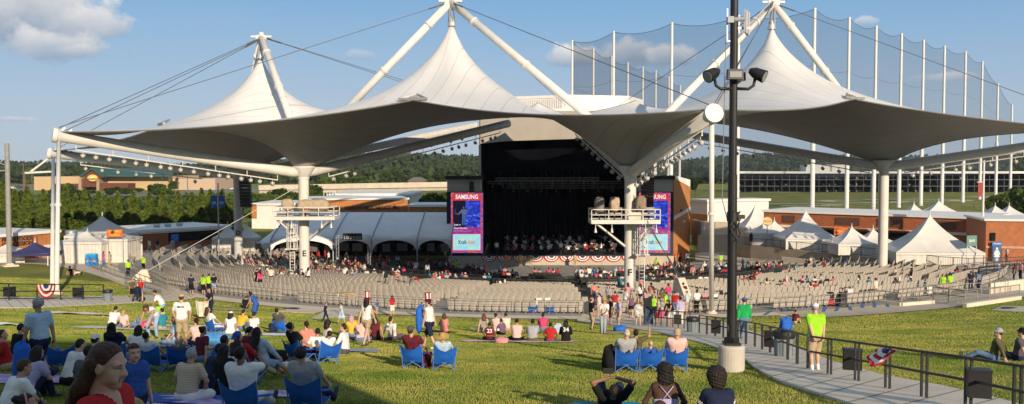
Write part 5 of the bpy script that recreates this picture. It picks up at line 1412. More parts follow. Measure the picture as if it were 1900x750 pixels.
for i in range(9):
 MB().box((-42 + i * 6, -10.95, 12.4), (2.4, .2, 2.2)).build('window', mat('dark_glass', (.10, .10, .10), .2, spec=.6), hb)
for i, (x, y, s) in enumerate(((34, -9, .8), (45, -4, .7))):
 plant('broadleaf_tree', 'broad', i % 3, x, y, gz(x, y), s, f'young tree at the top of the lawn behind the viewer, {ORDW[i]} of two', 'young trees at the top of the lawn')
# ------------------------------------------------------------------ seats
SEAT_GREY = mat('seat_plastic', (.43, .39, .335), .5, .10, 1.4, spec=.25)
SEAT_FRAME = mat('seat_frame', (.22, .21, .20), .6)
CHAIR_BLACK = mat('chair_black', (.016, .016, .018), .55, .2, 2)
def seat_mb():
 m = MB()
 b = []
 for z, y, w in ((.14, -.12, .215), (.42, -.16, .235), (.62, -.20, .245), (.86, -.255, .24), (.95, -.28, .205)):
  b.append([(-w, y - .01, z), (-w * .5, y - .035, z), (w * .5, y - .035, z), (w, y - .01, z)])
 b = np.array(b); f = b + np.array([0, .045, 0])
 m.grid(b); m.grid(f, flip=True)
 m.grid(np.stack([b[-1], f[-1]])); m.grid(np.stack([b[:, 0], f[:, 0]], 0)); m.grid(np.stack([f[:, -1], b[:, -1]], 0))
 m.box((0, .03, .42), (.45, .40, .05))
 m.box((0, -.06, .2), (.08, .22, .40), mi=1); m.box((-.25, -.02, .55), (.04, .36, .04), mi=1); m.box((-.25, -.12, .47), (.04, .06, .2), mi=1)
 return m
def chair_mb():
 m = MB()
 m.box((0, -.2, .66), (.42, .03, .34)); m.box((0, .02, .44), (.42, .40, .04))
 for x in (-.2, .2):
  m.bar((x, -.22, .85), (x, .2, 0), .03); m.bar((x, .12, .44), (x, -.24, 0), .03)
 return m
def row_positions(R, t0, t1, pitch, aisles, aw=1.1):
 out = []; t = math.radians(t0); st = pitch / R
 while t < math.radians(t1):
  dg = math.degrees(t)
  if not any(abs(dg - a) * PI / 180 * R < aw / 2 + .25 for a in aisles): out.append((R, t))
  t += st
 return out
AIS = [-76, -58, -41.5, -27, -13, 0.5, 14, 28, 43, 57]
GREY, BLK = [], []
R = 52.1; ri = 0
PIT = [2.5, 2.0, 1.65, 1.4, 1.2, 1.08]
while R > 31.4:
 GREY += [(r_, t, ri) for r_, t in row_positions(R, -84 if R < 50 else -72, 68 if R > 47 else 72, .56, AIS)]
 R -= PIT[ri] if ri < len(PIT) else 1.0; ri += 1
R = 29.4
ri = 0
while R > 15.5:
 if ri not in (5, 11): BLK += [(r_, t, ri) for r_, t in row_positions(R, -66, 62, .54, [-52, -33, -16, 2, 20, 38, 52])]
 R -= .92; ri += 1
def seat_xyz(R, t):
 x = CEN[0] + R * math.sin(t); y = CEN[1] - R * math.cos(t)
 return x, y, gz(x, y) + .04
def on_terrace(x, y):
 c = False; pl = TERR + [np.array([75., 128.]), np.array([TERR[0][0], 140.])]
 for (xi, yi), (xj, yj) in zip(pl, pl[-1:] + pl[:-1]):
  if (yi > y) != (yj > y) and x < (xj - xi) * (y - yi) / (yj - yi) + xi: c = not c
 return c
def clear_of_terrace(R, t):
 x, y, _ = seat_xyz(R, t); return not (on_terrace(x, y) or on_terrace(x + .3, y + 2.9) or on_terrace(x + 1.2, y + .8))
GREY = [q for q in GREY if clear_of_terrace(q[0], q[1])]; BLK = [q for q in BLK if clear_of_terrace(q[0], q[1])]
def in_view(x, y): return y > 5 and abs(x / y) < .61
def split_seats(L_, mb_, mats, name, stuff_name, lab, cat, grp, n_obj=300, blocked=()):
 pos = []
 for R, t, ri in L_:
  x, y, z = seat_xyz(R, t)
  if any((x - bx) ** 2 + (y - by) ** 2 < br * br for bx, by, br in blocked): continue
  pos.append((x, y, z, t, ri))      # t: yaw so that the seat faces the centre
 vis = [p for p in pos if in_view(p[0], p[1])]
 vis.sort(key=lambda p: p[0] ** 2 + p[1] ** 2)
 near = vis[:n_obj]; rest = [p for p in pos if p not in set(near)]
 first = None
 for x, y, z, t, ri in near:
  l_ = lab(x, y, ri)
  if first is None:
   first = local(name, mb_, mats, None); first.location = (x, y, z); first.rotation_euler = (0, 0, t); tag(first, l_, cat, grp)
  else: dup(first, (x, y, z), t, l_)
 V = np.array(mb_.v); A = []
 F = [[], []]
 n = len(V); fs = mb_.f; mi = []
 for k, (x, y, z, t, ri) in enumerate(rest):
  c, s = math.cos(t), math.sin(t)
  A.append(V @ np.array([[c, s, 0], [-s, c, 0], [0, 0, 1]]) + np.array([x, y, z]))
  F[0] += [tuple(i + k * n for i in f) for f in fs]; mi += mb_.m
 o = mkobj(stuff_name, np.concatenate(A), F[0], mats, mi=mi); tag(o, kind='stuff')
 return near, rest
blocked = [(*v['col'], 1.2) for v in VAL]
RN = ['last', 'second last', 'third last', 'fourth last', 'fifth last', 'sixth last', 'seventh last', 'eighth last']
near_g, rest_g = split_seats(GREY, seat_mb(), [SEAT_GREY, SEAT_FRAME], 'stadium_seat', 'grey_seating', lambda x, y, ri: f'grey plastic stadium seat in the {RN[min(ri, 7)]} row before the lawn', 'seat', 'grey stadium seats in the rows by the lawn', 300, blocked)
near_b, rest_b = split_seats(BLK, chair_mb(), [CHAIR_BLACK], 'folding_chair', 'black_folding_seating', lambda x, y, ri: f'black folding chair in the {RN[min(ri, 7)]} row of the front floor', 'chair', 'black folding chairs on the front floor', 300, blocked)
# ------------------------------------------------------------------ rails
RAIL_GREY = mat('rail_grey', (.24, .235, .22), .5, .1, 2, metal=.3)
def arc_rail(R, t0, t1, h, m, label, step=2.2, nb=2, lift=.05, name='guard_rail', balus=False, r=.03):
 cm = seat_xyz(R, math.radians((t0 + t1) / 2))
 t_ = thing(name, label, 'railing', cm)
 n = max(2, int(abs(math.radians(t1 - t0)) * R / step))
 pts = [np.array(seat_xyz(R, math.radians(t0 + (t1 - t0) * i / n))) + [0, 0, lift - .04] for i in range(n + 1)]
 for p in pts: MB().tube([p, p + [0, 0, h]], r, 6).build('post', m, t_)
 for k in range(nb):
  MB().tube([p + [0, 0, h - k * h / nb] for p in pts], r, 6).build('bar', m, t_)
 if balus:
  mb = MB()
  for i in range(n):
   for q in range(1, 14):
    p = pts[i] + (pts[i + 1] - pts[i]) * q / 14; mb.bar(p + [0, 0, .1], p + [0, 0, h], .018)
  mb.build('baluster_lattice', m, t_)
for i in range(6):
 a, b = -58 + i * 19.3, -58 + (i + 1) * 19.3 - .8
 arc_rail(53.0, a, b, 1.05, RAIL_GREY, f'thin grey rail along the last seat row, {ORDW[i]} length counted from the west path', 2.4, 3, r=.022)
for R, h, nm in ((30.4, 1.05, 'between grey seats and black chairs'), (24.9, 1.0, 'halfway among the black chairs'), (19.3, 1.0, 'close to the stage')):
 for i, (a, b) in enumerate(((-64, -34), (-32, -17), (-15, 1), (3, 19), (21, 60))):
  arc_rail(R, a, b, h, mat('rail_dark', (.07, .07, .07), .5), f'dark crowd rail {nm}, {ORDW[i]} length from the lounge tent', 1.9, 2, balus=R > 30, r=.025)
def line_rail(pxs, h, m, label, nb=2, step=1.6, r=.03, balus=False, w=None, name='guard_rail', lift=0, pair=0.0):
 ps = [G(*p) for p in pxs]
 t_ = thing(name, label, 'railing', ps[len(ps) // 2])
 d = np.r_[0, np.cumsum([np.linalg.norm(b - a) for a, b in zip(ps, ps[1:])])]
 n = max(1, int(d[-1] / step)); A = np.array(ps)
 at = lambda s: np.array([np.interp(s, d, A[:, k]) for k in range(3)]) + [0, 0, lift]
 S = np.linspace(0, d[-1], n + 1)
 for s in S:
  for off in ((-pair / 2, pair / 2) if pair else (0,)):
   p = at(np.clip(s + off, 0, d[-1]))
   o = MB().bar(p, p + [0, 0, h], r * 2).build('post', m, t_)
  if pair:
   p = at(s); q = at(min(s + .2, d[-1]))
   MB().bar(at(max(s - pair, 0)) + [0, 0, .015], at(min(s + pair, d[-1])) + [0, 0, .015], .14, .03).build('foot_plate', m, t_)
 fine = np.linspace(0, d[-1], 4 * n + 1)
 for k in range(nb):
  z = h - (h * .42) * k
  mb = MB()
  for a, b in zip(fine, fine[1:]): mb.bar(at(a) + [0, 0, z], at(b) + [0, 0, z], r * 2.2 if not w else w, r * 2.2)
  mb.build('bar', m, t_)
 if balus:
  mb = MB()
  for s in np.linspace(0, d[-1], int(d[-1] / .14)): p = at(s); mb.bar(p + [0, 0, .1], p + [0, 0, h], .018)
  mb.build('baluster_lattice', m, t_)
 return t_, at, d[-1]
line_rail([(-40, 559), (60, 559), (130, 558), (192, 557)], 1.1, BLACK, 'black pipe rail beside the path at the west lawn, with bunting', 3, 2.0, .028)
line_rail([(158, 492), (190, 505), (240, 523), (300, 547)], 1.05, RAIL_GREY, 'grey rail curving down the path past the blue kiosk', 3, 1.8, .022)
line_rail([(232, 536), (262, 545), (300, 553)], 1.0, RAIL_GREY, 'short grey stair rail at the west end of the seats', 2, 1.2, .025, True)
line_rail([(240, 507), (275, 520), (310, 540)], 1.0, RAIL_GREY, 'grey balustrade at the head of the west seating block', 2, 1.2, .025, True)
t_ = thing('guard_rail', 'long dark balustrade on the terrace edge in front of the white tents', 'railing', (*TERR[4], .1))
for a, b in zip(TERR, TERR[1:]):
 n = max(2, int(np.linalg.norm(b - a) / 2)); A_, B_ = np.array([*a, .1]), np.array([*b, .1])
 for z in (1.05, .12): MB().bar(A_ + [0, 0, z], B_ + [0, 0, z], .06).build('bar', DARK_METAL, t_)
 for i in range(n): p = A_ + (B_ - A_) * i / n; MB().bar(p, p + [0, 0, 1.05], .06).build('post', DARK_METAL, t_)
 mb = MB(); k = int(np.linalg.norm(b - a) / .16)
 for i in range(k): p = A_ + (B_ - A_) * i / k; mb.bar(p + [0, 0, .1], p + [0, 0, 1.05], .02)
 mb.build('baluster_lattice', DARK_METAL, t_)
line_rail([(1800, 510), (1850, 505), (1900, 500)], 1.0, BLACK, 'black queue rail near the restroom block', 2, 1.2, .03)
line_rail([(1792, 520), (1836, 512), (1880, 508), (1920, 506)], 1.0, BLACK, 'second black queue rail in front of the restroom block', 2, 1.3, .03)
m = MB()
ra = [G(1614, 560), G(1672, 568), G(1735, 563), G(1890, 556), G(1890, 545), G(1680, 545)]
rp = thing('wheelchair_ramp', 'concrete wheelchair ramp with grey rails on the east concourse', 'ramp', G(1740, 560))
for i, (a, b) in enumerate((((1614, 561), (1672, 569)), ((1672, 569), (1732, 564)), ((1790, 571), (1892, 556)))):
 p, q_ = G(*a), G(*b); MB().bar(p + [0, 0, .14], q_ + [0, 0, .14], .3, .32).build('kerb', CONCRETE_LIGHT, rp)
for i, (L_, hh) in enumerate((([(1614, 560), (1672, 568)], 1.0), ([(1674, 567), (1732, 562)], .95), ([(1732, 560), (1790, 567)], 1.15), ([(1790, 568), (1840, 562), (1892, 554)], 1.1), ([(1700, 553), (1800, 551), (1870, 545)], 1.1))):
 line_rail(L_, hh, RAIL_GREY, f'grey pipe rail of the wheelchair ramp, {ORDW[i]} run from the blue-striped bays', 3 if i < 2 else 2, 1.4, .025, i in (2, 3))
w0 = [G(1838, 548), G(1900, 540)]
tag(MB().slab([w0[0], w0[1], w0[1] + [0, 0, 1.0], w0[0] + [0, 0, 1.0]], (0, .4, 0)).build('concrete_wall', CONCRETE_LIGHT), 'short concrete wall at the top of the wheelchair ramp', 'wall')
for i, (px, py) in enumerate(((1000, 562), (1016, 562), (627, 553), (1578, 546), (1725, 541))):
 p = P(px, py - 3, float(G(px, 575)[1]) + .1 if i < 2 else float(G(px, py + 12)[1]));
 tag(MB().box(p, (.42, .03, .52)).build('notice_sheet', WHITE), ('white notice sheet on the seat rail behind the empty blue chairs, ' + ('first of two' if i == 0 else 'second of two')) if i < 2 else f'white notice sheet on the rail near {["the folded tan boards", "the mobility scooters", "the ramp"][i - 2]}', 'notice')
tb = G(640, 566); tag(MB().box(tb + [0, .6, .45], (1.5, .5, .9), .1).build('tan_board', mat('tan_board', (.45, .28, .10), .7)), 'tan folded boards leaning at the last-row rail', 'board')
for k, (ap, tp, lbl, fac) in enumerate((((255, 524), np.array([*VAL[1]['col'], 9.2]), 'sloped white concrete anchor block with thick strut at the west seat edge', 1), ((1270, 566), np.array([*VAL[2]['col'], 8.4]), 'tall pale anchor fin with thin cables in the seats by the walkway', -1))):
 a = G(*ap); t_ = thing('cable_anchor', lbl, 'anchor', a)
 d = tp - a; d /= np.linalg.norm(d); hd = np.array([d[0], d[1], 0]); hd /= np.linalg.norm(hd); sd = np.array([-hd[1], hd[0], 0])
 hgt = 1.2 if k == 0 else 2.1
 MB().slab([a - sd * .35 - hd * .9, a - sd * .35 + hd * 1.3, a - sd * .35 + hd * .9 + [0, 0, hgt], a - sd * .35 + hd * .4 + [0, 0, hgt]], sd * .7).build('anchor_block', CONCRETE_LIGHT, t_)
 if k == 0: MB().tube([a + hd * .6 + [0, 0, .9], tp], .024, 8).build('tie_strut', WHITE_STEEL, t_)
 else:
  for s in (-.15, 0, .15): MB().tube([a + hd * .6 + sd * s + [0, 0, hgt], tp + np.array([0, 0, s * 3])], .025, 5).build('tie_cable', CABLE, t_)
# ------------------------------------------------------------------ people: one continuous skin per body, grown from a posed skeleton
def nrmz(v):
 v = np.array(v, float); return v / max(np.linalg.norm(v), 1e-9)
def ik(a, c, l1, l2, pole):
 a = np.array(a, float); c = np.array(c, float); d = c - a; L_ = np.linalg.norm(d)
 L_ = min(max(L_, abs(l1 - l2) + .02), (l1 + l2) * .997); ax = d / max(np.linalg.norm(d), 1e-9)
 x = (L_ ** 2 + l1 ** 2 - l2 ** 2) / (2 * L_); h = math.sqrt(max(l1 ** 2 - x ** 2, 0))
 p = np.array(pole, float); p = p - ax * (p @ ax); p = nrmz(p)
 return a + ax * x + p * h, a + ax * L_
def rotm(axis, deg):
 return np.array(Matrix.Rotation(math.radians(deg), 3, axis))
def PZ(**k): return k
POSES = {
 'stand': PZ(pel=(0, .93), lean=2, hR=(.27, .05, .80), hL=(-.27, .05, .80), fR=(.11, 0, .08), fL=(-.11, .02, .08)),
 'pockets': PZ(pel=(0, .93), lean=0, hR=(.23, .12, .95), hL=(-.23, .12, .95), eR=(1, -.4, 0), eL=(-1, -.4, 0), fR=(.13, 0, .08), fL=(-.13, .0, .08)),
 'hands_behind': PZ(pel=(0, .93), lean=3, hR=(.13, -.20, .86), hL=(-.13, -.20, .86), eR=(1, -.6, 0), eL=(-1, -.6, 0), fR=(.10, .05, .08), fL=(-.10, -.05, .08)),
 'walk': PZ(pel=(0, .92), lean=4, hR=(.27, .22, .85), hL=(-.25, -.18, .83), fR=(.09, -.30, .10), fL=(-.09, .30, .08)),
 'walk_carry': PZ(pel=(0, .92), lean=4, hR=(.25, -.12, .82), hL=(-.30, .12, .78), fR=(.09, .28, .08), fL=(-.09, -.30, .10)),
 'hold': PZ(pel=(0, .93), lean=3, hR=(.14, .32, 1.02), hL=(-.14, .32, 1.05), eR=(1, -.3, -.5), eL=(-1, -.3, -.5), fR=(.12, 0, .08), fL=(-.12, .08, .08)),
 'wave': PZ(pel=(0, .93), lean=3, hR=(.32, .22, 1.55), hL=(-.27, .1, .82), eR=(1, 0, -.6), fR=(.12, 0, .08), fL=(-.12, .05, .08)),
 'bend': PZ(pel=(-.14, .86), lean=66, hR=(.22, .58, .38), hL=(-.16, .62, .34), fR=(.16, .02, .08), fL=(-.16, .0, .08), head=(10, 0), kR=(.2, 1, 0), kL=(-.2, 1, 0)),
 'stoop': PZ(pel=(-.06, .90), lean=34, hR=(.20, .50, .62), hL=(-.22, .46, .70), fR=(.12, .12, .08), fL=(-.12, -.12, .08), head=(20, 0)),
 'sit_ground': PZ(pel=(0, .11), lean=14, hR=(.20, .42, .34), hL=(-.20, .42, .34), fR=(.15, .58, .07), fL=(-.15, .58, .07), kR=(.15, .2, 1), kL=(-.15, .2, 1), eR=(1, -.2, -.6), eL=(-1, -.2, -.6)),
 'sit_hug': PZ(pel=(0, .11), lean=20, hR=(.05, .44, .30), hL=(-.05, .44, .30), fR=(.10, .50, .07), fL=(-.10, .50, .07), kR=(.1, .3, 1), kL=(-.1, .3, 1), eR=(1, -.1, -.5), eL=(-1, -.1, -.5)),
 'sit_lean_back': PZ(pel=(0, .11), lean=-16, hR=(.30, -.34, .03), hL=(-.30, -.34, .03), fR=(.14, .84, .07), fL=(-.12, .80, .07), kR=(.1, 0, 1), kL=(-.1, 0, 1), eR=(.6, -1, 0), eL=(-.6, -1, 0), head=(-4, 0)),
 'sit_cross': PZ(pel=(0, .10), lean=8, hR=(.20, .26, .20), hL=(-.20, .26, .20), fR=(-.14, .30, .08), fL=(.14, .36, .08), kR=(1, .5, .1), kL=(-1, .5, .1), eR=(1, -.2, -.5), eL=(-1, -.2, -.5)),
 'sit_side': PZ(pel=(0, .11), lean=6, side=-8, hR=(.34, -.12, .04), hL=(-.16, .34, .24), fR=(-.34, .42, .07), fL=(-.42, .26, .07), kR=(.7, .9, .1), kL=(-.2, 1, .1), eR=(1, -.5, 0), eL=(-1, -.2, -.5)),
 'camp': PZ(pel=(-.02, .33), lean=-20, hR=(.30, .25, .40), hL=(-.30, .25, .40), fR=(.15, .78, .07), fL=(-.15, .78, .07), kR=(.05, 0, 1), kL=(-.05, 0, 1), eR=(1, -.5, -.2), eL=(-1, -.5, -.2), head=(-12, 0)),
 'camp_phone': PZ(pel=(-.02, .33), lean=-10, hR=(.12, .34, .92), hL=(-.24, .3, .42), fR=(.15, .78, .07), fL=(-.15, .78, .07), kR=(.05, 0, 1), kL=(-.05, 0, 1), eR=(1, .2, -.6), eL=(-1, -.5, -.2), head=(-6, -16)),
 'camp_wave': PZ(pel=(-.02, .33), lean=-18, hR=(.42, .15, 1.12), hL=(-.30, .25, .40), fR=(.15, .78, .07), fL=(-.15, .78, .07), kR=(.05, 0, 1), kL=(-.05, 0, 1), eR=(1, 0, -.6), eL=(-1, -.5, -.2), head=(-12, 0)),
 'seat': PZ(pel=(0, .53), lean=-6, hR=(.20, .36, .62), hL=(-.20, .36, .62), fR=(.13, .48, .08), fL=(-.13, .48, .08), kR=(0, .4, 1), kL=(0, .4, 1), eR=(1, -.4, -.2), eL=(-1, -.4, -.2)),
 'seat_fwd': PZ(pel=(0, .53), lean=20, hR=(.12, .50, .60), hL=(-.12, .50, .60), fR=(.13, .42, .08), fL=(-.13, .42, .08), kR=(0, .4, 1), kL=(0, .4, 1), eR=(1, -.2, -.2), eL=(-1, -.2, -.2), head=(-6, 0)),
 'lie_phone': PZ(pel=(.30, .12), lean=-80, hR=(.10, -.20, .62), hL=(-.10, -.20, .62), fR=(.22, .86, .07), fL=(-.10, .80, .07), kR=(.15, 0, 1), kL=(-.05, 0, 1), eR=(1, -.2, -.1), eL=(-1, -.2, -.1), head=(0, 0), hup=26),
 'lie_back': PZ(pel=(0, .12), lean=-86, hR=(.28, -.22, .08), hL=(-.36, -.30, .08), fR=(.12, .52, .07), fL=(-.12, .80, .07), kR=(.1, 0, 1), kL=(-.1, 0, 1), eR=(1, 0, 0), eL=(-1, 0, 0), hup=10),
 'bow': PZ(pel=(0, .53), lean=6, hR=(.34, .42, .95), hL=(-.10, .46, 1.15), fR=(.16, .48, .08), fL=(-.16, .40, .08), kR=(0, .4, 1), kL=(0, .4, 1), eR=(1, -.2, -.2), eL=(-1, -.2, -.6)),
}
SKIN, TOP, LEGW, SHOE, HAIRG, EYE, LIP, BROW = range(8)
def skeleton(pose, fem=False, kid=False):
 q = POSES[pose]; J = {}
 py, pz = q['pel']; pel = np.array([0, py, pz]); J['pel'] = pel
 sw, hw = (.165, .095) if fem else (.19, .09)
 if kid: sw, hw = .15, .08
 B = rotm('Z', q.get('twist', 0)) @ rotm('X', -q['lean']) @ rotm('Y', q.get('side', 0))
 r, f, u = B[:, 0], B[:, 1], B[:, 2]
 low = rotm('X', -q['lean'] * .55); lu = low[:, 2]
 J['mid'] = pel + lu * .22; J['chest'] = J['mid'] + u * .20; J['neck'] = J['mid'] + u * .335
 J['r'], J['f'], J['u'] = r, f, u
 hp, hy = q.get('head', (0, 0))
 hl = q['lean'] * (.35 if abs(q['lean']) < 50 else .8) + hp - q.get('hup', 0) * -1
 if q['lean'] < -50: hl = q['lean'] + q.get('hup', 0)
 H = rotm('Z', hy) @ rotm('X', -hl)
 J['H'] = H; J['head'] = J['neck'] + u * .05 + H[:, 2] * .135 + H[:, 1] * .02
 for s, c in ((1, 'R'), (-1, 'L')):
  sh = J['mid'] + u * .30 + r * sw * s
  J['sh' + c] = sh
  h = q['h' + c]; el, wr = ik(sh, h, .285, .25, q.get('e' + c, (s * .5, -1, -.1)))
  J['el' + c], J['wr' + c] = el, wr
  d = nrmz(wr - el); J['hd' + c] = d
  hp_ = pel + np.array([hw * s, 0, 0]); J['hip' + c] = hp_
  kn, an = ik(hp_, q['f' + c], .44, .42, q.get('k' + c, (s * .06, 1, .05)))
  J['kn' + c], J['an' + c] = kn, an
  sd = nrmz(an - kn)
  fw = np.array([s * .15, 1.0, 0]) if sd[2] < -.5 else np.array([s * .2, .45, .85])
  J['toe' + c] = an + nrmz(fw) * .17 + np.array([0, 0, -.045 if sd[2] < -.5 else 0])
 return J
def prims(J, o):
 """(group, kind, params) list; o: outfit options"""
 f = o.get('fat', 1.0); fem = o.get('fem', False); L_ = []
 add = lambda grp, a, b, ra, rb, hard=False: L_.append((grp, 'c', np.array(a, float), np.array(b, float), ra, rb))
 r, fw, u = J['r'], J['f'], J['u']
 top = TOP; cl = .008
 ch, mid, pel = J['chest'], J['mid'], J['pel']
 w = .085 if fem else .105
 add(top, ch - r * w + u * .02, ch + r * w + u * .02, .108 * f + cl, .108 * f + cl)
 add(top, ch - r * w * .8 - u * .09, ch + r * w * .8 - u * .09, .108 * f + cl, .108 * f + cl)
 add(top, J['shL'] - u * .02 + r * .03, J['shR'] - u * .02 - r * .03, .066 + cl, .066 + cl)
 wr_ = .088 if fem else .108
 add(top, mid - r * .05, mid + r * .05, wr_ * f + cl + .012, wr_ * f + cl + .012)
 add(top, mid - r * .055 - (mid - pel) * .55, mid + r * .055 - (mid - pel) * .55, (.108 if fem else .118) * f + cl + .012, (.108 if fem else .118) * f + cl + .012)
 if fem:
  for s in (-1, 1): add(top, ch + r * .07 * s + fw * .075 - u * .04, ch + r * .07 * s + fw * .085 - u * .06, .062, .058)
 if f > 1.1: add(top, mid + fw * .06 - (mid - pel) * .3, mid + fw * .07 - (mid - pel) * .45, .12 * f, .12 * f)
 hipw = .085
 bot = o.get('bottom', 'pants')
 add(LEGW, pel - np.array([hipw, 0, 0]), pel + np.array([hipw, 0, 0]), .122 * f + cl, .122 * f + cl)
 if o.get('vneck'): add(SKIN, J['neck'] + fw * .045 - u * .01, ch + fw * .098 + u * .045, .05, .022)
 add(SKIN, J['neck'] - u * .04, J['head'] - J['H'][:, 2] * .06 - J['H'][:, 1] * .01, .056, .05)
 for s, c in ((1, 'R'), (-1, 'L')):
  sh, el, wrs = J['sh' + c], J['el' + c], J['wr' + c]
  add(SKIN, sh, el, .052 * (f * .5 + .5), .041); add(SKIN, el, wrs, .041, .029)
  sl = o.get('sleeve', 'short')
  if sl == 'short': add(top, sh, sh + (el - sh) * .62, .064 * (f * .5 + .5) + cl, .062 + cl)
  elif sl == 'long': add(top, sh, el, .062 + cl, .052 + cl); add(top, el, el + (wrs - el) * .93, .052 + cl, .038 + cl)
  elif sl == 'none': add(top, sh - r * s * .05, sh - r * s * .01, .058 + cl, .05 + cl)
  hip, kn, an, toe = J['hip' + c], J['kn' + c], J['an' + c], J['toe' + c]
  add(SKIN, hip, kn, .083, .056); add(SKIN, kn, an, .055, .036)
  mid_ = kn + (an - kn) * .3; add(SKIN, mid_ - fw * 0, kn + (an - kn) * .45, .05, .046)
  if bot == 'pants': add(LEGW, hip, kn, .096 * f + cl, .068 + cl); add(LEGW, kn, an - (an - kn) * .04, .066 + cl, .052 + cl)
  elif bot == 'shorts': add(LEGW, hip, hip + (kn - hip) * .86, .100 * f + cl, .086 + cl)
  elif bot == 'short_shorts': add(LEGW, hip, hip + (kn - hip) * .42, .100 * f + cl, .092 + cl)
  elif bot == 'skirt': add(LEGW, hip, hip + (kn - hip) * .8, .125, .145)
  elif bot == 'dress': add(TOP, hip, hip + (kn - hip) * .85, .125, .16); add(TOP, mid, pel, .115, .14)
  shoe = SHOE
  add(shoe, an + (an - kn) / .42 * .03, toe, .046, .038); add(shoe, an + (an - kn) / .42 * .035 - nrmz(toe - an) * .035, an + (an - kn) / .42 * .03, .042, .045)
  if o.get('sock'): add(EYE, an, an + (kn - an) * .22, .046, .05)
  if not o.get('fine_hands'):
   d = J['hd' + c]; add(SKIN, wrs, wrs + d * .09, .03, .036); add(SKIN, wrs + d * .09, wrs + d * .15, .032, .02)
 if o.get('body_head'): L_ += head_prims(J, o) + hair_prims(J, o, HAIRG)
 return L_
def head_prims(J, o):
 H = J['H']; c = J['head']; k = o.get('hk', 1.0)
 W_ = lambda x, y, z: c + H @ (np.array([x, y, z]) * k)
 L_ = []
 E = lambda grp, p, rx, ry, rz: L_.append((grp, 'e', W_(*p), H, np.array([rx, ry, rz]) * k, None))
 C = lambda grp, a, b, ra, rb: L_.append((grp, 'c', W_(*a), W_(*b), ra * k, rb * k))
 E(SKIN, (0, -.012, .025), .076, .095, .092); E(SKIN, (0, .028, -.045), .060, .064, .078)
 C(SKIN, (0, .070, -.100), (0, .055, -.098), .024, .03)
 C(SKIN, (-.035, .062, -.062), (.035, .062, -.062), .026, .026)
 C(SKIN, (0, .082, .012), (0, .106, -.030), .010, .0155)
 C(SKIN, (-.010, .094, -.034), (.010, .094, -.034), .0125, .0125)
 C(SKIN, (-.040, .068, .022), (.040, .068, .022), .017, .017)
 for s in (-1, 1):
  E(SKIN, (s * .077, -.008, -.012), .011, .021, .031); E(SKIN, (s * .040, .056, -.030), .024, .024, .026)
 if not o.get('body_head'):
  base = list(L_)
  def sy(x, z):
   lo_, hi_ = .02, .15
   for _ in range(13):
    m_ = (lo_ + hi_) / 2; q = W_(x, m_, z)[None]; d = np.array([1.0])
    for p_ in base: d = smin(d, prim_d(q, p_), KS[SKIN])
    if d[0] < 0: lo_ = m_
    else: hi_ = m_
   return lo_
  def F(grp, pts, r, off):
   q = [(x, sy(x, z) + off, z) for x, z in pts]
   for i in range(max(1, len(q) - 1)): C(grp, q[i], q[min(i + 1, len(q) - 1)], r, r)
  sm = o.get('smile')
  for s in (-1, 1):
   F(EYE, [(s * .024, -.001), (s * .038, -.0005)], .0056, -.0044 if not sm else -.0046); F(BROW, [(s * .031, .000)], .0052, -.0030)
   F(BROW, [(s * .018, .0045), (s * .031, .0068), (s * .044, .0035)], .0020, -.0009)
   F(BROW, [(s * .047, .018), (s * .036, .0225), (s * .018, .0195)], .0034, -.0018)
  if sm:
   up_, lo2 = [(-.029, -.0575), (-.015, -.0625), (0, -.0635), (.015, -.0625), (.029, -.0575)], [(-.029, -.0575), (-.016, -.0725), (0, -.0765), (.016, -.0725), (.029, -.0575)]
   F(LIP, up_, .0032, -.0010); F(LIP, lo2, .0040, -.0012); F(EYE, [(-.021, -.0655), (0, -.0695), (.021, -.0655)], .0048, -.0038)
  else: F(LIP, [(-.021, -.064), (0, -.0655), (.021, -.064)], .0052, -.0030)
 C(SKIN, (0, -.01, -.05), (0, -.03, -.16), .054, .056)
 return L_
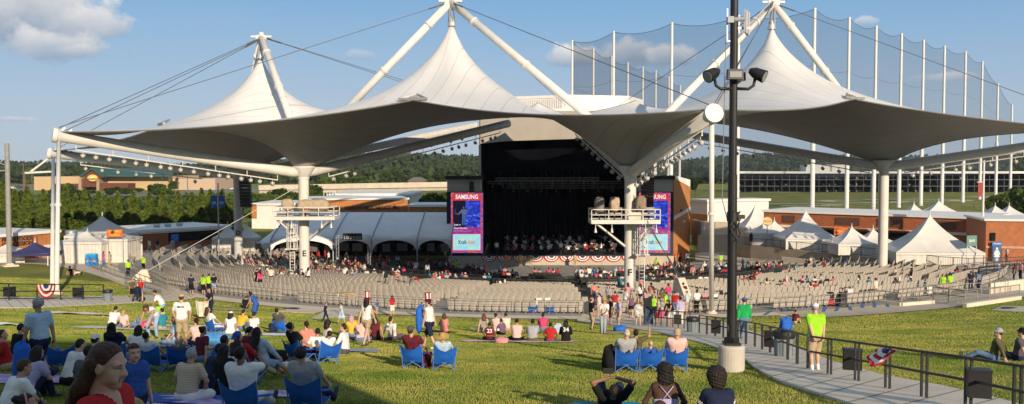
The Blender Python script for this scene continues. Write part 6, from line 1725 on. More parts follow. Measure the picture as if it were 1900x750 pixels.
def hair_prims(J, o, grp):
 st = o.get('hair', 'short')
 if st == 'bald': return []
 H = J['H']; c = J['head']; k = o.get('hk', 1.0)
 W_ = lambda x, y, z: c + H @ (np.array([x, y, z]) * k)
 L_ = []
 E = lambda p, rx, ry, rz: L_.append((grp, 'e', W_(*p), H, np.array([rx, ry, rz]) * k, 'cut'))
 C = lambda a, b, ra, rb: L_.append((grp, 'c', W_(*a), W_(*b), ra * k, rb * k))
 if st == 'fringe':      # thinning grey
  E((0, -.025, .010), .083, .094, .080); return L_
 E((0, -.018, .034), .084, .100, .094)
 if st == 'short': E((0, -.045, .005), .078, .072, .085)
 if st == 'fluffy': E((0, -.03, .035), .105, .115, .105)
 if st == 'swept':
  for x, e_ in ((-.055, -.30), (-.03, -.36), (0, -.39), (.03, -.36), (.055, -.30)):
   C((x, -.06, .0), (x * 1.25, -.105, -.14), .048, .042); C((x * 1.25, -.105, -.14), (x * 1.1, -.17, e_), .042, .022)
 if st in ('long', 'mid'):
  z1 = -.36 if st == 'long' else -.20
  dn = lambda x, y, z: J['head'] + H @ np.array([x, y, 0]) + np.array([0, 0, z])
  for x in (-.055, 0, .055): L_.append((grp, 'c', W_(x, -.055, .0), dn(x * 1.15, -.105 - (.02 if x == 0 else 0), z1), .055, .040))
  for s in (-1, 1): L_.append((grp, 'c', W_(s * .07, -.01, .02), dn(s * .085, -.045, z1 * .62), .030, .026))
 if st == 'pony': C((0, -.10, .05), (0, -.135, -.02), .036, .036); L_.append((grp, 'c', W_(0, -.135, -.02), W_(0, -.135, -.2), .034, .016)); E((0, -.05, .01), .076, .068, .08)
 if st == 'bun': C((0, -.10, .06), (0, -.115, .075), .046, .046); E((0, -.05, .01), .076, .068, .08)
 if st == 'afro': L_.append((grp, 'e', W_(0, -.035, .04), H, np.array([.145, .14, .15]) * k, 'cut')); L_.append((grp, 'e', W_(0, -.06, -.05), H, np.array([.125, .09, .12]) * k, 'cut'))
 if st == 'curly': L_.append((grp, 'e', W_(0, -.035, .03), H, np.array([.13, .125, .125]) * k, 'cut')); L_.append((grp, 'e', W_(0, -.06, -.10), H, np.array([.13, .09, .13]) * k, 'cut'))
 if st == 'pigtails':
  for s in (-1, 1): C((s * .075, -.04, .05), (s * .10, -.06, -.14), .032, .018)
 return L_
def prim_d(P_, pr, J=None, o=None):
 g_, kd = pr[0], pr[1]
 if kd == 'c':
  a, b, ra, rb = pr[2:6]; ab = b - a; L2 = ab @ ab
  t = np.clip(((P_ - a) @ ab) / max(L2, 1e-9), 0, 1)
  return np.sqrt((((P_ - a) - t[..., None] * ab) ** 2).sum(-1)) - (ra + (rb - ra) * t)
 c, H, rad, cut = pr[2:6]
 q = (P_ - c) @ H
 n = np.sqrt(((q / rad) ** 2).sum(-1)); m = np.sqrt(((q / rad ** 2) ** 2).sum(-1))
 d = np.where(n < 1e-6, -rad.min(), n * (n - 1) / np.maximum(m, 1e-6))
 return d
def bound(pr, mg):
 if pr[1] == 'c':
  a, b, ra, rb = pr[2:6]; R = max(ra, rb) + mg
  return np.minimum(a, b) - R, np.maximum(a, b) + R
 R = max(pr[4]) + mg
 return pr[2] - R, pr[2] + R
KS = {SKIN: .020, TOP: .045, LEGW: .03, SHOE: .012, HAIRG: .02, EYE: .001, LIP: .003, BROW: .001}
def smin(a, b, k):
 h = np.maximum(k - np.abs(a - b), 0) / k
 return np.minimum(a, b) - h * h * k * .25
def surfnet(D, lo, h):
 S = D < 0
 nx, ny, nz = D.shape
 cnt = np.zeros((nx - 1, ny - 1, nz - 1), np.int8)
 for i in (0, 1):
  for j in (0, 1):
   for k in (0, 1): cnt += S[i:nx - 1 + i, j:ny - 1 + j, k:nz - 1 + k]
 act = (cnt > 0) & (cnt < 8)
 ids = np.full(act.shape, -1, np.int64); cells = np.argwhere(act); ids[act] = np.arange(len(cells))
 acc = np.zeros((len(cells), 3)); num = np.zeros(len(cells))
 ci, cj, ck = cells.T
 for ax in range(3):
  for a in (0, 1):
   for b in (0, 1):
    o = [0, 0, 0]; oth = [q for q in range(3) if q != ax]; o[oth[0]] = a; o[oth[1]] = b
    p0 = D[ci + o[0], cj + o[1], ck + o[2]]; o2 = list(o); o2[ax] = 1
    p1 = D[ci + o2[0], cj + o2[1], ck + o2[2]]
    m = (p0 < 0) != (p1 < 0)
    t = np.where(m, p0 / np.where(m, p0 - p1, 1), 0)
    pos = np.tile(np.array(o, float), (len(cells), 1)); pos[:, ax] = t
    acc[m] += pos[m]; num[m] += 1
 V = (cells + acc / num[:, None]) * h + lo
 F = []
 for ax in range(3):
  a0 = [slice(None)] * 3; a1 = [slice(None)] * 3; a0[ax] = slice(0, -1); a1[ax] = slice(1, None)
  s0, s1 = S[tuple(a0)], S[tuple(a1)]
  b_, c_ = [(1, 2), (2, 0), (0, 1)][ax]
  e = np.argwhere(s0 != s1);
  ok = (e[:, b_] > 0) & (e[:, c_] > 0) & (e[:, b_] < D.shape[b_] - 1) & (e[:, c_] < D.shape[c_] - 1); e = e[ok]
  fl = s0[tuple(e.T)]
  def idx(db, dc):
   q = e.copy(); q[:, b_] += db; q[:, c_] += dc; return ids[tuple(q.T)]
  Q = np.stack([idx(-1, -1), idx(0, -1), idx(0, 0), idx(-1, 0)], 1)
  Q[~fl] = Q[~fl][:, ::-1]
  F.append(Q)
 return V, np.concatenate(F)
def grow(L_, h, clip=None, bump=None, cutter=None):
 """L_ prims -> (V, F, slot per face)"""
 lo = np.min([bound(p, 0)[0] for p in L_], 0) - 3 * h; hi = np.max([bound(p, 0)[1] for p in L_], 0) + 3 * h
 if clip is not None: lo = np.maximum(lo, clip[0]); hi = np.minimum(hi, clip[1])
 n = np.ceil((hi - lo) / h).astype(int) + 1
 axs = [lo[i] + h * np.arange(n[i]) for i in range(3)]
 groups = sorted({p[0] for p in L_}); DG = {g_: np.full(n, 1.0) for g_ in groups}
 mg = max(.06, 3 * h)
 for p in L_:
  a, b = bound(p, mg); i0 = np.clip(np.floor((a - lo) / h).astype(int), 0, n); i1 = np.clip(np.ceil((b - lo) / h).astype(int) + 1, 0, n)
  if (i1 <= i0).any(): continue
  sl = tuple(slice(i0[k], i1[k]) for k in range(3))
  X = np.stack(np.meshgrid(*[axs[k][sl[k]] for k in range(3)], indexing='ij'), -1)
  d = prim_d(X, p)
  DG[p[0]][sl] = smin(DG[p[0]][sl], d, KS[p[0]])
 D = np.min([DG[g_] for g_ in groups], 0)
 if bump is not None or cutter is not None:
  X = np.stack(np.meshgrid(*axs, indexing='ij'), -1)
  if bump is not None: D = D + bump(X)
  if cutter is not None: D = np.maximum(D, cutter(X))
 D = np.where(D == 0, 1e-6, D)
 V, F = surfnet(D, lo, h)
 if len(F) == 0: return V, F, np.zeros(0, int)
 C = V[F].mean(1)
 best = np.full(len(C), 9.0); slot = np.zeros(len(C), int)
 for g_ in groups:
  d = np.full(len(C), 1.0)
  for p in L_:
   if p[0] == g_: d = smin(d, prim_d(C, p), KS[g_])
  m = d < best; best[m] = d[m]; slot[m] = g_
 return V, F, slot
def hand_prims(J, c, curl=.5, spread=1.0):
 s = 1 if c == 'R' else -1
 wr, d = J['wr' + c], J['hd' + c]
 side = np.array([s, 0, 0.]) if abs(d[0]) < .8 else np.array([0, 0, 1.])
 n = nrmz(side - d * (side @ d)); t = np.cross(d, n) * s
 if t[1] < 0 and abs(t[1]) > .2: t = -t
 L_ = []
 C = lambda a, b, ra, rb: L_.append((SKIN, 'c', np.array(a, float), np.array(b, float), ra, rb))
 C(wr - d * .04, wr + d * .01, .029, .027)
 for q in (-.028, -.009, .010, .028): C(wr + d * .012 + t * q * .6, wr + d * .082 + t * q, .0145, .0125)
 for i, (q, l_) in enumerate(((-.031, .062), (-.0105, .076), (.0105, .082), (.031, .073))):
  base = wr + d * .084 + t * q; cu = curl * (1 + .12 * (1 - i))
  d1 = nrmz(d * math.cos(cu * .7) - n * math.sin(cu * .7) + t * q * 1.2 * spread)
  m1 = base + d1 * l_ * .48; d2 = nrmz(d1 * math.cos(cu) - n * math.sin(cu)); m2 = m1 + d2 * l_ * .30
  d3 = nrmz(d2 * math.cos(cu * .7) - n * math.sin(cu * .7)); m3 = m2 + d3 * l_ * .22
  C(base, m1, .0092, .0085); C(m1, m2, .0085, .0078); C(m2, m3, .0078, .0066)
 tb = wr + d * .022 + t * .026; td = nrmz(d * .72 + t * .62 - n * .3); tm = tb + td * .042; te = tm + nrmz(d * .9 + t * .25 - n * .35) * .032
 C(wr + d * .015 + t * .012, tb, .017, .015); C(tb, tm, .013, .0105); C(tm, te, .0105, .008)
 return L_
SK = [mat('skin_light', (.56, .33, .24), .5, .05, 6, spec=.3), mat('skin_tan', (.44, .24, .155), .5, .05, 6, spec=.3), mat('skin_brown', (.22, .115, .07), .5, .05, 6, spec=.3), mat('skin_dark', (.085, .045, .03), .5, .06, 6, spec=.3)]
HAIR = {k: mat('hair_' + k, c, .55, .35, 30, .5, 90, spec=.3) for k, c in dict(black=(.010, .008, .007), brown=(.062, .029, .016), dark=(.020, .013, .010), grey=(.34, .33, .32), blond=(.36, .24, .10), red=(.13, .035, .02), white=(.55, .53, .50), lilac=(.45, .25, .40)).items()}
CLOTHC = dict(white=(.74, .73, .70), cream=(.62, .56, .46), lightblue=(.42, .54, .66), blue=(.035, .10, .35), navy=(.018, .024, .055), black=(.013, .013, .015), grey=(.34, .35, .36), darkgrey=(.09, .09, .10), red=(.42, .025, .03), maroon=(.12, .02, .03), pink=(.62, .26, .30), hotpink=(.60, .06, .16), palepink=(.68, .46, .42), khaki=(.42, .33, .21), denim=(.12, .20, .34), lightdenim=(.30, .42, .58), lime=(.30, .62, .03), green=(.02, .33, .09), yellow=(.68, .42, .05), purple=(.16, .10, .17), teal=(.03, .22, .30), olive=(.11, .10, .05), orange=(.55, .18, .03), tan=(.46, .34, .20), lavender=(.40, .36, .55), brown=(.12, .07, .04), deepskin=(.085, .045, .03), salmon=(.62, .22, .18))
def cloth(k):
 if k == 'jersey': return stripes('jersey_cloth', (.40, .02, .03), (.015, .012, .014), 2.0, .25)
 if k == 'stripe': return stripes('striped_polo', (.58, .48, .33), (.40, .31, .20), 11.0)
 if k == 'floral': return mat('cloth_floral', (.05, .04, .04), .9, 0, 22, col2=(.62, .55, .48))
 if k == 'star': return mat('cloth_star', (.35, .30, .40), .9, 0, 26, col2=(.72, .70, .70))
 return mat('cloth_' + k, CLOTHC[k], .85, .12, 5, 1.0, 15, spec=.12)
def stripes(name, c1, c2, s, off=0.0):
 if name in MATS: return MATS[name]
 m = bpy.data.materials.new(name); m.use_nodes = True; t = m.node_tree; b = t.nodes['Principled BSDF']; b.inputs['Roughness'].default_value = .9
 tc = t.nodes.new('ShaderNodeTexCoord'); w_ = t.nodes.new('ShaderNodeTexWave'); w_.bands_direction = 'Z'; w_.inputs['Scale'].default_value = s; w_.inputs['Phase Offset'].default_value = off * 6
 t.links.new(tc.outputs['Object'], w_.inputs[0]); r = t.nodes.new('ShaderNodeValToRGB'); e = r.color_ramp.elements
 e[0].position = .45; e[0].color = (*c1, 1); e[1].position = .6; e[1].color = (*c2, 1); t.links.new(w_.outputs['Fac'], r.inputs[0]); t.links.new(r.outputs[0], b.inputs['Base Color']); MATS[name] = m; return m
EYEM = mat('eye_white', (.72, .70, .68), .2, 0); LIPM = mat('lip', (.42, .13, .12), .45, 0); SHOEM = mat('shoe_dark', (.05, .05, .055), .6, .1, 5)
def cutter_for(J, o):
 H = J['H']; c = J['head']; k = o.get('hk', 1.0)
 front = {'afro': .055, 'curly': .055, 'long': .052, 'mid': .052}.get(o.get('hair', 'short'), .04)
 def f(X):
  q = (X - c) @ H / k
  if o.get('hair') == 'swept':
   z = q[..., 2]; yb = -.030 + sstep(-.02, .03, z) * .040 + np.maximum(z, 0) * .55
   return (q[..., 1] - yb) * k
  face = np.minimum(q[..., 1] - front * .35, .062 - q[..., 2])         # in front and below the hairline
  face = np.minimum(face, .085 - np.abs(q[..., 0]) if o.get('hair') not in ('afro', 'curly', 'long', 'mid') else .078 - np.abs(q[..., 0]))
  ear = np.minimum(q[..., 1] + .035, .0 - q[..., 2]) if o.get('hair', 'short') in ('short', 'fringe', 'fluffy') else -9
  nape = -.115 - q[..., 2] if o.get('hair', 'short') in ('short', 'fluffy', 'bun', 'pony') else -9
  return np.maximum(np.maximum(face, ear), nape) * k
 return f
def hair_bump(o):
 a = {'afro': .008, 'curly': .008, 'long': .004, 'mid': .004, 'swept': .0016, 'pony': .003, 'fluffy': .004}.get(o.get('hair', 'short'), .0022); s = {'afro': 120, 'curly': 105}.get(o.get('hair'), 95)
 if o.get('hair') in ('long', 'mid', 'pony', 'swept'): return lambda X: a * (np.sin(X[..., 0] * 260 + 2 * np.sin(X[..., 2] * 14)) + .7 * np.sin(X[..., 1] * 190 + X[..., 2] * 60 + 1))
 return lambda X: a * (np.sin(X[..., 0] * s + 1.3 * np.sin(X[..., 2] * s * .7)) * np.sin(X[..., 1] * s + 2) + .6 * np.sin(X[..., 2] * s * 1.1 + X[..., 0] * 40))
STRAW = mat('straw', (.45, .28, .10), .9, .15, 30, .4, 80)
def put_hat(kind, J, o, parent, col):
 H = J['H']; c = J['head']; k = o.get('hk', 1.0)
 W_ = lambda q: np.array([c + H @ (np.array(p) * k) for p in q])
 m = MB()
 def dome(rx, ry, rz, z0, n=18, rows=6):
  pts = [[(rx * math.cos(b) * math.cos(a), -.012 + ry * math.cos(b) * math.sin(a), z0 + rz * math.sin(b)) for a in np.linspace(0, 2 * PI, n + 1)] for b in np.linspace(0, PI / 2 - .02, rows)]
  m.grid(pts)
 if kind in ('cap', 'cap_back'):
  dome(.092, .108, .085, .045)
  s = 1 if kind == 'cap' else -1
  pts = [[(x * .075, -.012 + s * (.10 * math.sqrt(1 - (x * .62) ** 2) + t * .078 * (1 - .5 * x * x)), .05 - t * .015 - x * x * .012) for t in (0, .5, 1)] for x in np.linspace(-1, 1, 9)]
  m.grid(pts); m.grid([[(p[0], p[1], p[2] - .006) for p in r_] for r_ in pts], flip=True)
 elif kind in ('straw', 'bucket'):
  dome(.094, .108, .10, .05)
  R = .21 if kind == 'straw' else .14
  pts = [[((.094 + (R - .094) * t) * math.cos(a), -.012 + (.108 + (R - .094) * t) * math.sin(a), .052 - .02 * t - (.02 if kind == 'bucket' else .008) * t * math.cos(2 * a)) for a in np.linspace(0, 2 * PI, 25)] for t in (0, .5, 1)]
  m.grid(pts, flip=True); m.grid([[(p[0], p[1], p[2] - .006) for p in r_] for r_ in pts])
 elif kind == 'tophat':
  n = 24
  for i in range(n):
   a0, a1 = 2 * PI * i / n, 2 * PI * (i + 1) / n
   p = lambda a, rr, z: (rr * math.cos(a), -.012 + rr * 1.1 * math.sin(a), z)
   m.add([p(a0, .098, .06), p(a1, .098, .06), p(a1, .102, .13), p(a0, .102, .13)], [(0, 1, 2, 3)], 2)
   m.add([p(a0, .102, .13), p(a1, .102, .13), p(a1, .125, .34), p(a0, .125, .34)], [(0, 1, 2, 3)], 0 if (i // 2) % 2 else 1)
   m.add([p(a0, .125, .34), p(a1, .125, .34), p(0, 0, .345)], [(0, 1, 2)], 0)
   m.add([p(a0, .095, .058), p(a1, .095, .058), p(a1, .175, .05), p(a0, .175, .05)], [(3, 2, 1, 0)], 0)
 elif kind == 'hood':
  dome(.10, .115, .11, .02)
 elif kind == 'headband':
  m.tube(W_([(.088 * math.cos(a), -.015, .02 + .105 * math.sin(a)) for a in np.linspace(-.1, PI + .1, 14)]) - 0, .012, 6)
  o_ = m.build('headband', col, None);
  o_.parent = parent; return o_
 v = np.array(m.v); v = W_(v)
 mats = [cloth('red'), cloth('white'), cloth('navy')] if kind == 'tophat' else [col]
 ob = mkobj('hat', v, m.f, mats, parent, (0, 0, 0), kind != 'tophat', m.m)
 ob.location = (0, 0, 0); return ob
PEOPLE_CACHE = {}
def body_data(pose, o, hb, hh, hn):
 key = (pose, tuple(sorted((a, b) for a, b in o.items() if a in ('fat', 'fem', 'kid', 'sleeve', 'bottom', 'smile', 'sock', 'hk', 'vneck'))), round(hb, 4), o.get('yaw'), o.get('pitch'))
 if key in PEOPLE_CACHE: return PEOPLE_CACHE[key]
 J = skeleton(pose, o.get('fem'), o.get('kid'))
 if 'yaw' in o or 'pitch' in o:
  J['H'] = rotm('Z', o.get('yaw', 0)) @ J['H'] @ rotm('X', -o.get('pitch', 0))
 oo = dict(o); oo['fine_hands'] = hn is not None
 parts = [grow(prims(J, oo), hb)]
 parts.append(grow(head_prims(J, o), hh))
 if hn is not None:
  for c in 'RL':
   cu = .45 if pose not in ('walk_carry', 'hold', 'hands_behind') else .95
   if pose in ('camp_wave', 'wave') and c == 'R': cu = .12
   if pose == 'lie_phone': cu = .6
   parts.append(grow(hand_prims(J, c, cu), hn))
 V, F, S, n = [], [], [], 0
 for v, f, s in parts:
  V.append(v); F.append(f + n); S.append(s); n += len(v)
 r_ = (np.concatenate(V), np.concatenate(F), np.concatenate(S), J)
 PEOPLE_CACHE[key] = r_
 return r_
def align(n, rz):
 z = Vector(n).normalized(); q = Vector((0, 0, 1)).rotation_difference(z)
 return (q.to_matrix() @ Matrix.Rotation(rz, 3, 'Z')).to_euler()
def gnormal(x, y):
 e = .4; dx = (gz(x + e, y) - gz(x - e, y)) / (2 * e); dy = (gz(x, y + e) - gz(x, y - e)) / (2 * e)
 return (-dx, -dy, 1)
PERSONS = []
def person(pos, pose, rz, label, top='white', legs='navy', skin=0, hair='short', hc='brown', hat=None, hatc='white', s=1.0, shoe=None, group=None, tilt=None, **o):
 """pos: pixel of the feet / seat on the ground, or a world point"""
 p = G(*pos) if len(pos) == 2 else np.array(pos, float)
 o['hair'] = hair
 dist = math.hypot(p[0], p[1])
 hb = min(max(.00085 * dist, .013), .034); hh = min(max(.00042 * dist, .0042), .018); hn = .0055 if dist < 16 else .0075 if dist < 38 else None
 hb = round(hb / .004) * .004 or .013;
 V, F, S, J = body_data(pose, o, max(hb, .0125), .003 if o.get('smile') else hh if dist < 14 else round(hh / .003) * .003, hn)
 ms = [SK[skin], cloth(top), cloth(legs), shoe and cloth(shoe) or SHOEM, HAIR[hc], EYEM, LIPM, HAIR['dark' if hc in ('black', 'brown', 'dark') else 'brown']]
 ob = mkobj('person', V, F, ms, None, (0, 0, 0), True, S)
 ob.location = tuple(p); ob.scale = (s, s, s)
 g_sit = pose.startswith('sit') or pose.startswith('lie')
 ob.rotation_euler = align(gnormal(p[0], p[1]) if (g_sit if tilt is None else tilt) else (0, 0, 1), math.radians(rz))
 tag(ob, label, 'person', group)
 hp = hair_prims(J, o, HAIRG)
 if hp:
  v, f, s_ = grow(hp, max(min(.0006 * dist, .022), .004), None, hair_bump(o) if dist < 45 else None, cutter_for(J, o))
  if len(f): mkobj('hair', v, f, HAIR[hc], ob, (0, 0, 0), True)
 if hat: put_hat(hat, J, o, ob, STRAW if hat == 'straw' else cloth(hatc))
 ob['_j'] = 0; del ob['_j']
 PERSONS.append((ob, p))
 return ob, J
# ------------------------------------------------------------------ low folding lawn chairs
CH_BLUE = mat('chair_blue', (.012, .115, .52), .7, .12, 5, .5, 22)
CH_TUBE = mat('chair_tube', (.10, .22, .55), .4)
def wp(px, d):
 x = P(px, 312, d)[0]; return (x, d, gz(x, d))
chair_first = None
def camp_chair(pos, rz, label, flag=False):
 global chair_first
 p = G(*pos) if len(pos) == 2 else np.array(pos, float)
 e = align(gnormal(p[0], p[1]), math.radians(rz))
 if chair_first is None:
  t_ = thing('lawn_chair', label, 'chair', p, 0, 'blue folding lawn chairs'); t_.rotation_euler = e
  n = 12; rows = []
  for k in range(7):
   v = k / 6; row = []
   for j in range(n + 1):
    u = -1 + 2 * j / n
    top = .50 + .15 * abs(u) ** 1.6
    z = .17 + (top - .17) * v; y = -.08 - .25 * v - .05 * (1 - u * u) * math.sin(PI * min(v, .8)); x = u * (.25 + .05 * v)
    row.append((x, y, z))
   rows.append(row)
  m = MB().grid(rows); m.grid([[(p_[0], p_[1] - .012, p_[2]) for p_ in r_] for r_ in rows], flip=True)
  local('backrest', m, CH_BLUE, t_, True)
  rows = [[(u * .25, -.08 + .42 * v, .17 + .09 * v - .05 * (1 - u * u) * math.sin(PI * v)) for u in np.linspace(-1, 1, 9)] for v in np.linspace(0, 1, 7)]
  m = MB().grid(rows); m.grid([[(p_[0], p_[1], p_[2] - .012) for p_ in r_] for r_ in rows], flip=True)
  local('seat', m, CH_BLUE, t_, True)
  for s in (-1, 1):
   local('leg', MB().tube([(s * .28, -.10, .02), (-s * .27, -.16, .34)], .011, 6), CH_TUBE, t_)
   local('leg', MB().tube([(s * .27, .32, .02), (-s * .26, .34, .26)], .011, 6), CH_TUBE, t_)
   local('back_post', MB().tube([(s * .28, -.08, .02), (s * .285, -.2, .38), (s * .30, -.335, .66)], .012, 6), CH_TUBE, t_)
   local('side_brace', MB().tube([(s * .28, -.10, .03), (s * .27, .33, .26)], .011, 6), CH_TUBE, t_)
   local('armrest', MB().tube([(s * .29, -.24, .42), (s * .30, .0, .40), (s * .29, .32, .38)], [.016, .022, .018], 6), CH_BLUE, t_)
  chair_first = t_
 else:
  t_ = dup(chair_first, p, None, label); t_.rotation_euler = e
 return p
# ------------------------------------------------------------------ blankets, bags
def blanket(pos, w_, d_, rz, col, label, seed=0, amp=.02, name='picnic_blanket', cat='blanket', lift=.03):
 p = G(*pos) if len(pos) == 2 else np.array(pos, float)
 rs = np.random.RandomState(seed + 3); ph = rs.uniform(0, 6, 6); n = 18; rows = []
 c, s = math.cos(math.radians(rz)), math.sin(math.radians(rz))
 for i in range(n + 1):
  row = []
  for j in range(n + 1):
   u, v = (i / n - .5), (j / n - .5)
   uu_ = u * w_ + .07 * w_ * math.sin(v * 6 + ph[0]) * .5; vv = v * d_ + .07 * d_ * math.sin(u * 7 + ph[1]) * .5
   x = p[0] + uu_ * c - vv * s; y = p[1] + uu_ * s + vv * c
   z = gz(x, y) + lift + amp * (.5 + .5 * math.sin(u * 11 + ph[2] + v * 4)) + amp * .7 * (.5 + .5 * math.sin(v * 17 + ph[3] - u * 6))
   row.append((x, y, z))
  rows.append(row)
 o = MB().grid(rows, flip=True).build(name, col, loc=tuple(p), smooth=True)
 return tag(o, label, cat)
def heap(pos, size, col, label, seed, name='bag', cat='bag', rz=0):
 p = G(*pos) if len(pos) == 2 else np.array(pos, float)
 o = blob(p + [0, 0, size[2] * .42], size, seed, .75, 24, 16, .16).build(name, col, loc=tuple(p), smooth=True)
 return tag(o, label, cat)
def pattern(name, c1, c2, s): return mat(name, c1, .95, 0, s, col2=c2, detail=1)
PAT_NAVY, PAT_PURP, PAT_RED = pattern('navy_pattern', (.015, .018, .04), (.45, .45, .5), 9), pattern('purple_pattern', (.22, .12, .35), (.55, .45, .62), 7), pattern('red_pattern', (.30, .05, .05), (.5, .42, .38), 8)
for a in [((158, 584), 3.4, 1.4, 8, cloth('cream'), 'pale crumpled blanket alone on the lawn near the west path', 1, .05), ((12, 604), 1.5, 1.0, 10, cloth('white'), 'small white cloth on the sunlit grass at the west', 2, .05),
   ((240, 611), 4.2, 1.6, 3, cloth('cream'), 'pale picnic blanket under the couple and the person lying in red', 3), ((310, 644), 4.2, 1.3, 0, PAT_NAVY, 'dark navy patterned blanket before the man in khaki shorts', 4), ((340, 606), 2.0, 1.2, 20, cloth('cream'), 'pale blanket corner behind the stooping woman', 5),
   ((462, 621), 4.0, 1.4, 2, cloth('white'), 'white blanket under the woman with white cap and her friends', 6), ((420, 575), 3.2, 2.6, 10, cloth('tan'), 'tan blanket under the lone man in black near the seats', 26), ((500, 681), 1.7, 1.0, 0, cloth('cream'), 'cream rumpled blanket beside the dark coat', 7, .06), ((640, 652), 2.2, 1.6, 15, cloth('grey'), 'grey blanket beneath the curly-haired woman and her friend', 8),
   ((690, 630), 3.4, 1.2, 4, cloth('brown'), 'brown blanket below the row sitting behind the walking hat wearer', 9), ((815, 617), 1.8, .9, 0, cloth('black'), 'small dark blanket under the woman in striped red and white', 10), ((920, 612), 2.8, 1.3, 2, cloth('cream'), 'cream blanket of the rear picnic row in mid lawn', 11), ((965, 635), 4.6, 1.3, 2, cloth('palepink'), 'pale pink blanket of the front picnic row in mid lawn', 12),
   ((1158, 620), 2.1, 1.2, 5, PAT_RED, 'red patterned blanket with a blue bag near the standing group', 13), (wp(1128, 14.2), 1.7, 1.7, 8, cloth('teal'), 'shiny teal blanket under the man lying with a phone', 14, .07), (wp(1262, 12.8), 2.2, 1.6, -5, cloth('blue'), 'blue blanket under the woman with crossed purple straps', 15, .03),
   ((70, 706), 3.0, 1.6, 4, PAT_PURP, 'purple patterned blanket beside the man with the folded chair', 16), (wp(300, 15.2), 2.6, 1.4, 6, pattern('purple_pattern', 0, 0, 0), 'purple patterned blanket next to the man in striped polo', 17), ((500, 735), 1.4, .9, 20, pattern('purple_pattern', 0, 0, 0), 'small purple and white cloth near the red sneaker', 18),
   ((310, 744), 2.4, 1.2, 0, cloth('blue'), 'blue blanket under the man in striped polo', 19), ((80, 655), 2.0, 1.0, 0, cloth('lightblue'), 'light blue blanket behind the walking man', 21)]:
 blanket(a[0], a[1], a[2], a[3], a[4], a[5], a[6], a[7] if len(a) > 7 else .02)
heap((395, 640), (1.15, .8, .42), mat('bag_sky', (.08, .30, .62), .6, .1, 5, .5, 10), 'light blue slumped bag beside the woman in pink straps', 4)
heap((480, 676), (1.5, .9, .42), cloth('black'), 'black coat heaped on the grass beside the long-haired woman', 9, 'coat', 'coat')
heap((1150, 615), (.7, .5, .34), CH_BLUE, 'blue bag on the red patterned blanket', 5)
heap((1133, 690), (.45, .5, .75), cloth('black'), 'black backpack leaning on the first of three blue chairs', 12, 'backpack', 'backpack')
heap((790, 683), (.3, .3, .45), cloth('maroon'), 'dark bag between the two blue chairs in mid lawn', 8)
heap((930, 637), (.55, .4, .25), cloth('pink'), 'pink bundle behind the numbered red jersey', 21)
heap((1226, 590), (.5, .35, .6), mat('bag_pink', (.50, .06, .18), .6), 'pink bag leaning at the short rail by the bins', 13)
heap((1036, 620), (.45, .3, .55), cloth('lightblue'), 'pale rounded bag beside the black number 34 top', 14)
# ------------------------------------------------------------------ people on the lawn
SH = dict(bottom='shorts'); SK_ = dict(bottom='short_shorts')
for i, (pos, rz, lb) in enumerate([((768, 684), -12, 'blue lawn chair of the man in grey cap'), ((823, 687), 10, 'blue lawn chair beside the orange straw hat'), ((1160, 691), 4, 'blue lawn chair of the bald man, first of three'), ((1206, 691), 0, 'blue lawn chair in the middle of three, sitter reclined out of sight'), ((1254, 690), -6, 'blue lawn chair of the man in tan cap, third of three'),
  (wp(448, 13.2), -8, 'blue lawn chair under the man in loose white shirt'), (wp(566, 14.0), -6, 'blue lawn chair of the man in grey tee, alone on shaded grass'), ((455, 712), -25, 'blue lawn chair of the man with red jacket and blue cap'), ((552, 674), -30, 'blue lawn chair of the woman with hair tied up'), ((607, 675), 30, 'blue lawn chair facing her, beside the man in white'),
  ((283, 690), -8, 'blue lawn chair of the boy behind the patterned blanket'), ((334, 688), 12, 'blue lawn chair tilted away beside the boy, sitter slumped'), ((396, 620), -35, 'blue lawn chair before the woman holding a cream blanket'), ((521, 620), -14, 'blue lawn chair of the man at the end of the white blanket'), ((988, 582), 8, 'empty blue lawn chair by the last seat row, paired with another'), ((1021, 583), -8, 'empty blue lawn chair by the last seat row, holding a white cloth'),
  ((215, 682), 5, 'blue lawn chair of the dark-haired woman behind the boy'), ((112, 690), 20, 'blue lawn chair behind the walking man, half hidden'), ((1461, 611), -30, 'blue lawn chair on the walk by the striped bays')]):
 camp_chair(pos, rz, lb)
def W(px, d): return wp(px, d)
J_ = {}
def pp(*a, **k):
 ob, J = person(*a, **k); return ob, J
# --- standing and walking
man1, Jm = pp((76, 716), 'walk_carry', 62, 'grey-haired man in pale blue polo walking with a folded blue chair', 'lightblue', 'navy', 1, 'fluffy', 'grey', **SH)
mw, Jmw = pp((338, 645), 'pockets', 8, 'man in white printed tee, khaki shorts and tan cap seen from behind', 'white', 'khaki', 0, 'short', 'brown', 'cap', 'tan', **SH)
pp((284, 628), 'bend', 172, 'woman in white top and light jeans bending over the patterned blanket', 'white', 'lightdenim', 1, 'mid', 'brown', fem=True, sleeve='none')
pp((300, 600), 'stoop', 96, 'dark-haired man in pale tee stooping with a lime green bag', 'white', 'lightdenim', 1, 'short', 'black')
pp((391, 592), 'hold', 150, 'long-haired woman in navy top holding up a cream blanket', 'navy', 'navy', 1, 'long', 'dark', fem=True)
pp((474, 594), 'stoop', 78, 'woman in blue dress leaning towards the seated friends', 'blue', 'blue', 1, 'mid', 'dark', fem=True, bottom='dress', sleeve='none')
pp((604, 598), 'walk', -70, 'small boy in dark shirt facing the girl in a blue dress', 'navy', 'navy', 0, 'short', 'brown', s=.66, kid=True)
pp((634, 602), 'walk', 70, 'small girl in pale blue dress walking towards the boy', 'lightblue', 'lightblue', 0, 'pony', 'dark', s=.70, kid=True, bottom='dress', sleeve='none', fem=True)
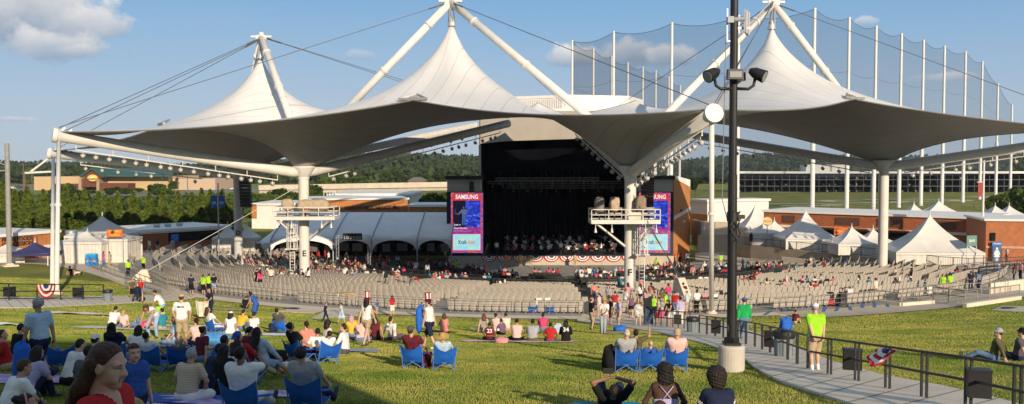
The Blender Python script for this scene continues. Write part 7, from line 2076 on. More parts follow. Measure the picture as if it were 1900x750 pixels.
pp((680, 642), 'walk', -28, 'long-haired woman in white tank and tall striped hat walking past the seated row', 'white', 'khaki', 0, 'long', 'dark', 'tophat', fem=True, sleeve='none', bottom='short_shorts', s=1.0)
w2, Jw = pp((797, 648), 'walk_carry', 66, 'woman in white sleeveless top, navy shorts and tall striped hat carrying a blue chair bag', 'white', 'navy', 0, 'short', 'brown', 'tophat', shoe='white', fat=1.1, fem=True, sleeve='none', **SH)
pp((728, 588), 'stand', 20, 'girl in red shirt and white shorts standing near the seat rail', 'red', 'white', 0, 'mid', 'brown', s=.86, kid=True, **SH)
pp((1097, 612), 'stand', -72, 'man in black tee and khaki shorts at the edge of the standing group', 'black', 'khaki', 0, 'short', 'brown', 'cap', 'orange', **SH)
pp((1122, 619), 'hold', 150, 'woman in white top, red shorts and straw hat holding a grey blanket', 'white', 'salmon', 0, 'mid', 'blond', 'straw', fem=True, bottom='short_shorts')
pp((1134, 603), 'stand', 100, 'man in black shirt behind the woman in straw hat', 'black', 'darkgrey', 1, 'short', 'dark', **SH)
pp((1149, 612), 'stand', 95, 'man in violet-blue shirt, khaki shorts and sun hat', 'lavender', 'khaki', 0, 'short', 'brown', 'bucket', 'tan', shoe='navy', **SH)
pp((1171, 592), 'walk', 176, 'woman in mauve tank top and dark shorts coming up the path', 'purple', 'black', 0, 'mid', 'brown', fem=True, sleeve='none', bottom='short_shorts')
pp((1184, 607), 'hold', 172, 'woman in brown-grey top carrying a rolled patterned blanket', 'brown', 'khaki', 0, 'long', 'brown', fem=True, bottom='short_shorts')
pp((1213, 594), 'stand', 160, 'woman in lime vest talking beside the dark stand', 'lime', 'black', 0, 'mid', 'brown', fem=True, sleeve='none')
pp((1222, 602), 'stand', 74, 'man in grey tank and red shorts beside the lime vest', 'grey', 'red', 1, 'short', 'dark', sleeve='none', **SH)
pp((1236, 588), 'stand', 60, 'steward in lime polo standing behind the short black rail', 'lime', 'black', 0, 'short', 'dark')
pp((1246, 606), 'stoop', 120, 'black-haired woman in white skirt leaning behind the short rail', 'black', 'white', 1, 'mid', 'black', fem=True, bottom='skirt', sleeve='none')
pp((1263, 604), 'stand', 12, 'black-haired man in pale lilac shirt beside the grey bin', 'lavender', 'cream', 1, 'short', 'black', sleeve='long')
gj, Jg = pp((1380, 634), 'walk', -14, 'man in green long-sleeved jacket, jeans and blue cap behind the lamp post', 'green', 'denim', 0, 'short', 'brown', 'cap', 'blue', sleeve='long', fat=1.15, s=1.04)
pp((1512, 690), 'hands_behind', 6, 'man in lime polo and khaki shorts leaning back on the black rail', 'lime', 'khaki', 0, 'fringe', 'grey', 'cap', 'white', shoe='white', sock=True, fat=1.12, **SH)
pp((192, 497), 'walk', -60, 'woman in hot pink top walking by the blue kiosk', 'hotpink', 'denim', 0, 'mid', 'dark', fem=True)
pp((204, 498), 'stand', 80, 'man in grey shirt and khakis beside the blue kiosk', 'grey', 'khaki', 0, 'short', 'dark')
pp((238, 514), 'stand', 30, 'steward in lime vest at the head of the west stairs', 'lime', 'black', 0, 'short', 'dark', s=.95)
pp((266, 506), 'stand', -20, 'steward in lime tee beside dark walls of the west seats', 'lime', 'black', 0, 'short', 'brown')
pp((261, 561), 'walk', -150, 'woman in red top and denim shorts walking on the west path', 'red', 'denim', 0, 'long', 'brown', fem=True, sleeve='none', bottom='short_shorts')
pp((245, 557), 'stand', -120, 'boy in black and yellow tee beside the walking woman in red', 'olive', 'black', 1, 'short', 'black', s=.9, **SH)
for px, c, lb in ((355, 'navy', 'man in navy tee leaning on the last-row rail'), (377, 'lime', 'steward in lime tee with back to the lawn at the last-row rail'), (388, 'lime', 'steward in lime polo with dark hair, next to another steward'), (397, 'black', 'man in black tee at the end of the steward group')):
 pp((px, 549 if px < 380 else 547), 'stand', rnd.uniform(-40, 40), lb, c, 'black' if c != 'black' else 'lightdenim', rnd.choice((0, 1, 2)), 'short', 'dark', **SH)
for px, py, c, l_, rz, sk, hr, fem, lb in ((1103, 566, 'salmon', 'denim', 30, 0, 'short', False, 'man in coral shirt standing at the rail by the walk head'), (1129, 572, 'grey', 'khaki', 150, 0, 'mid', True, 'woman in grey top facing the standing group'), (1160, 580, 'white', 'denim', -60, 1, 'short', False, 'man in white tee half hidden behind the sun hat'),
  (1196, 580, 'pink', 'white', 90, 0, 'long', True, 'woman in pink top with long hair by the dark stand'), (1229, 578, 'olive', 'khaki', 20, 1, 'short', False, 'man in olive shirt walking down behind the lime steward'), (1252, 586, 'red', 'denim', -30, 0, 'short', False, 'man in red tee beyond the woman in white skirt'), (1275, 584, 'lightblue', 'khaki', 60, 0, 'fringe', False, 'balding man in pale blue shirt behind the grey bin'), (1293, 582, 'white', 'black', 10, 2, 'short', False, 'man in white tee and black trousers near the prop pole'), (1112, 590, 'palepink', 'khaki', 60, 0, 'pony', True, 'woman in pale pink tee with ponytail in the standing group'), (1141, 586, 'red', 'white', -20, 0, 'short', False, 'man in red tee and white shorts in the standing group'), (1165, 566, 'pink', 'denim', 10, 0, 'mid', True, 'woman in pink shirt at the rail before column F'),
  (1188, 568, 'white', 'navy', 40, 1, 'long', True, 'woman in white tee at the rail before column F'), (1208, 566, 'salmon', 'khaki', -40, 0, 'short', False, 'man in coral polo at the rail before column F'), (1240, 568, 'hotpink', 'denim', 20, 1, 'pony', True, 'woman in hot pink tee beyond the lime steward'), (1268, 566, 'maroon', 'khaki', -10, 0, 'short', False, 'man in dark red polo beside the anchor fin'),
  (700, 585, 'blue', 'khaki', 60, 0, 'short', False, 'child in blue tee near the seat rail by the tan boards'), (783, 590, 'blue', 'navy', 30, 1, 'short', False, 'boy in blue behind the second striped hat')):
 pp((px, py), 'stand' if py > 570 else 'pockets', rz, lb, c, l_, sk, hr, 'dark' if px % 2 else 'brown', fem=fem, bottom='shorts' if l_ in ('khaki', 'white') else 'pants', s=.62 if px in (700, 783) else 1)
for px, py, ps, c, l_, rz, sk, hr, lb in ((28, 668, 'sit_cross', 'black', 'denim', -30, 0, 'short', 'man in black tee on the shaded lawn at the west edge'), (45, 742, 'sit_hug', 'lavender', 'navy', -20, 0, 'long', 'woman in lavender top sitting low by the purple blanket'), (152, 740, 'sit_cross', 'darkgrey', 'denim', -20, 1, 'short', 'man in charcoal tee sitting just beyond the smiling woman'), (250, 668, 'sit_hug', 'white', 'navy', 10, 0, 'mid', 'girl in white tee between the blue chairs of the shade'), (372, 672, 'sit_side', 'maroon', 'denim', -30, 1, 'bun', 'woman in dark red tee beyond the navy tee'),
  (408, 700, 'sit_cross', 'blue', 'navy', -20, 2, 'short', 'man in royal blue tee between navy tee and the blue cap'), (570, 650, 'sit_side', 'salmon', 'denim', 30, 0, 'pony', 'girl in coral tee behind the facing chairs'), (668, 634, 'sit_cross', 'palepink', 'denim', -10, 0, 'pony', 'girl in pale pink sitting before the walking hat wearer'), (300, 612, 'sit_cross', 'teal', 'khaki', 60, 0, 'short', 'man in teal tee at the end of the pale blanket')):
 pp((px, py), ps, rz, lb, c, l_, sk, hr, 'dark', fem=hr in ('long', 'mid', 'pony', 'bun'))
# --- sitting on the grass, west group
pp((207, 608), 'sit_hug', -8, 'man in white tee sitting hunched on the pale blanket', 'white', 'darkgrey', 0, 'short', 'dark')
pp((228, 609), 'sit_side', 10, 'girl in pale top sitting close to the hunched man', 'palepink', 'denim', 0, 'mid', 'blond', fem=True, s=.85)
pp((262, 611), 'lie_back', 82, 'person in red top lying on the pale blanket with one knee up', 'hotpink', 'denim', 0, 'mid', 'brown', fem=True, **SH)
pp((365, 643), 'sit_side', 40, 'woman in pink strap top and dark skirt with a headband', 'palepink', 'navy', 0, 'pony', 'dark', 'headband', 'red', fem=True, sleeve='none', bottom='skirt')
pp((325, 640), 'sit_cross', 120, 'person in pale blue sitting behind the legs of the man in khaki', 'lightblue', 'lightdenim', 0, 'mid', 'brown', fem=True)
pp((427, 620), 'sit_side', -6, 'woman in white dress and white cap on the white blanket', 'white', 'white', 1, 'mid', 'dark', 'cap', 'white', fem=True, bottom='skirt')
pp((445, 612), 'sit_hug', -20, 'man in yellow tee facing the woman in blue dress', 'yellow', 'denim', 0, 'short', 'dark')
pp((470, 621), 'sit_side', -16, 'woman in wide white blouse at the middle of the white blanket', 'white', 'khaki', 1, 'bun', 'dark', fem=True, fat=1.12, bottom='skirt')
pp((519, 617), 'camp', -14, 'man in grey-brown tee in the chair at the end of the white blanket', 'darkgrey', 'khaki', 1, 'short', 'dark')
pp((505, 620), 'sit_ground', 4, 'child in dark top leaning on the chair at the white blanket', 'navy', 'navy', 0, 'short', 'black', s=.7, kid=True)
pp((394, 618), 'camp', -35, 'pale-dressed woman in the chair before the cream blanket holder', 'white', 'white', 0, 'mid', 'brown', fem=True)
pp((454, 573), 'sit_hug', 4, 'man in black tee sitting alone near the last seat row', 'black', 'black', 0, 'short', 'brown')
pp((653, 626), 'sit_side', 20, 'woman in yellow floral top with lilac hair', 'yellow', 'denim', 0, 'mid', 'lilac', fem=True)
pp((697, 632), 'sit_side', 8, 'woman in maroon top and black trousers with a blue scarf', 'maroon', 'black', 1, 'mid', 'dark', fem=True, sleeve='none')
pp((728, 631), 'sit_lean_back', -30, 'man in white tee leaning back beside the woman in maroon', 'white', 'darkgrey', 0, 'short', 'dark', **SH)
pp((824, 617), 'sit_hug', 10, 'woman in red and white striped tank sitting apart', 'salmon', 'salmon', 0, 'mid', 'brown', fem=True, sleeve='none')
# --- mid lawn picnic
pp((897, 617), 'sit_lean_back', 6, 'red-haired woman in black and cream patterned dress', 'floral', 'floral', 0, 'mid', 'red', fem=True, bottom='skirt')
j23, J23 = pp((908, 633), 'sit_cross', 4, 'boy in red and black jersey numbered 23', 'jersey', 'black', 2, 'short', 'black', s=.82, sleeve='none')
pp((921, 616), 'sit_side', -4, 'woman in pale pink tank with dark ponytail', 'palepink', 'white', 0, 'pony', 'dark', fem=True, sleeve='none')
pp((940, 614), 'sit_hug', 18, 'man in cream shirt at the back of the picnic', 'cream', 'khaki', 1, 'short', 'dark', fat=1.1)
pp((932, 622), 'sit_side', 40, 'boy in mauve tee lying half on his side', 'purple', 'black', 1, 'short', 'black', s=.8)
pp((959, 634), 'sit_cross', 4, 'woman in peach sleeveless top with hair tied high', 'palepink', 'black', 1, 'bun', 'dark', fem=True, sleeve='none', fat=1.1)
pp((988, 635), 'sit_hug', -4, 'broad man in pale grey tee, largest of the picnic', 'grey', 'olive', 2, 'short', 'black', fat=1.2)
pp((1008, 614), 'sit_hug', 4, 'man in bright pink tee at the back of the picnic', 'hotpink', 'denim', 2, 'short', 'black')
pp((1021, 636), 'sit_cross', -8, 'boy in bright red tee beside the black hood', 'red', 'darkgrey', 2, 'short', 'black', s=.86)
j34, J34 = pp((1050, 635), 'sit_hug', -2, 'person in black hooded top numbered 34', 'black', 'black', 2, 'mid', 'black', 'hood', 'black', sleeve='long', s=.95)
for ob, J, tx, pos in ((j23, J23, '23', 0), (j34, J34, '34', 0)):
 c = J['chest'] - J['f'] * (.128) - J['u'] * .03; up = J['u']
 nb = lettering(tx, .26, c, J['r'], up, cloth('white'), None, .03, True, name='jersey_number')
 nb.parent = ob
# --- chairs, centre and east
pp((768, 681), 'camp', -14, 'man in maroon tee and grey cap in a blue chair', 'maroon', 'khaki', 0, 'short', 'brown', 'cap', 'darkgrey', **SH)
hatp, Jh = pp((823, 685), 'camp', -4, 'slumped person hidden under a big orange straw hat', 'lightblue', 'lightdenim', 0, 'short', 'brown', 'straw', s=.86)
pp((1160, 688), 'camp', 2, 'bald grey-haired man in grey tee in the first of three chairs', 'grey', 'khaki', 0, 'fringe', 'white', fat=1.1)
pp((1180, 676), 'camp_wave', -10, 'person in brown tee waving a hand beyond the bald man', 'olive', 'black', 1, 'short', 'dark', s=.9)
pp((1205, 688), 'camp', 0, 'person slumped low in the middle blue chair', 'blue', 'khaki', 0, 'bald', 'brown', s=.72)
pp((1254, 687), 'camp', -4, 'man in pale pink shirt and tan cap in the third chair', 'palepink', 'khaki', 0, 'fringe', 'white', 'cap_back', 'tan', fat=1.22)
lie, Jl = pp(W(1137, 14.3), 'lie_phone', 0, 'man in black tee lying on the teal blanket holding up a phone', 'black', 'navy', 2, 'short', 'dark')
ws, Jw_ = pp(W(1240, 12.9), 'sit_cross', 0, 'woman with dark curly hair and crossed purple straps', 'deepskin', 'black', 3, 'curly', 'black', fem=True, sleeve='none')
pp(W(1228, 9.0), 'sit_cross', -20, 'brown-haired boy whose head rises at the bottom edge', 'white', 'blue', 0, 'short', 'brown', s=.92, kid=True)
wn, Jn = pp(W(1345, 12.0), 'sit_hug', 6, 'woman with brown afro in navy tee with white sleeve stripes', 'navy', 'navy', 3, 'afro', 'dark', fem=True, fat=1.12)
pp((1846, 670), 'sit_lean_back', 52, 'man in olive shirt and grey hat sitting on the east lawn', 'olive', 'denim', 0, 'short', 'brown', 'bucket', 'grey', sleeve='long')
pp((1890, 670), 'sit_lean_back', 40, 'person in dark shirt and black hat beside the man in olive', 'darkgrey', 'navy', 0, 'short', 'brown', 'bucket', 'black')
# --- shaded west group
pp((605, 647), 'sit_side', -50, 'curly-haired woman in cream top leaning to her friend', 'cream', 'khaki', 0, 'curly', 'dark', fem=True)
pp((640, 657), 'sit_cross', 80, 'man in white shirt and grey trousers facing the curly-haired woman', 'white', 'darkgrey', 0, 'short', 'dark', sleeve='long')
pp((551, 671), 'camp', -34, 'woman in black tee with hair tied up in a blue chair', 'black', 'black', 1, 'bun', 'dark', fem=True)
pp((588, 664), 'sit_cross', 20, 'person in white tee between the two facing chairs', 'white', 'black', 1, 'short', 'black', s=.92)
pp((607, 672), 'camp', 34, 'child in white top in the chair beside the man in white', 'white', 'navy', 1, 'short', 'dark', s=.8)
pp((450, 668), 'sit_hug', -40, 'woman in maroon tee with dark hair and glasses', 'maroon', 'denim', 1, 'pony', 'dark', fem=True)
pp((487, 700), 'camp', -30, 'woman in light denim jacket with long black hair and red shoes', 'lightblue', 'lightdenim', 0, 'long', 'black', fem=True, sleeve='long', shoe='red', tilt=True, bottom='shorts')
pp((455, 709), 'camp', -24, 'man in red jacket and blue cap in a blue chair', 'red', 'khaki', 0, 'short', 'brown', 'cap_back', 'blue', sleeve='long')
pp((345, 746), 'sit_cross', -16, 'grey-haired man in yellow striped polo leaning on one arm', 'stripe', 'white', 1, 'short', 'grey', fat=1.08, **SH)
pp((388, 728), 'sit_hug', -34, 'man in dark navy tee next to the striped polo', 'navy', 'navy', 3, 'short', 'black', fat=1.15)
pp((412, 735), 'sit_side', -20, 'woman in black with long black hair between two men', 'black', 'black', 1, 'long', 'black', fem=True)
pp((430, 716), 'sit_cross', -40, 'woman in patterned pale top turned to the man in red', 'star', 'denim', 1, 'mid', 'black', fem=True)
ph1, Jp1 = pp(W(448, 13.4), 'camp_phone', -6, 'broad man in loose white tee in a blue chair, holding a phone to his ear', 'white', 'white', 2, 'short', 'black', fat=1.25)
pp(W(566, 14.2), 'camp', -10, 'man in grey tee with dark hair in the chair on shaded grass', 'grey', 'navy', 0, 'fluffy', 'dark', fat=1.15)
pp((280, 688), 'camp', -8, 'boy with black hair in a blue chair behind the patterned blanket', 'white', 'navy', 1, 'short', 'black', s=.86)
pp((332, 686), 'camp', 10, 'person lying low in the tilted blue chair beside the boy', 'darkgrey', 'khaki', 0, 'bald', 'brown', s=.7)
pp((216, 679), 'camp', 2, 'dark-haired woman in a blue chair behind the small blue-shirted boy', 'navy', 'navy', 1, 'mid', 'black', fem=True)
pp((126, 716), 'sit_hug', -34, 'young man in white tee sitting by the blue-capped neighbour', 'white', 'black', 0, 'short', 'dark')
pp((167, 702), 'sit_cross', -10, 'man in pale blue shirt and white cap beside the young man', 'lightblue', 'khaki', 0, 'short', 'dark', 'cap_back', 'white')
pp((12, 688), 'sit_lean_back', -60, 'person in red tee sitting at the lawn edge by the purple blanket', 'red', 'khaki', 0, 'short', 'brown', **SH)
pp((84, 676), 'lie_back', -70, 'person lying on the light blue blanket behind the walking man', 'orange', 'denim', 0, 'mid', 'brown', fem=True, s=.9)
pp((60, 700), 'sit_cross', -70, 'man in white shirt and dark cap beside the folded chair', 'white', 'navy', 0, 'short', 'dark')
pp(W(-2, 12.5), 'sit_hug', -40, 'person in white tee cut by the picture edge', 'white', 'navy', 1, 'short', 'brown')
pp(W(52, 9.4), 'sit_lean_back', -50, 'dark-haired girl with pink and white headband', 'pink', 'black', 1, 'bun', 'dark', 'headband', 'pink', fem=True, s=.9)
pp(W(80, 8.0), 'sit_cross', 10, 'dark brown head of a person sitting beside the girl with the headband', 'navy', 'navy', 0, 'mid', 'dark', fem=True, s=.84)
pp(W(98, 5.6), 'sit_hug', -30, 'brown-haired child whose crown shows just before the smiling woman', 'purple', 'navy', 0, 'short', 'dark', s=.95)
pp(W(182, 4.9), 'stand', -96, 'smiling woman with long brown hair in red top', 'red', 'denim', 0, 'swept', 'brown', fem=True, smile=True, vneck=True, s=.965, yaw=0, pitch=10, hk=1.06)
pp(W(228, 5.2), 'stand', -60, 'blond toddler whose crown shows just below the smiling woman', 'white', 'navy', 0, 'short', 'blond', s=.76, kid=True, hk=1.2)
pp(W(241, 10.4), 'stand', -138, 'young boy in bright blue polo standing beside the smiling woman', 'blue', 'navy', 0, 'short', 'brown', s=.76, kid=True, hk=1.18)
def worn(name, mb, m, ob): mkobj(name, np.array(mb.v), mb.f, m, ob, (0, 0, 0), True)
J = Jw_; c, r_, u_, f_ = J['chest'], J['r'], J['u'], J['f']; bk = -f_ * .134
worn('crossed_strap', MB().bar(c + bk - r_ * .10 + u_ * .10, c + bk + r_ * .07 - u_ * .10, .022, .014).bar(c + bk + r_ * .10 + u_ * .10, c + bk - r_ * .07 - u_ * .10, .022, .014), cloth('lavender'), ws)
b_ = MB()
b_.grid([[J['mid'] + u_ * z + (r_ * math.cos(a) * (.185 + .03 * (z > .1)) + f_ * math.sin(a) * .142) for a in np.linspace(0, 2 * PI, 25)] for z in (-.12, -.05, .03, .11)])
worn('top_band', b_, cloth('lavender'), ws)
J = Jn; b_ = MB()
for s_ in 'LR':
 a_, d_ = J['sh' + s_], J['el' + s_] - J['sh' + s_]
 for t in (.44, .54): b_.tube([a_ + d_ * t, a_ + d_ * (t + .04)], .0785, 14)
worn('sleeve_stripe', b_, cloth('white'), wn)
J = Jmw; c = J['chest'] - J['f'] * .13
worn('shirt_print', MB().bar(c - J['r'] * .11 + J['u'] * .03, c + J['r'] * .0 + J['u'] * .03, .008, .07), cloth('denim'), mw)
worn('shirt_print', MB().bar(c + J['r'] * .02 + J['u'] * .03, c + J['r'] * .11 + J['u'] * .03, .008, .07), cloth('salmon'), mw)
# --- wheelchair bays
def scooter(pos, rz, label, col):
 p = G(*pos); t_ = thing('mobility_scooter', label, 'scooter', p + [0, 0, .06], math.radians(rz))
 m = MB().box((0, 0, .18), (.5, 1.1, .12), taper=.9).box((0, -.35, .38), (.5, .4, .3), taper=.8); local('chassis', m, mat('scooter_' + col, CLOTHC[col], .4), t_)
 local('seat', MB().box((0, -.22, .58), (.48, .46, .1)), BLACK, t_); local('backrest', MB().box((0, -.46, .85), (.48, .09, .55), taper=.85), BLACK, t_)
 local('tiller', MB().tube([(0, .5, .2), (0, .36, .95)], .035, 8).bar((-.25, .35, .95), (.25, .35, .95), .04), BLACK, t_)
 for x, y in ((-.28, -.4), (.28, -.4), (-.22, .5), (.22, .5)):
  mb = MB(); disc(mb, (x, y, .13), (1, 0, 0), .13, .09, 14); local('wheel', mb, BLACK, t_)
scooter((1540, 568), -12, 'red mobility scooter on the blue-striped bays', 'red'); scooter((1562, 569), -6, 'black mobility scooter with high seat on the blue-striped bays', 'black')
p = G(1540, 568); pp((p[0], p[1] - .1, p[2] + .06), 'seat', -12, 'white-haired man in white tee on the red mobility scooter', 'white', 'darkgrey', 0, 'fringe', 'white')
p = G(1562, 569); pp((p[0], p[1] - .1, p[2] + .06), 'seat', -6, 'person in navy jacket and dark cap on the black mobility scooter', 'navy', 'black', 0, 'short', 'grey', 'cap', 'navy', sleeve='long', fat=1.15)
def stool(pos, label):
 p = G(*pos); t_ = thing('folding_stool', label, 'stool', p + [0, 0, .05])
 local('seat', MB().box((0, 0, .45), (.42, .42, .05)), CHAIR_BLACK, t_); local('backrest', MB().box((0, -.22, .75), (.42, .04, .3)), CHAIR_BLACK, t_)
 for sx in (-.18, .18):
  for sy in (-.18, .18): local('leg', MB().bar((sx, sy, .43), (sx * 1.15, sy * 1.15, 0), .03), DARK_METAL, t_)
for px, c, lb in ((1307, 'pink', 'man in pink shirt seated on a chair by the white prop pole'), (1325, 'white', 'man in white shirt seated on a chair just past the white prop pole')):
 stool((px, 574), f'dark chair under the man in {c} at the prop pole'); p = G(px, 574)
 pp((p[0], p[1], p[2] + .05), 'seat', -10 if c == 'pink' else 6, lb, c, 'khaki', 0, 'fringe', 'grey', fat=1.1)
p = G(1474, 601); pp((1474, 601), 'sit_hug', -60, 'person in maroon and tan sitting beside the blue chair on the walk', 'maroon', 'khaki', 1, 'short', 'dark', s=.9)
for px, py, c, rz, lb in ((1625, 556, 'cream', 30, 'man in cream shirt leaning on the ramp rail'), (1749, 547, 'lime', 170, 'woman in lime top and khakis at the ramp'), (1763, 545, 'lime', 10, 'steward in lime tee at the ramp, seen from behind'), (1801, 541, 'navy', -20, 'man in navy top at the upper ramp end'), (1816, 540, 'denim', 30, 'person in denim shirt at the upper ramp end'), (1868, 487, 'lightblue', 80, 'woman in pale top walking before the restroom block'), (1882, 524, 'maroon', 60, 'woman in plum dress near the short concrete wall'), (1894, 520, 'pink', 100, 'woman in coral top near the short concrete wall')):
 pp((px, py), 'stand', rz, lb, c, 'khaki' if c in ('lime', 'cream') else 'navy', rnd.choice((0, 0, 1)), 'short' if 'man' == lb[:3] or 'steward' in lb else 'mid', 'dark', fem='woman' in lb)
# --- things in hands
def at_hand(ob, J, c, off=(0, 0, 0)):
 M = ob.rotation_euler.to_matrix() @ Matrix.Diagonal(ob.scale)
 v = J['wr' + c] + J['hd' + c] * .09 + np.array(off)
 return np.array(M @ Vector(v)) + np.array(ob.location)
h = at_hand(man1, Jm, 'L')
t_ = thing('folded_chair', 'folded blue lawn chair with straps hanging from the walking man hand', 'chair', h - [0, 0, .8])
blob(h + np.array([.05, -.1, -.35]), (.34, .30, .95), 7, .8, 20, 14, .12).build('folded_cloth', CH_BLUE, t_, smooth=True)
for k in (-1, 1): MB().tube([h + [.1 * k, -.05, .02], h + [.16 * k, -.1, -.4], h + [.1 * k, -.12, -.85]], .016, 6).build('tube_frame', CH_TUBE, t_)
MB().tube([h + [0, 0, 0], h + [-.12, -.1, -.3], h + [-.05, -.1, -.7]], .02, 6).build('strap', cloth('lightblue'), t_)
heap(tuple(h + np.array([-.1, -.15, -1.12]) - [0, 0, 0]), (.5, .4, .34), cloth('white'), 'white and blue bag held low by the walking man', 33)
h = at_hand(w2, Jw, 'L')
t_ = thing('chair_bag', 'tall blue chair bag carried by the woman in striped hat', 'bag', h - [0, 0, .4])
blob(h + np.array([-.12, 0, .25]), (.24, .24, .95), 17, .85, 18, 14, .06).build('bag_body', CH_BLUE, t_, smooth=True)
h = at_hand(lie, Jl, 'R'); t_ = thing('phone', 'black phone held above the lying man', 'phone', h); MB().box(h + [-.09, 0, .10], (.17, .02, .09)).build('phone_body', BLACK, t_)
h = at_hand(ph1, Jp1, 'R'); t_ = thing('phone', 'dark phone at the ear of the man in loose white tee', 'phone', h); MB().box(h + [0, 0, .03], (.02, .08, .15)).build('phone_body', BLACK, t_)
def drape(pos, w_, z0, z1, col, label, dy=-.36, dx=0, seed=0):
 p = G(*pos); rows = []
 for k in range(9):
  v = k / 8
  rows.append([(p[0] + dx + w_ * (u - .5) * (1 - .25 * v), p[1] + dy + .06 * math.sin(u * 14 + seed) * (.4 + v), p[2] + z1 + (z0 - z1) * v - .06 * math.sin(PI * u)) for u in np.linspace(0, 1, 15)])
 m = MB().grid(rows); m.grid([[(a, b - .015, c) for a, b, c in r_] for r_ in rows], flip=True)
 tag(m.build('held_blanket', col, loc=tuple(p), smooth=True), label, 'blanket')
drape((391, 592), .75, .25, 1.1, cloth('cream'), 'cream blanket held up by the long-haired woman', -.36, -.35, 1)
drape((1122, 619), .42, .08, 1.0, mat('cloth_bluegrey', (.30, .34, .36), .9), 'long grey blanket hanging from the woman in straw hat', -.38, -.1, 2)
p = G(1184, 607); o = blob(p + [-.05, -.38, 1.05], (.55, .3, .75), 23, .8, 20, 14, .12).build('rolled_blanket', pattern('grey_print', (.3, .3, .3), (.65, .64, .6), 9), loc=tuple(p), smooth=True); tag(o, 'grey-white patterned bundle carried up the path', 'blanket')
p = G(300, 600); heap((p[0] + .05, p[1] - .35, p[2] + .42), (.5, .2, .5), cloth('lime'), 'lime green shopping bag in the stooping man hands', 31)
# ------------------------------------------------------------------ small far people: shared bodies, own colours
LIB = []
for pose, o in (('seat', dict(hair='short')), ('seat', dict(hair='long', fem=True)), ('seat_fwd', dict(hair='short', fat=1.15)), ('seat', dict(hair='mid', fem=True, sleeve='none')), ('stand', dict(hair='short')), ('stand', dict(hair='long', fem=True, bottom='shorts')), ('walk', dict(hair='short', bottom='shorts')), ('bow', dict(hair='short', sleeve='long'))):
 o = dict(o); o['body_head'] = True
 J = skeleton(pose, o.get('fem')); V, F, S = grow(prims(J, o), .037)
 me = bpy.data.meshes.new('person'); me.from_pydata(V.tolist(), [], F.tolist())
 for m_ in (SK[0], cloth('white'), cloth('navy'), SHOEM, HAIR['dark']): me.materials.append(m_)
 me.polygons.foreach_set('material_index', np.minimum(S, 4).astype(np.int32)); me.polygons.foreach_set('use_smooth', np.ones(len(F), bool)); me.update()
 LIB.append(me)
SHIRTS = ['red', 'red', 'white', 'white', 'white', 'navy', 'black', 'grey', 'pink', 'hotpink', 'lightblue', 'blue', 'salmon', 'cream', 'maroon', 'darkgrey', 'khaki', 'purple', 'palepink', 'teal', 'denim']
AUD = []
def far_person(i, loc, rz, shirt, legs, skin, hairc, s=1.0, hat=None):
 o = bpy.data.objects.new('person', LIB[i]); COL.objects.link(o); o.location = tuple(loc); o.rotation_euler = (0, 0, rz); o.scale = (s, s, s)
 for k, m_ in ((0, SK[skin]), (1, cloth(shirt)), (2, cloth(legs)), (4, HAIR[hairc])):
  o.material_slots[k].link = 'OBJECT'; o.material_slots[k].material = m_
 if hat:
  ph = o; m = MB(); J = skeleton(['seat', 'seat', 'seat_fwd', 'seat', 'stand', 'stand', 'walk', 'bow'][i]); c = J['head']
  m.lathe((c[0], c[1] - .01, c[2] + .04), [(.115, 0), (.11, .05), (.08, .09), (.02, .105)], 12); m.box((c[0], c[1] + .13, c[2] + .045), (.15, .1, .015))
  h_ = local('hat', m, cloth(hat), o)
 return o
rs = np.random.RandomState(77)
seats_all = [(seat_xyz(R, t), t, 'grey', ri) for R, t, ri in GREY] + [(seat_xyz(R, t), t, 'black', ri) for R, t, ri in BLK]
SX = np.array([s_[0] for s_ in seats_all]); taken = set()
def seat_near(px, py):
 p = G(px, py); d = ((SX[:, :2] - p[:2]) ** 2).sum(1)
 for k in np.argsort(d)[:12]:
  if k not in taken: taken.add(k); return k
 return None
CLUST = [((520, 830), (482, 503), 44), ((830, 1165), (487, 510), 56), ((1190, 1300), (484, 505), 26), ((470, 700), (500, 528), 46), ((700, 960), (516, 545), 20), ((1060, 1170), (505, 535), 16), ((1195, 1320), (506, 535), 18), ((1330, 1460), (500, 526), 22), ((1360, 1560), (492, 508), 24), ((1460, 1590), (535, 556), 4), ((1660, 1860), (515, 530), 4), ((430, 520), (486, 505), 8), ((1330, 1720), (510, 545), 14)]
SN = dict(zip(CLOTHC, CLOTHC))
nice = dict(lightblue='pale blue', hotpink='hot pink', palepink='pale pink', darkgrey='charcoal', lightdenim='light denim', salmon='coral')
col = lambda c: nice.get(c, c)
def zone(px):
 return 'near the lounge tent' if px < 690 else 'before the lit screen' if px < 900 else 'before the stage bunting' if px < 1100 else 'around column F' if px < 1250 else 'by the white prop pole' if px < 1380 else 'below the white tents'
for (xa, xb), (ya, yb), n in CLUST:
 k = 0; n = int(n * 1.5)
 while k < n:
  px, py = rs.uniform(xa, xb), rs.uniform(ya, yb)
  grp = rs.randint(1, 4); base = SHIRTS[rs.randint(len(SHIRTS))]
  for q in range(grp):
   if k >= n: break
   i = seat_near(px + q * 9, py)
   if i is None: k += 1; continue
   (x, y, z), t, kd, ri = seats_all[i]
   li = int(rs.choice([0, 1, 2, 3])); sh = base if rs.uniform() < .25 else SHIRTS[rs.randint(len(SHIRTS))]
   hat = ['white', 'red', 'cream', 'navy'][rs.randint(4)] if rs.uniform() < .22 else None
   hc = ['dark', 'brown', 'grey', 'black', 'blond', 'white'][rs.choice(6, p=[.3, .25, .15, .12, .1, .08])]
   o = far_person(li, (x, y, z - .02), t + rs.uniform(-.25, .25), sh, ['navy', 'khaki', 'denim', 'black'][rs.randint(4)], int(rs.choice([0, 0, 0, 1, 1, 2, 3])), hc, rs.uniform(.93, 1.05), hat)
   AUD.append((o, px, kd, sh, li, hc, hat, ri)); k += 1
seen = {}
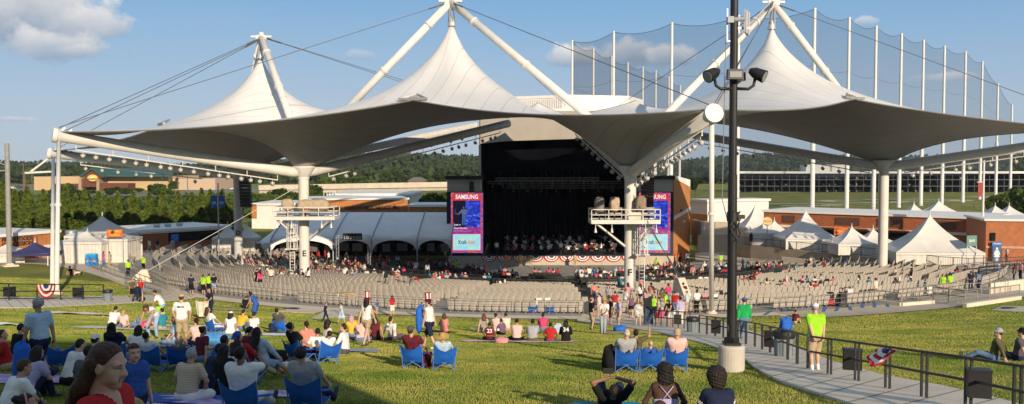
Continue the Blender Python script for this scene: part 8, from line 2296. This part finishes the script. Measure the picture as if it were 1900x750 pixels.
for j, (o, px, kd, sh, li, hc, hat, ri) in enumerate(AUD):
 best = min((q for q in range(len(AUD)) if q != j), key=lambda q: (AUD[q][0].location - o.location).length)
 nb_ = AUD[best]
 base = f'spectator in {col(sh)} top, {hc} hair,' if not hat else f'spectator in {col(sh)} top and {hat} cap'
 lab = f'{base} {zone(px)}, beside {col(nb_[3])}'
 seen[lab] = seen.get(lab, 0) + 1
 tag(o, lab, 'person', 'spectators ' + zone(px) if seen[lab] >= 1 else None)
def stander(px, py, sh, legs, rz, lab, li=None, skin=0, hc='dark', z=None, hat=None, grp=None):
 p = G(px, py) if z is None else np.array(z, float)
 o = far_person(li if li is not None else int(rs.choice([4, 5, 6])), p + [0, 0, .04], math.radians(rz), sh, legs, skin, hc, 1.0, hat); tag(o, lab, 'person', grp); return o
for px, py, sh, rz, lab in [(772, 512, 'white', 20, 'person in white shirt standing in the aisle before the lounge tent'), (793, 516, 'lightblue', 0, 'man in pale blue shirt and white hat standing in the aisle'), (847, 510, 'lime', 30, 'steward in lime vest standing among black chairs'), (572, 532, 'white', -30, 'woman in white standing in the seat rows beside column E'), (503, 532, 'cream', 10, 'man in cream shirt standing in the west seats'), (477, 536, 'black', 60, 'person in black standing beside the pink shirt in west seats'), (483, 539, 'hotpink', 40, 'woman in hot pink in the west seat rows'), (1093, 524, 'white', 0, 'man in white top and red shorts standing among chairs'), (1078, 526, 'lightblue', 20, 'person in pale blue shirt standing among chairs'), (1103, 527, 'blue', -20, 'person in blue and red standing beside the white top'),
       (1150, 548, 'teal', 10, 'man in teal shirt standing by column F'), (1172, 551, 'denim', 0, 'man in slate shirt standing in front of column F'), (1190, 553, 'pink', 0, 'man in pink shirt and khakis standing in the seat rows'), (1217, 505, 'lime', -30, 'steward in lime vest among the chairs past column F'), (1250, 492, 'red', 0, 'woman in red beside the screen edge'), (1262, 490, 'red', 20, 'second woman in red beside the screen edge'), (1276, 492, 'white', 10, 'person in white near the dark screen fence'), (1285, 522, 'pink', -30, 'man in coral pink shirt leaning in the seat rows'), (1337, 497, 'lime', 0, 'steward in lime at the foot of the tan terrace wall'),
       (1378, 509, 'navy', 30, 'person in navy standing at the terrace wall'), (690, 500, 'maroon', 20, 'person in maroon standing before the lounge sign'), (706, 497, 'black', -20, 'man in black standing before the lounge arch')]:
 stander(px, py, sh, 'khaki' if sh in ('pink', 'lime') else 'navy', rz, lab, hat='white' if 'white hat' in lab else None)
BAR = []
for i, (px, sh) in enumerate([(588, 'red'), (600, 'red'), (610, 'white'), (640, 'black'), (660, 'navy'), (704, 'red'), (718, 'red'), (735, 'lightblue'), (792, 'red'), (575, 'maroon'), (680, 'grey')]):
 x = P(px, 312, 107.5)[0]
 stander(0, 0, sh, 'black', rs.uniform(-180, 180), f'{["bar guest", "server"][sh == "red"]} in {sh} standing under the lounge tent, {ORDW[i]} of them', skin=int(rs.choice([0, 1, 2])), z=(x, 107.5 + rs.uniform(-.5, .8), gz(x, 107)), grp='people under the lounge tent')
for i, (px, sh) in enumerate([(290, 'navy'), (318, 'grey'), (275, 'white')]):
 x = P(px, 312, 108)[0]; stander(0, 0, sh, 'khaki', 40 * i, f'person in {sh} before the long brown concession building', z=(x, 108, gz(x, 108)))
for i, (px, sh) in enumerate([(1395, 'navy'), (1462, 'black'), (1545, 'white')]):
 y_ = (118.6, 113.0, 107.5)[i] - .6; x = P(px, 312, y_)[0]; stander(0, 0, sh, 'black', 50 * i, f'person in {sh} standing by the white tents', z=(x, y_, .05))
m = MB().bar((0, 0, 0), (0, 0, 1.05), .03).box((0, .05, 1.15), (.5, .05, .34)).bar((-.25, 0, .02), (.25, 0, .02), .03).bar((0, -.25, .02), (0, .25, .02), .03)
stand0 = None
n_ = 0
for row, (Y, n, z) in enumerate(((117.2, 13, 0), (119.2, 13, 0), (121.4, 13, .35), (123.6, 12, .7))):
 if z: tag(MB().box(((SX0 + SX1) / 2, Y, SF + z / 2 - .0), (15, 1.9, z)).build('orchestra_riser', mat('deck_black2', (.02, .02, .022), .6)), f'black orchestra riser, {ORDW[row - 2]} step up the stage', 'riser')
 for i in range(n):
  if rs.uniform() < .1: continue
  x = SX0 + 2.6 + (SX1 - SX0 - 5) * (i + .5) / n + rs.uniform(-.3, .3);
  sh = ['white', 'white', 'white', 'red', 'black', 'cream'][rs.randint(6)] if row else ['white', 'red', 'hotpink', 'white', 'salmon', 'black'][rs.randint(6)]
  o = far_person(int(rs.choice([7, 0, 7, 3])), (x, Y + rs.uniform(-.3, .3), SF + z), PI + math.atan2(x - 6, Y - 112) * -.6 * -1, sh, 'black', int(rs.choice([0, 0, 1, 2])), ['dark', 'brown', 'grey', 'blond'][rs.randint(4)])
  n_ += 1
  tag(o, f'seated orchestra musician in {sh} on the stage, {ORDW[i]} seat, {ORDW[row]} row', 'person', 'orchestra musicians')
  if i % 2 == 0:
   lb = f'dark music stand on the stage, {ORDW[row]} row, near its {ORDW[i]} seat'
   if stand0 is None: stand0 = local('music_stand', m, DARK_METAL, None); stand0.location = (x, Y - .8, SF + z); tag(stand0, lb, 'music stand', 'music stands')
   else: dup(stand0, (x + .3, Y - .75, SF + z), 0, lb)
c = (X115(1042), 115.9, SF); o = far_person(4, c, .2, 'white', 'black', 0, 'grey'); tag(o, 'conductor in white jacket standing at the stage lip', 'person')
c = (X115(921), 116.5, SF); o = far_person(4, c, PI, 'white', 'black', 1, 'dark'); tag(o, 'performer in white standing alone beside the uncovered screen', 'person')
for px, sh in ((966, 'yellow'), (985, 'khaki'), (938, 'orange'), (1068, 'khaki')):
 x = X115(px, 112); o = far_person(4, (x, 112.4, gz(x, 112.4)), 0, sh, 'khaki', 0, 'brown'); tag(o, f'person in {sh} standing below the stage bunting{" near column F" if px > 1000 else ""}', 'person')
for i, px in enumerate((716, 762)):
 p = G(px, 545); t_ = thing('camera_tripod', f'black video camera on tripod in the seats, {["nearer column E", "nearer the hat wearers"][i]}', 'camera', p + [0, 0, .04])
 for a in (.3, 2.4, 4.5): local('leg', MB().bar((0, 0, 1.3), (.5 * math.cos(a), .5 * math.sin(a), 0), .05), BLACK, t_)
 local('camera_body', MB().box((0, 0, 1.55), (.3, .7, .32)).tube([(0, .3, 1.55), (0, .62, 1.55)], .11, 10).box((0, -.3, 1.8), (.2, .2, .16)), BLACK, t_)
allp_ = [o for o in COL.objects if o.name.split('.')[0] == 'person']
far_ = sorted([o for o in allp_ if o.data in LIB], key=lambda o: -o.location.length)[:max(0, len(allp_) - 296)]
cm, cv, cf, ci, nv = [], [], [], [], 0
for o in far_:
 m_ = np.array(Matrix.LocRotScale(o.location, o.rotation_euler, o.scale))
 me = o.data; v = np.zeros(len(me.vertices) * 3); me.vertices.foreach_get('co', v); v = v.reshape(-1, 3) @ m_[:3, :3].T + m_[:3, 3]
 sm = []
 for sl in o.material_slots:
  if sl.material not in cm: cm.append(sl.material)
  sm.append(cm.index(sl.material))
 cv.append(v); cf += [tuple(i + nv for i in p_.vertices) for p_ in me.polygons]; ci += [sm[p_.material_index] for p_ in me.polygons]; nv += len(v)
 for ch in list(o.children): bpy.data.objects.remove(ch)
 bpy.data.objects.remove(o)
if far_: tag(mkobj('crowd', np.concatenate(cv), cf, cm, smooth=True, mi=ci), kind='stuff')
# ------------------------------------------------------------------ lamp post
lb_ = G(1357, 690)
lp = thing('lamp_post', 'tall black lamp post with four floodlights on a pale concrete base', 'lamp post', lb_)
x0, y0, z0 = lb_
zt = z0 + .72
MB().lathe(lb_, [(.335, -.3), (.335, .66), (.32, .70), (.28, .715)], 28).build('concrete_base', mat('base_concrete', (.50, .46, .40), .9, .08, 3, .3, 40), lp, smooth=False)
MB().box((x0, y0, zt + .03), (.40, .40, .06)).lathe((x0, y0, zt + .06), [(.2, 0), (.2, .12), (.14, .14)], 4).build('base_plate', BLACK, lp)
top = P(1363, -40, y0)
MB().tube([(x0, y0, zt), (top[0], y0, zt + 4.4), (top[0], y0, zt + 4.42), (top[0], y0, top[2])], [.128, .118, .105, .098], 16).build('shaft', BLACK, lp, smooth=False)
hh = P(1357, 330, y0)
MB().box((x0 - .125, y0 - .09, P(1357, 607, y0)[2]), (.03, .1, .16)).lathe((x0, y0, P(1357, 402, y0)[2]), [(.16, -.12), (.16, .12)], 14).build('hand_hole', BLACK, lp)
za = P(1357, 165, y0)[2]
for s in (-1, 1):
 pts = [np.array([x0 + s * a, y0 - .05, za + b]) for a, b in ((.05, 0), (.35, -.01), (.48, .08), (.52, .25))]
 arm = MB().tube(pts, .04, 8).build('arm', BLACK, lp, smooth=True)
 c = np.array([x0 + s * .60, y0 - .1, za + .36]); d = nrmz((s * .75, -.5, -.42))
 b_ = MB().tube([c - d * .26, c - d * .12, c + d * .14, c + d * .17], [.07, .14, .17, .17], 14); b_.build('floodlight_head', BLACK, lp, smooth=False)
 MB().tube([c + d * .171, c + d * .18], [.14, .14], 14).build('lens', LENS, lp)
for dy, dx, sz in ((-.28, -.06, (.40, .2, .26)), (.25, .22, (.24, .2, .22))):
 c = np.array([x0 + dx, y0 + dy, za + .34]); h_ = MB().box(c, sz, taper=.92).build('floodlight_head', BLACK, lp)
 if dy < 0: MB().box(c + [0, -.105, -.01], (.30, .012, .15)).build('lens', LENS, lp)
 MB().bar((x0, y0, za + .1), c - [0, 0, .1], .06).build('bracket', BLACK, lp)
zr = P(1357, 38, y0)[2]
MB().box((x0 - .14, y0 - .08, zr), (.16, .16, .16)).tube([(x0 - .05, y0 - .1, zr), (x0 + .22, y0 - .1, zr + .02)], .06, 10).build('camera_housing', mat('cctv_grey', (.30, .32, .36), .4), lp)
for k in range(3): MB().box((x0 + .24 + k * .055, y0 + (k - 1) * .06, zr - .02 - k * .03), (.045, .12, .58), .3 * (k - 1)).build('antenna_panel', mat('antenna_grey', (.40, .41, .43), .5), lp)
MB().bar((x0, y0, zr - .2), (x0 + .36, y0, zr - .2), .05).bar((x0 - .2, y0 - .02, zr - .55), (x0 - .2, y0 - .02, zr + .3), .03).bar((x0 - .22, y0, zr - .53), (x0, y0, zr - .53), .04).build('mounting_bar', GALV, lp)
MB().tube([(x0 - .2, y0 + .12, zr - .3), (x0 - .25, y0 + .13, zr - 4.6), (x0 - .02, y0 + .13, z0 + 3.6)], .012, 5).build('hanging_cable', GALV, lp)
mb = MB(); rs = np.random.RandomState(3)
for k in range(5):
 pts = [(x0 + .14 * math.sin(q * 1.4 + k * 2) + .02, y0 - .14, P(1357, 392 + q * 14, y0)[2]) for q in range(5)]
 mb.tube(pts, .016, 5)
mb.box((x0 + .18, y0 - .1, P(1357, 402, y0)[2]), (.18, .14, .1)); mb.build('cable_coil', BLACK, lp)
# ------------------------------------------------------------------ black rail down the east walk, boxes, flag
RAILB = mat('rail_black', (.020, .021, .024), .4, .15, 4)
t1, at1, L1 = line_rail([(1297, 620), (1337, 628), (1400, 646), (1446, 664), (1505, 691), (1565, 705), (1625, 720), (1700, 739), (1785, 760), (1900, 792), (1990, 820)], .93, RAILB, 'long black pipe rail down the east walk with paired posts', 2, 1.55, .021, pair=.2)
t2, at2, L2 = line_rail([(1216, 606), (1246, 609), (1280, 613)], .98, RAILB, 'short black pipe rail with bent end beside the grey bin', 2, .9, .024)
def hung_box(px, py, w, h, label, rz=0.0, d_=.22):
 p = G(px, py); t_ = thing('rail_box', label, 'box', p, 0, 'black boxes hung on the rails')
 MB().box(p + [0, -.12, .52], (w, d_, h), rz).build('box_body', mat('box_black', (.014, .014, .016), .55, .15, 3), t_)
 MB().box(p + [0, -.12, .52 + h / 2 + .012], (w + .03, d_ + .03, .02), rz).build('box_lid', BLACK, t_)
hung_box(1577, 706, .42, .46, 'black hung box on the long rail by the folded bunting', -.35); hung_box(1808, 764, .36, .46, 'largest black hung box on the long rail, cut by the picture edge', -.3)
hung_box(1327, 627, .42, .56, 'black hung box on the rail just before the lamp post', -.3); hung_box(1430, 657, .50, .5, 'black hung box on the rail behind the grey bin with blue chair', -.4); hung_box(1256, 609, .40, .5, 'black hung box on the short rail beside the grey bin', -.1)
hung_box(20, 556, .7, .6, 'black hung box on the west rail near the grey pole'); hung_box(147, 556, .7, .6, 'black hung box on the west rail near the grey bin')
# ------------------------------------------------------------------ grey bins
BIN = mat('bin_grey', (.19, .225, .245), .55, .08, 3, spec=.3)
def bin_(pos, label, s=1.0):
 p = G(*pos) if len(pos) == 2 else pos; t_ = thing('trash_bin', label, 'bin', p, 0, 'grey round trash bins')
 t_.scale = (s, s, s)
 m = MB().lathe((0, 0, 0), [(.235, 0), (.25, .04), (.285, .70), (.31, .71), (.31, .75), (.285, .755)], 26)
 for k in range(10): a = 2 * PI * k / 10; m.bar((.262 * math.cos(a), .262 * math.sin(a), .08), (.290 * math.cos(a), .290 * math.sin(a), .64), .04, .02)
 local('bin_body', m, BIN, t_)
 local('bag_liner', MB().lathe((0, 0, .70), [(.318, -.10), (.325, .0), (.30, .09), (.26, .10)], 26), BLACK, t_)
 for sx in (-1, 1): local('handle', MB().box((sx * .315, 0, .6), (.05, .16, .07)), BIN, t_)
bin_((1285, 618), 'grey trash bin at the end of the short rail, beside the lilac shirt', 1.02); bin_((1454, 664), 'grey trash bin with a blue chair bag on top, near the lime polo', 1.08); bin_((200, 560), 'grey trash bin at the end of the west rail', 1.05)
p = G(1454, 664); heap((p[0] + .05, p[1], p[2] + .86), (.36, .3, .45), CH_BLUE, 'blue bag sticking out behind the grey bin', 41)
t_ = thing('dark_stand', 'dark tall equipment stand among the standing group', 'stand', G(1203, 604)); p = G(1203, 604)
MB().box(p + [0, 0, .55], (.55, .45, 1.1), taper=.9).build('stand_base', mat('stand_navy', (.03, .05, .09), .7), t_); MB().box(p + [-.05, 0, 1.35], (.62, .08, .75), .5).build('stand_screen', BLACK, t_)
# ------------------------------------------------------------------ bunting on rails
def rail_bunting(at, s0, s1, z, label, blown):
 a, b = at(s0), at(s1); rows = []
 t_ = thing('rail_bunting', label, 'bunting', (a + b) / 2)
 d = nrmz(b - a); n = nrmz(np.cross(d, (0, 0, 1)))
 m = MB(); nn = 24
 bands = [0, .3, .5, .68, .85, 1.0]; mi = [2, 1, 0, 1, 0]
 for i in range(5):
  pts = []
  for k in range(nn + 1):
   an = PI + PI * k / nn; row = []
   for q in (bands[i], bands[i + 1]):
    u = .5 + .5 * q * math.cos(an); v = -q * math.sin(an)
    p = a + (b - a) * u + np.array([0, 0, z - .52 * (np.linalg.norm(b - a) / 1.0) * v * (1 - .35 * blown)])
    p = p + n * (.06 + blown * (.28 * v * (1 + .5 * math.sin(u * 7)) + .05 * math.sin(u * 19 + v * 6))) + np.array([0, 0, blown * .10 * v * math.sin(u * 9 + 1)])
    row.append(p)
   pts.append(row)
  m.grid(pts, mi[i])
 m.build('bunting_cloth', [B_RED, B_WHITE, B_BLUE], t_, smooth=True)
A = np.array([G(1640, 723)[:2]]); S_ = np.linspace(0, L1, 400); k = int(np.argmin([np.hypot(*(at1(s)[:2] - A[0])) for s in S_]))
rail_bunting(at1, S_[k], S_[k] + .85, .90, 'wind-blown flag bunting tied to the long black rail', 1.0)
pw = [G(66, 559), G(102, 558)]
rail_bunting(lambda s: pw[0] + (pw[1] - pw[0]) * s, 0, 1, 1.08, 'flag bunting hung on the west rail', .1)
# ------------------------------------------------------------------ stroller
p = G(249, 560); t_ = thing('stroller', 'dark stroller beside the boy on the west path', 'stroller', p + [.4, -.2, .05])
local('hood', blob((0, -.1, .85), (.5, .5, .5), 3, .9), cloth('navy'), t_); local('seat', MB().box((0, .05, .5), (.42, .6, .3), taper=.8), cloth('navy'), t_)
for sx in (-.25, .25):
 local('frame', MB().bar((sx, -.45, 1.0), (sx, .4, .15), .03).bar((sx, -.35, .12), (sx, .1, .6), .03), BLACK, t_)
 for sy in (-.35, .4): mb = MB(); disc(mb, (sx, sy, .13), (1, 0, 0), .13, .05, 14); local('wheel', mb, BLACK, t_)
pp((140, 511), 'lie_back', 74, 'person in white lying on the far west lawn below the grey rail', 'white', 'salmon', 0, 'short', 'dark', s=1.0)
pp((132, 511), 'sit_lean_back', -40, 'person in black sitting beside the one lying on the west lawn', 'black', 'darkgrey', 0, 'short', 'dark')
# ------------------------------------------------------------------ grass blades (nobody could count them)
def inside(poly, x, y):
 c = np.zeros(len(x), bool); n = len(poly); j = n - 1
 for i in range(n):
  xi, yi = poly[i]; xj, yj = poly[j]
  c ^= ((yi > y) != (yj > y)) & (x < (xj - xi) * (y - yi) / (yj - yi + 1e-12) + xi); j = i
 return c
def grass_mat():
 m = bpy.data.materials.new('grass_blade'); m.use_nodes = True; t = m.node_tree; b = t.nodes['Principled BSDF']
 b.inputs['Roughness'].default_value = .6; b.inputs['Specular IOR Level'].default_value = .2
 g_ = t.nodes.new('ShaderNodeNewGeometry')
 def ramp(src, p0, c0, p1, c1):
  r = t.nodes.new('ShaderNodeValToRGB'); e = r.color_ramp.elements; e[0].position = p0; e[0].color = (*c0, 1); e[1].position = p1; e[1].color = (*c1, 1); t.links.new(src, r.inputs[0]); return r.outputs[0]
 n = t.nodes.new('ShaderNodeTexNoise'); n.inputs['Scale'].default_value = .30; n.inputs['Detail'].default_value = 6; n.inputs['Roughness'].default_value = .65; t.links.new(g_.outputs['Position'], n.inputs['Vector'])
 c1 = ramp(n.outputs['Fac'], .36, (.140, .222, .028), .70, (.46, .40, .115))
 c2 = ramp(g_.outputs['Random Per Island'], 0, (.92, .92, .9), 1, (1.06, 1.05, 1.03))
 mx = t.nodes.new('ShaderNodeMix'); mx.data_type = 'RGBA'; mx.blend_type = 'MULTIPLY'; mx.inputs[0].default_value = 1
 n3 = t.nodes.new('ShaderNodeTexNoise'); n3.inputs['Scale'].default_value = 1.3; n3.inputs['Detail'].default_value = 5; t.links.new(g_.outputs['Position'], n3.inputs['Vector'])
 m3 = t.nodes.new('ShaderNodeMix'); m3.data_type = 'RGBA'; m3.blend_type = 'MULTIPLY'; m3.inputs[0].default_value = 1; t.links.new(c1, m3.inputs[6]); t.links.new(ramp(n3.outputs['Fac'], .34, (.70, .80, .68), .66, (1.14, 1.08, 1.0)), m3.inputs[7]); c1 = m3.outputs[2]
 t.links.new(c1, mx.inputs[6]); t.links.new(c2, mx.inputs[7]); t.links.new(mx.outputs[2], b.inputs['Base Color'])
 ts = t.nodes.new('ShaderNodeBsdfTranslucent'); t.links.new(mx.outputs[2], ts.inputs[0])
 ms = t.nodes.new('ShaderNodeMixShader'); ms.inputs[0].default_value = .22
 t.links.new(b.outputs[0], ms.inputs[1]); t.links.new(ts.outputs[0], ms.inputs[2]); t.links.new(ms.outputs[0], t.nodes['Material Output'].inputs['Surface'])
 return m
rs = np.random.RandomState(9)
pts, siz = [], []
for d0, d1, dens, w_, h_ in ((3, 9, 900, .007, .040), (9, 16, 620, .010, .040), (16, 28, 360, .015, .034), (28, 45, 170, .024, .036), (45, 80, 66, .040, .040)):
 A = .66 * (d1 ** 2 - d0 ** 2); n = int(A * dens)
 d = np.sqrt(rs.uniform(d0 ** 2, d1 ** 2, n)); x = d * rs.uniform(-.66, .66, n)
 ok = np.ones(n, bool)
 Rr = np.hypot(x - CEN[0], CEN[1] - d); ok &= (Rr > 55.05)
 for pl in PAVED:
  lo, hi = pl.min(0), pl.max(0); m = ok & (x > lo[0]) & (x < hi[0]) & (d > lo[1]) & (d < hi[1])
  idx = np.nonzero(m)[0]
  if len(idx): ok[idx[inside(pl, x[idx], d[idx])]] = False
 x, d = x[ok], d[ok]
 pts.append(np.stack([x, d, g(x, d)], 1)); siz.append(np.tile([w_, h_], (len(x), 1)))
Pn = np.concatenate(pts); Sz = np.concatenate(siz); n = len(Pn)
a = math.atan2(.43, .90) + rs.normal(0, .34, n); w_ = Sz[:, 0] * rs.uniform(.6, 1.4, n); h_ = Sz[:, 1] * rs.uniform(.55, 1.35, n)
ux, uy = np.cos(a) * w_, np.sin(a) * w_; lx, ly = rs.normal(0, .22, n) * h_, rs.normal(0, .22, n) * h_
V = np.stack([Pn + np.stack([-ux, -uy, -0.01 + 0 * ux], 1), Pn + np.stack([ux, uy, -0.01 + 0 * ux], 1), Pn + np.stack([lx + ux * .3, ly + uy * .3, h_], 1)], 1).reshape(-1, 3)
o = bpy.data.objects.new('lawn_grass', fast_mesh('lawn_grass', V, np.arange(3 * n).reshape(-1, 3), grass_mat())); COL.objects.link(o); tag(o, kind='stuff')
# ------------------------------------------------------------------ evening haze over the whole scene
hm = bpy.data.materials.new('haze'); hm.use_nodes = True; t = hm.node_tree; t.nodes.remove(t.nodes['Principled BSDF'])
v = t.nodes.new('ShaderNodeVolumePrincipled'); v.inputs['Color'].default_value = (.80, .88, 1.0, 1); v.inputs['Density'].default_value = .00007; v.inputs['Anisotropy'].default_value = 0
t.links.new(v.outputs[0], t.nodes['Material Output'].inputs['Volume'])
tag(MB().box((0, 1570, 31), (5400, 3500, 72)).build('haze', hm), kind='stuff')
sc.cycles.volume_bounces = 0
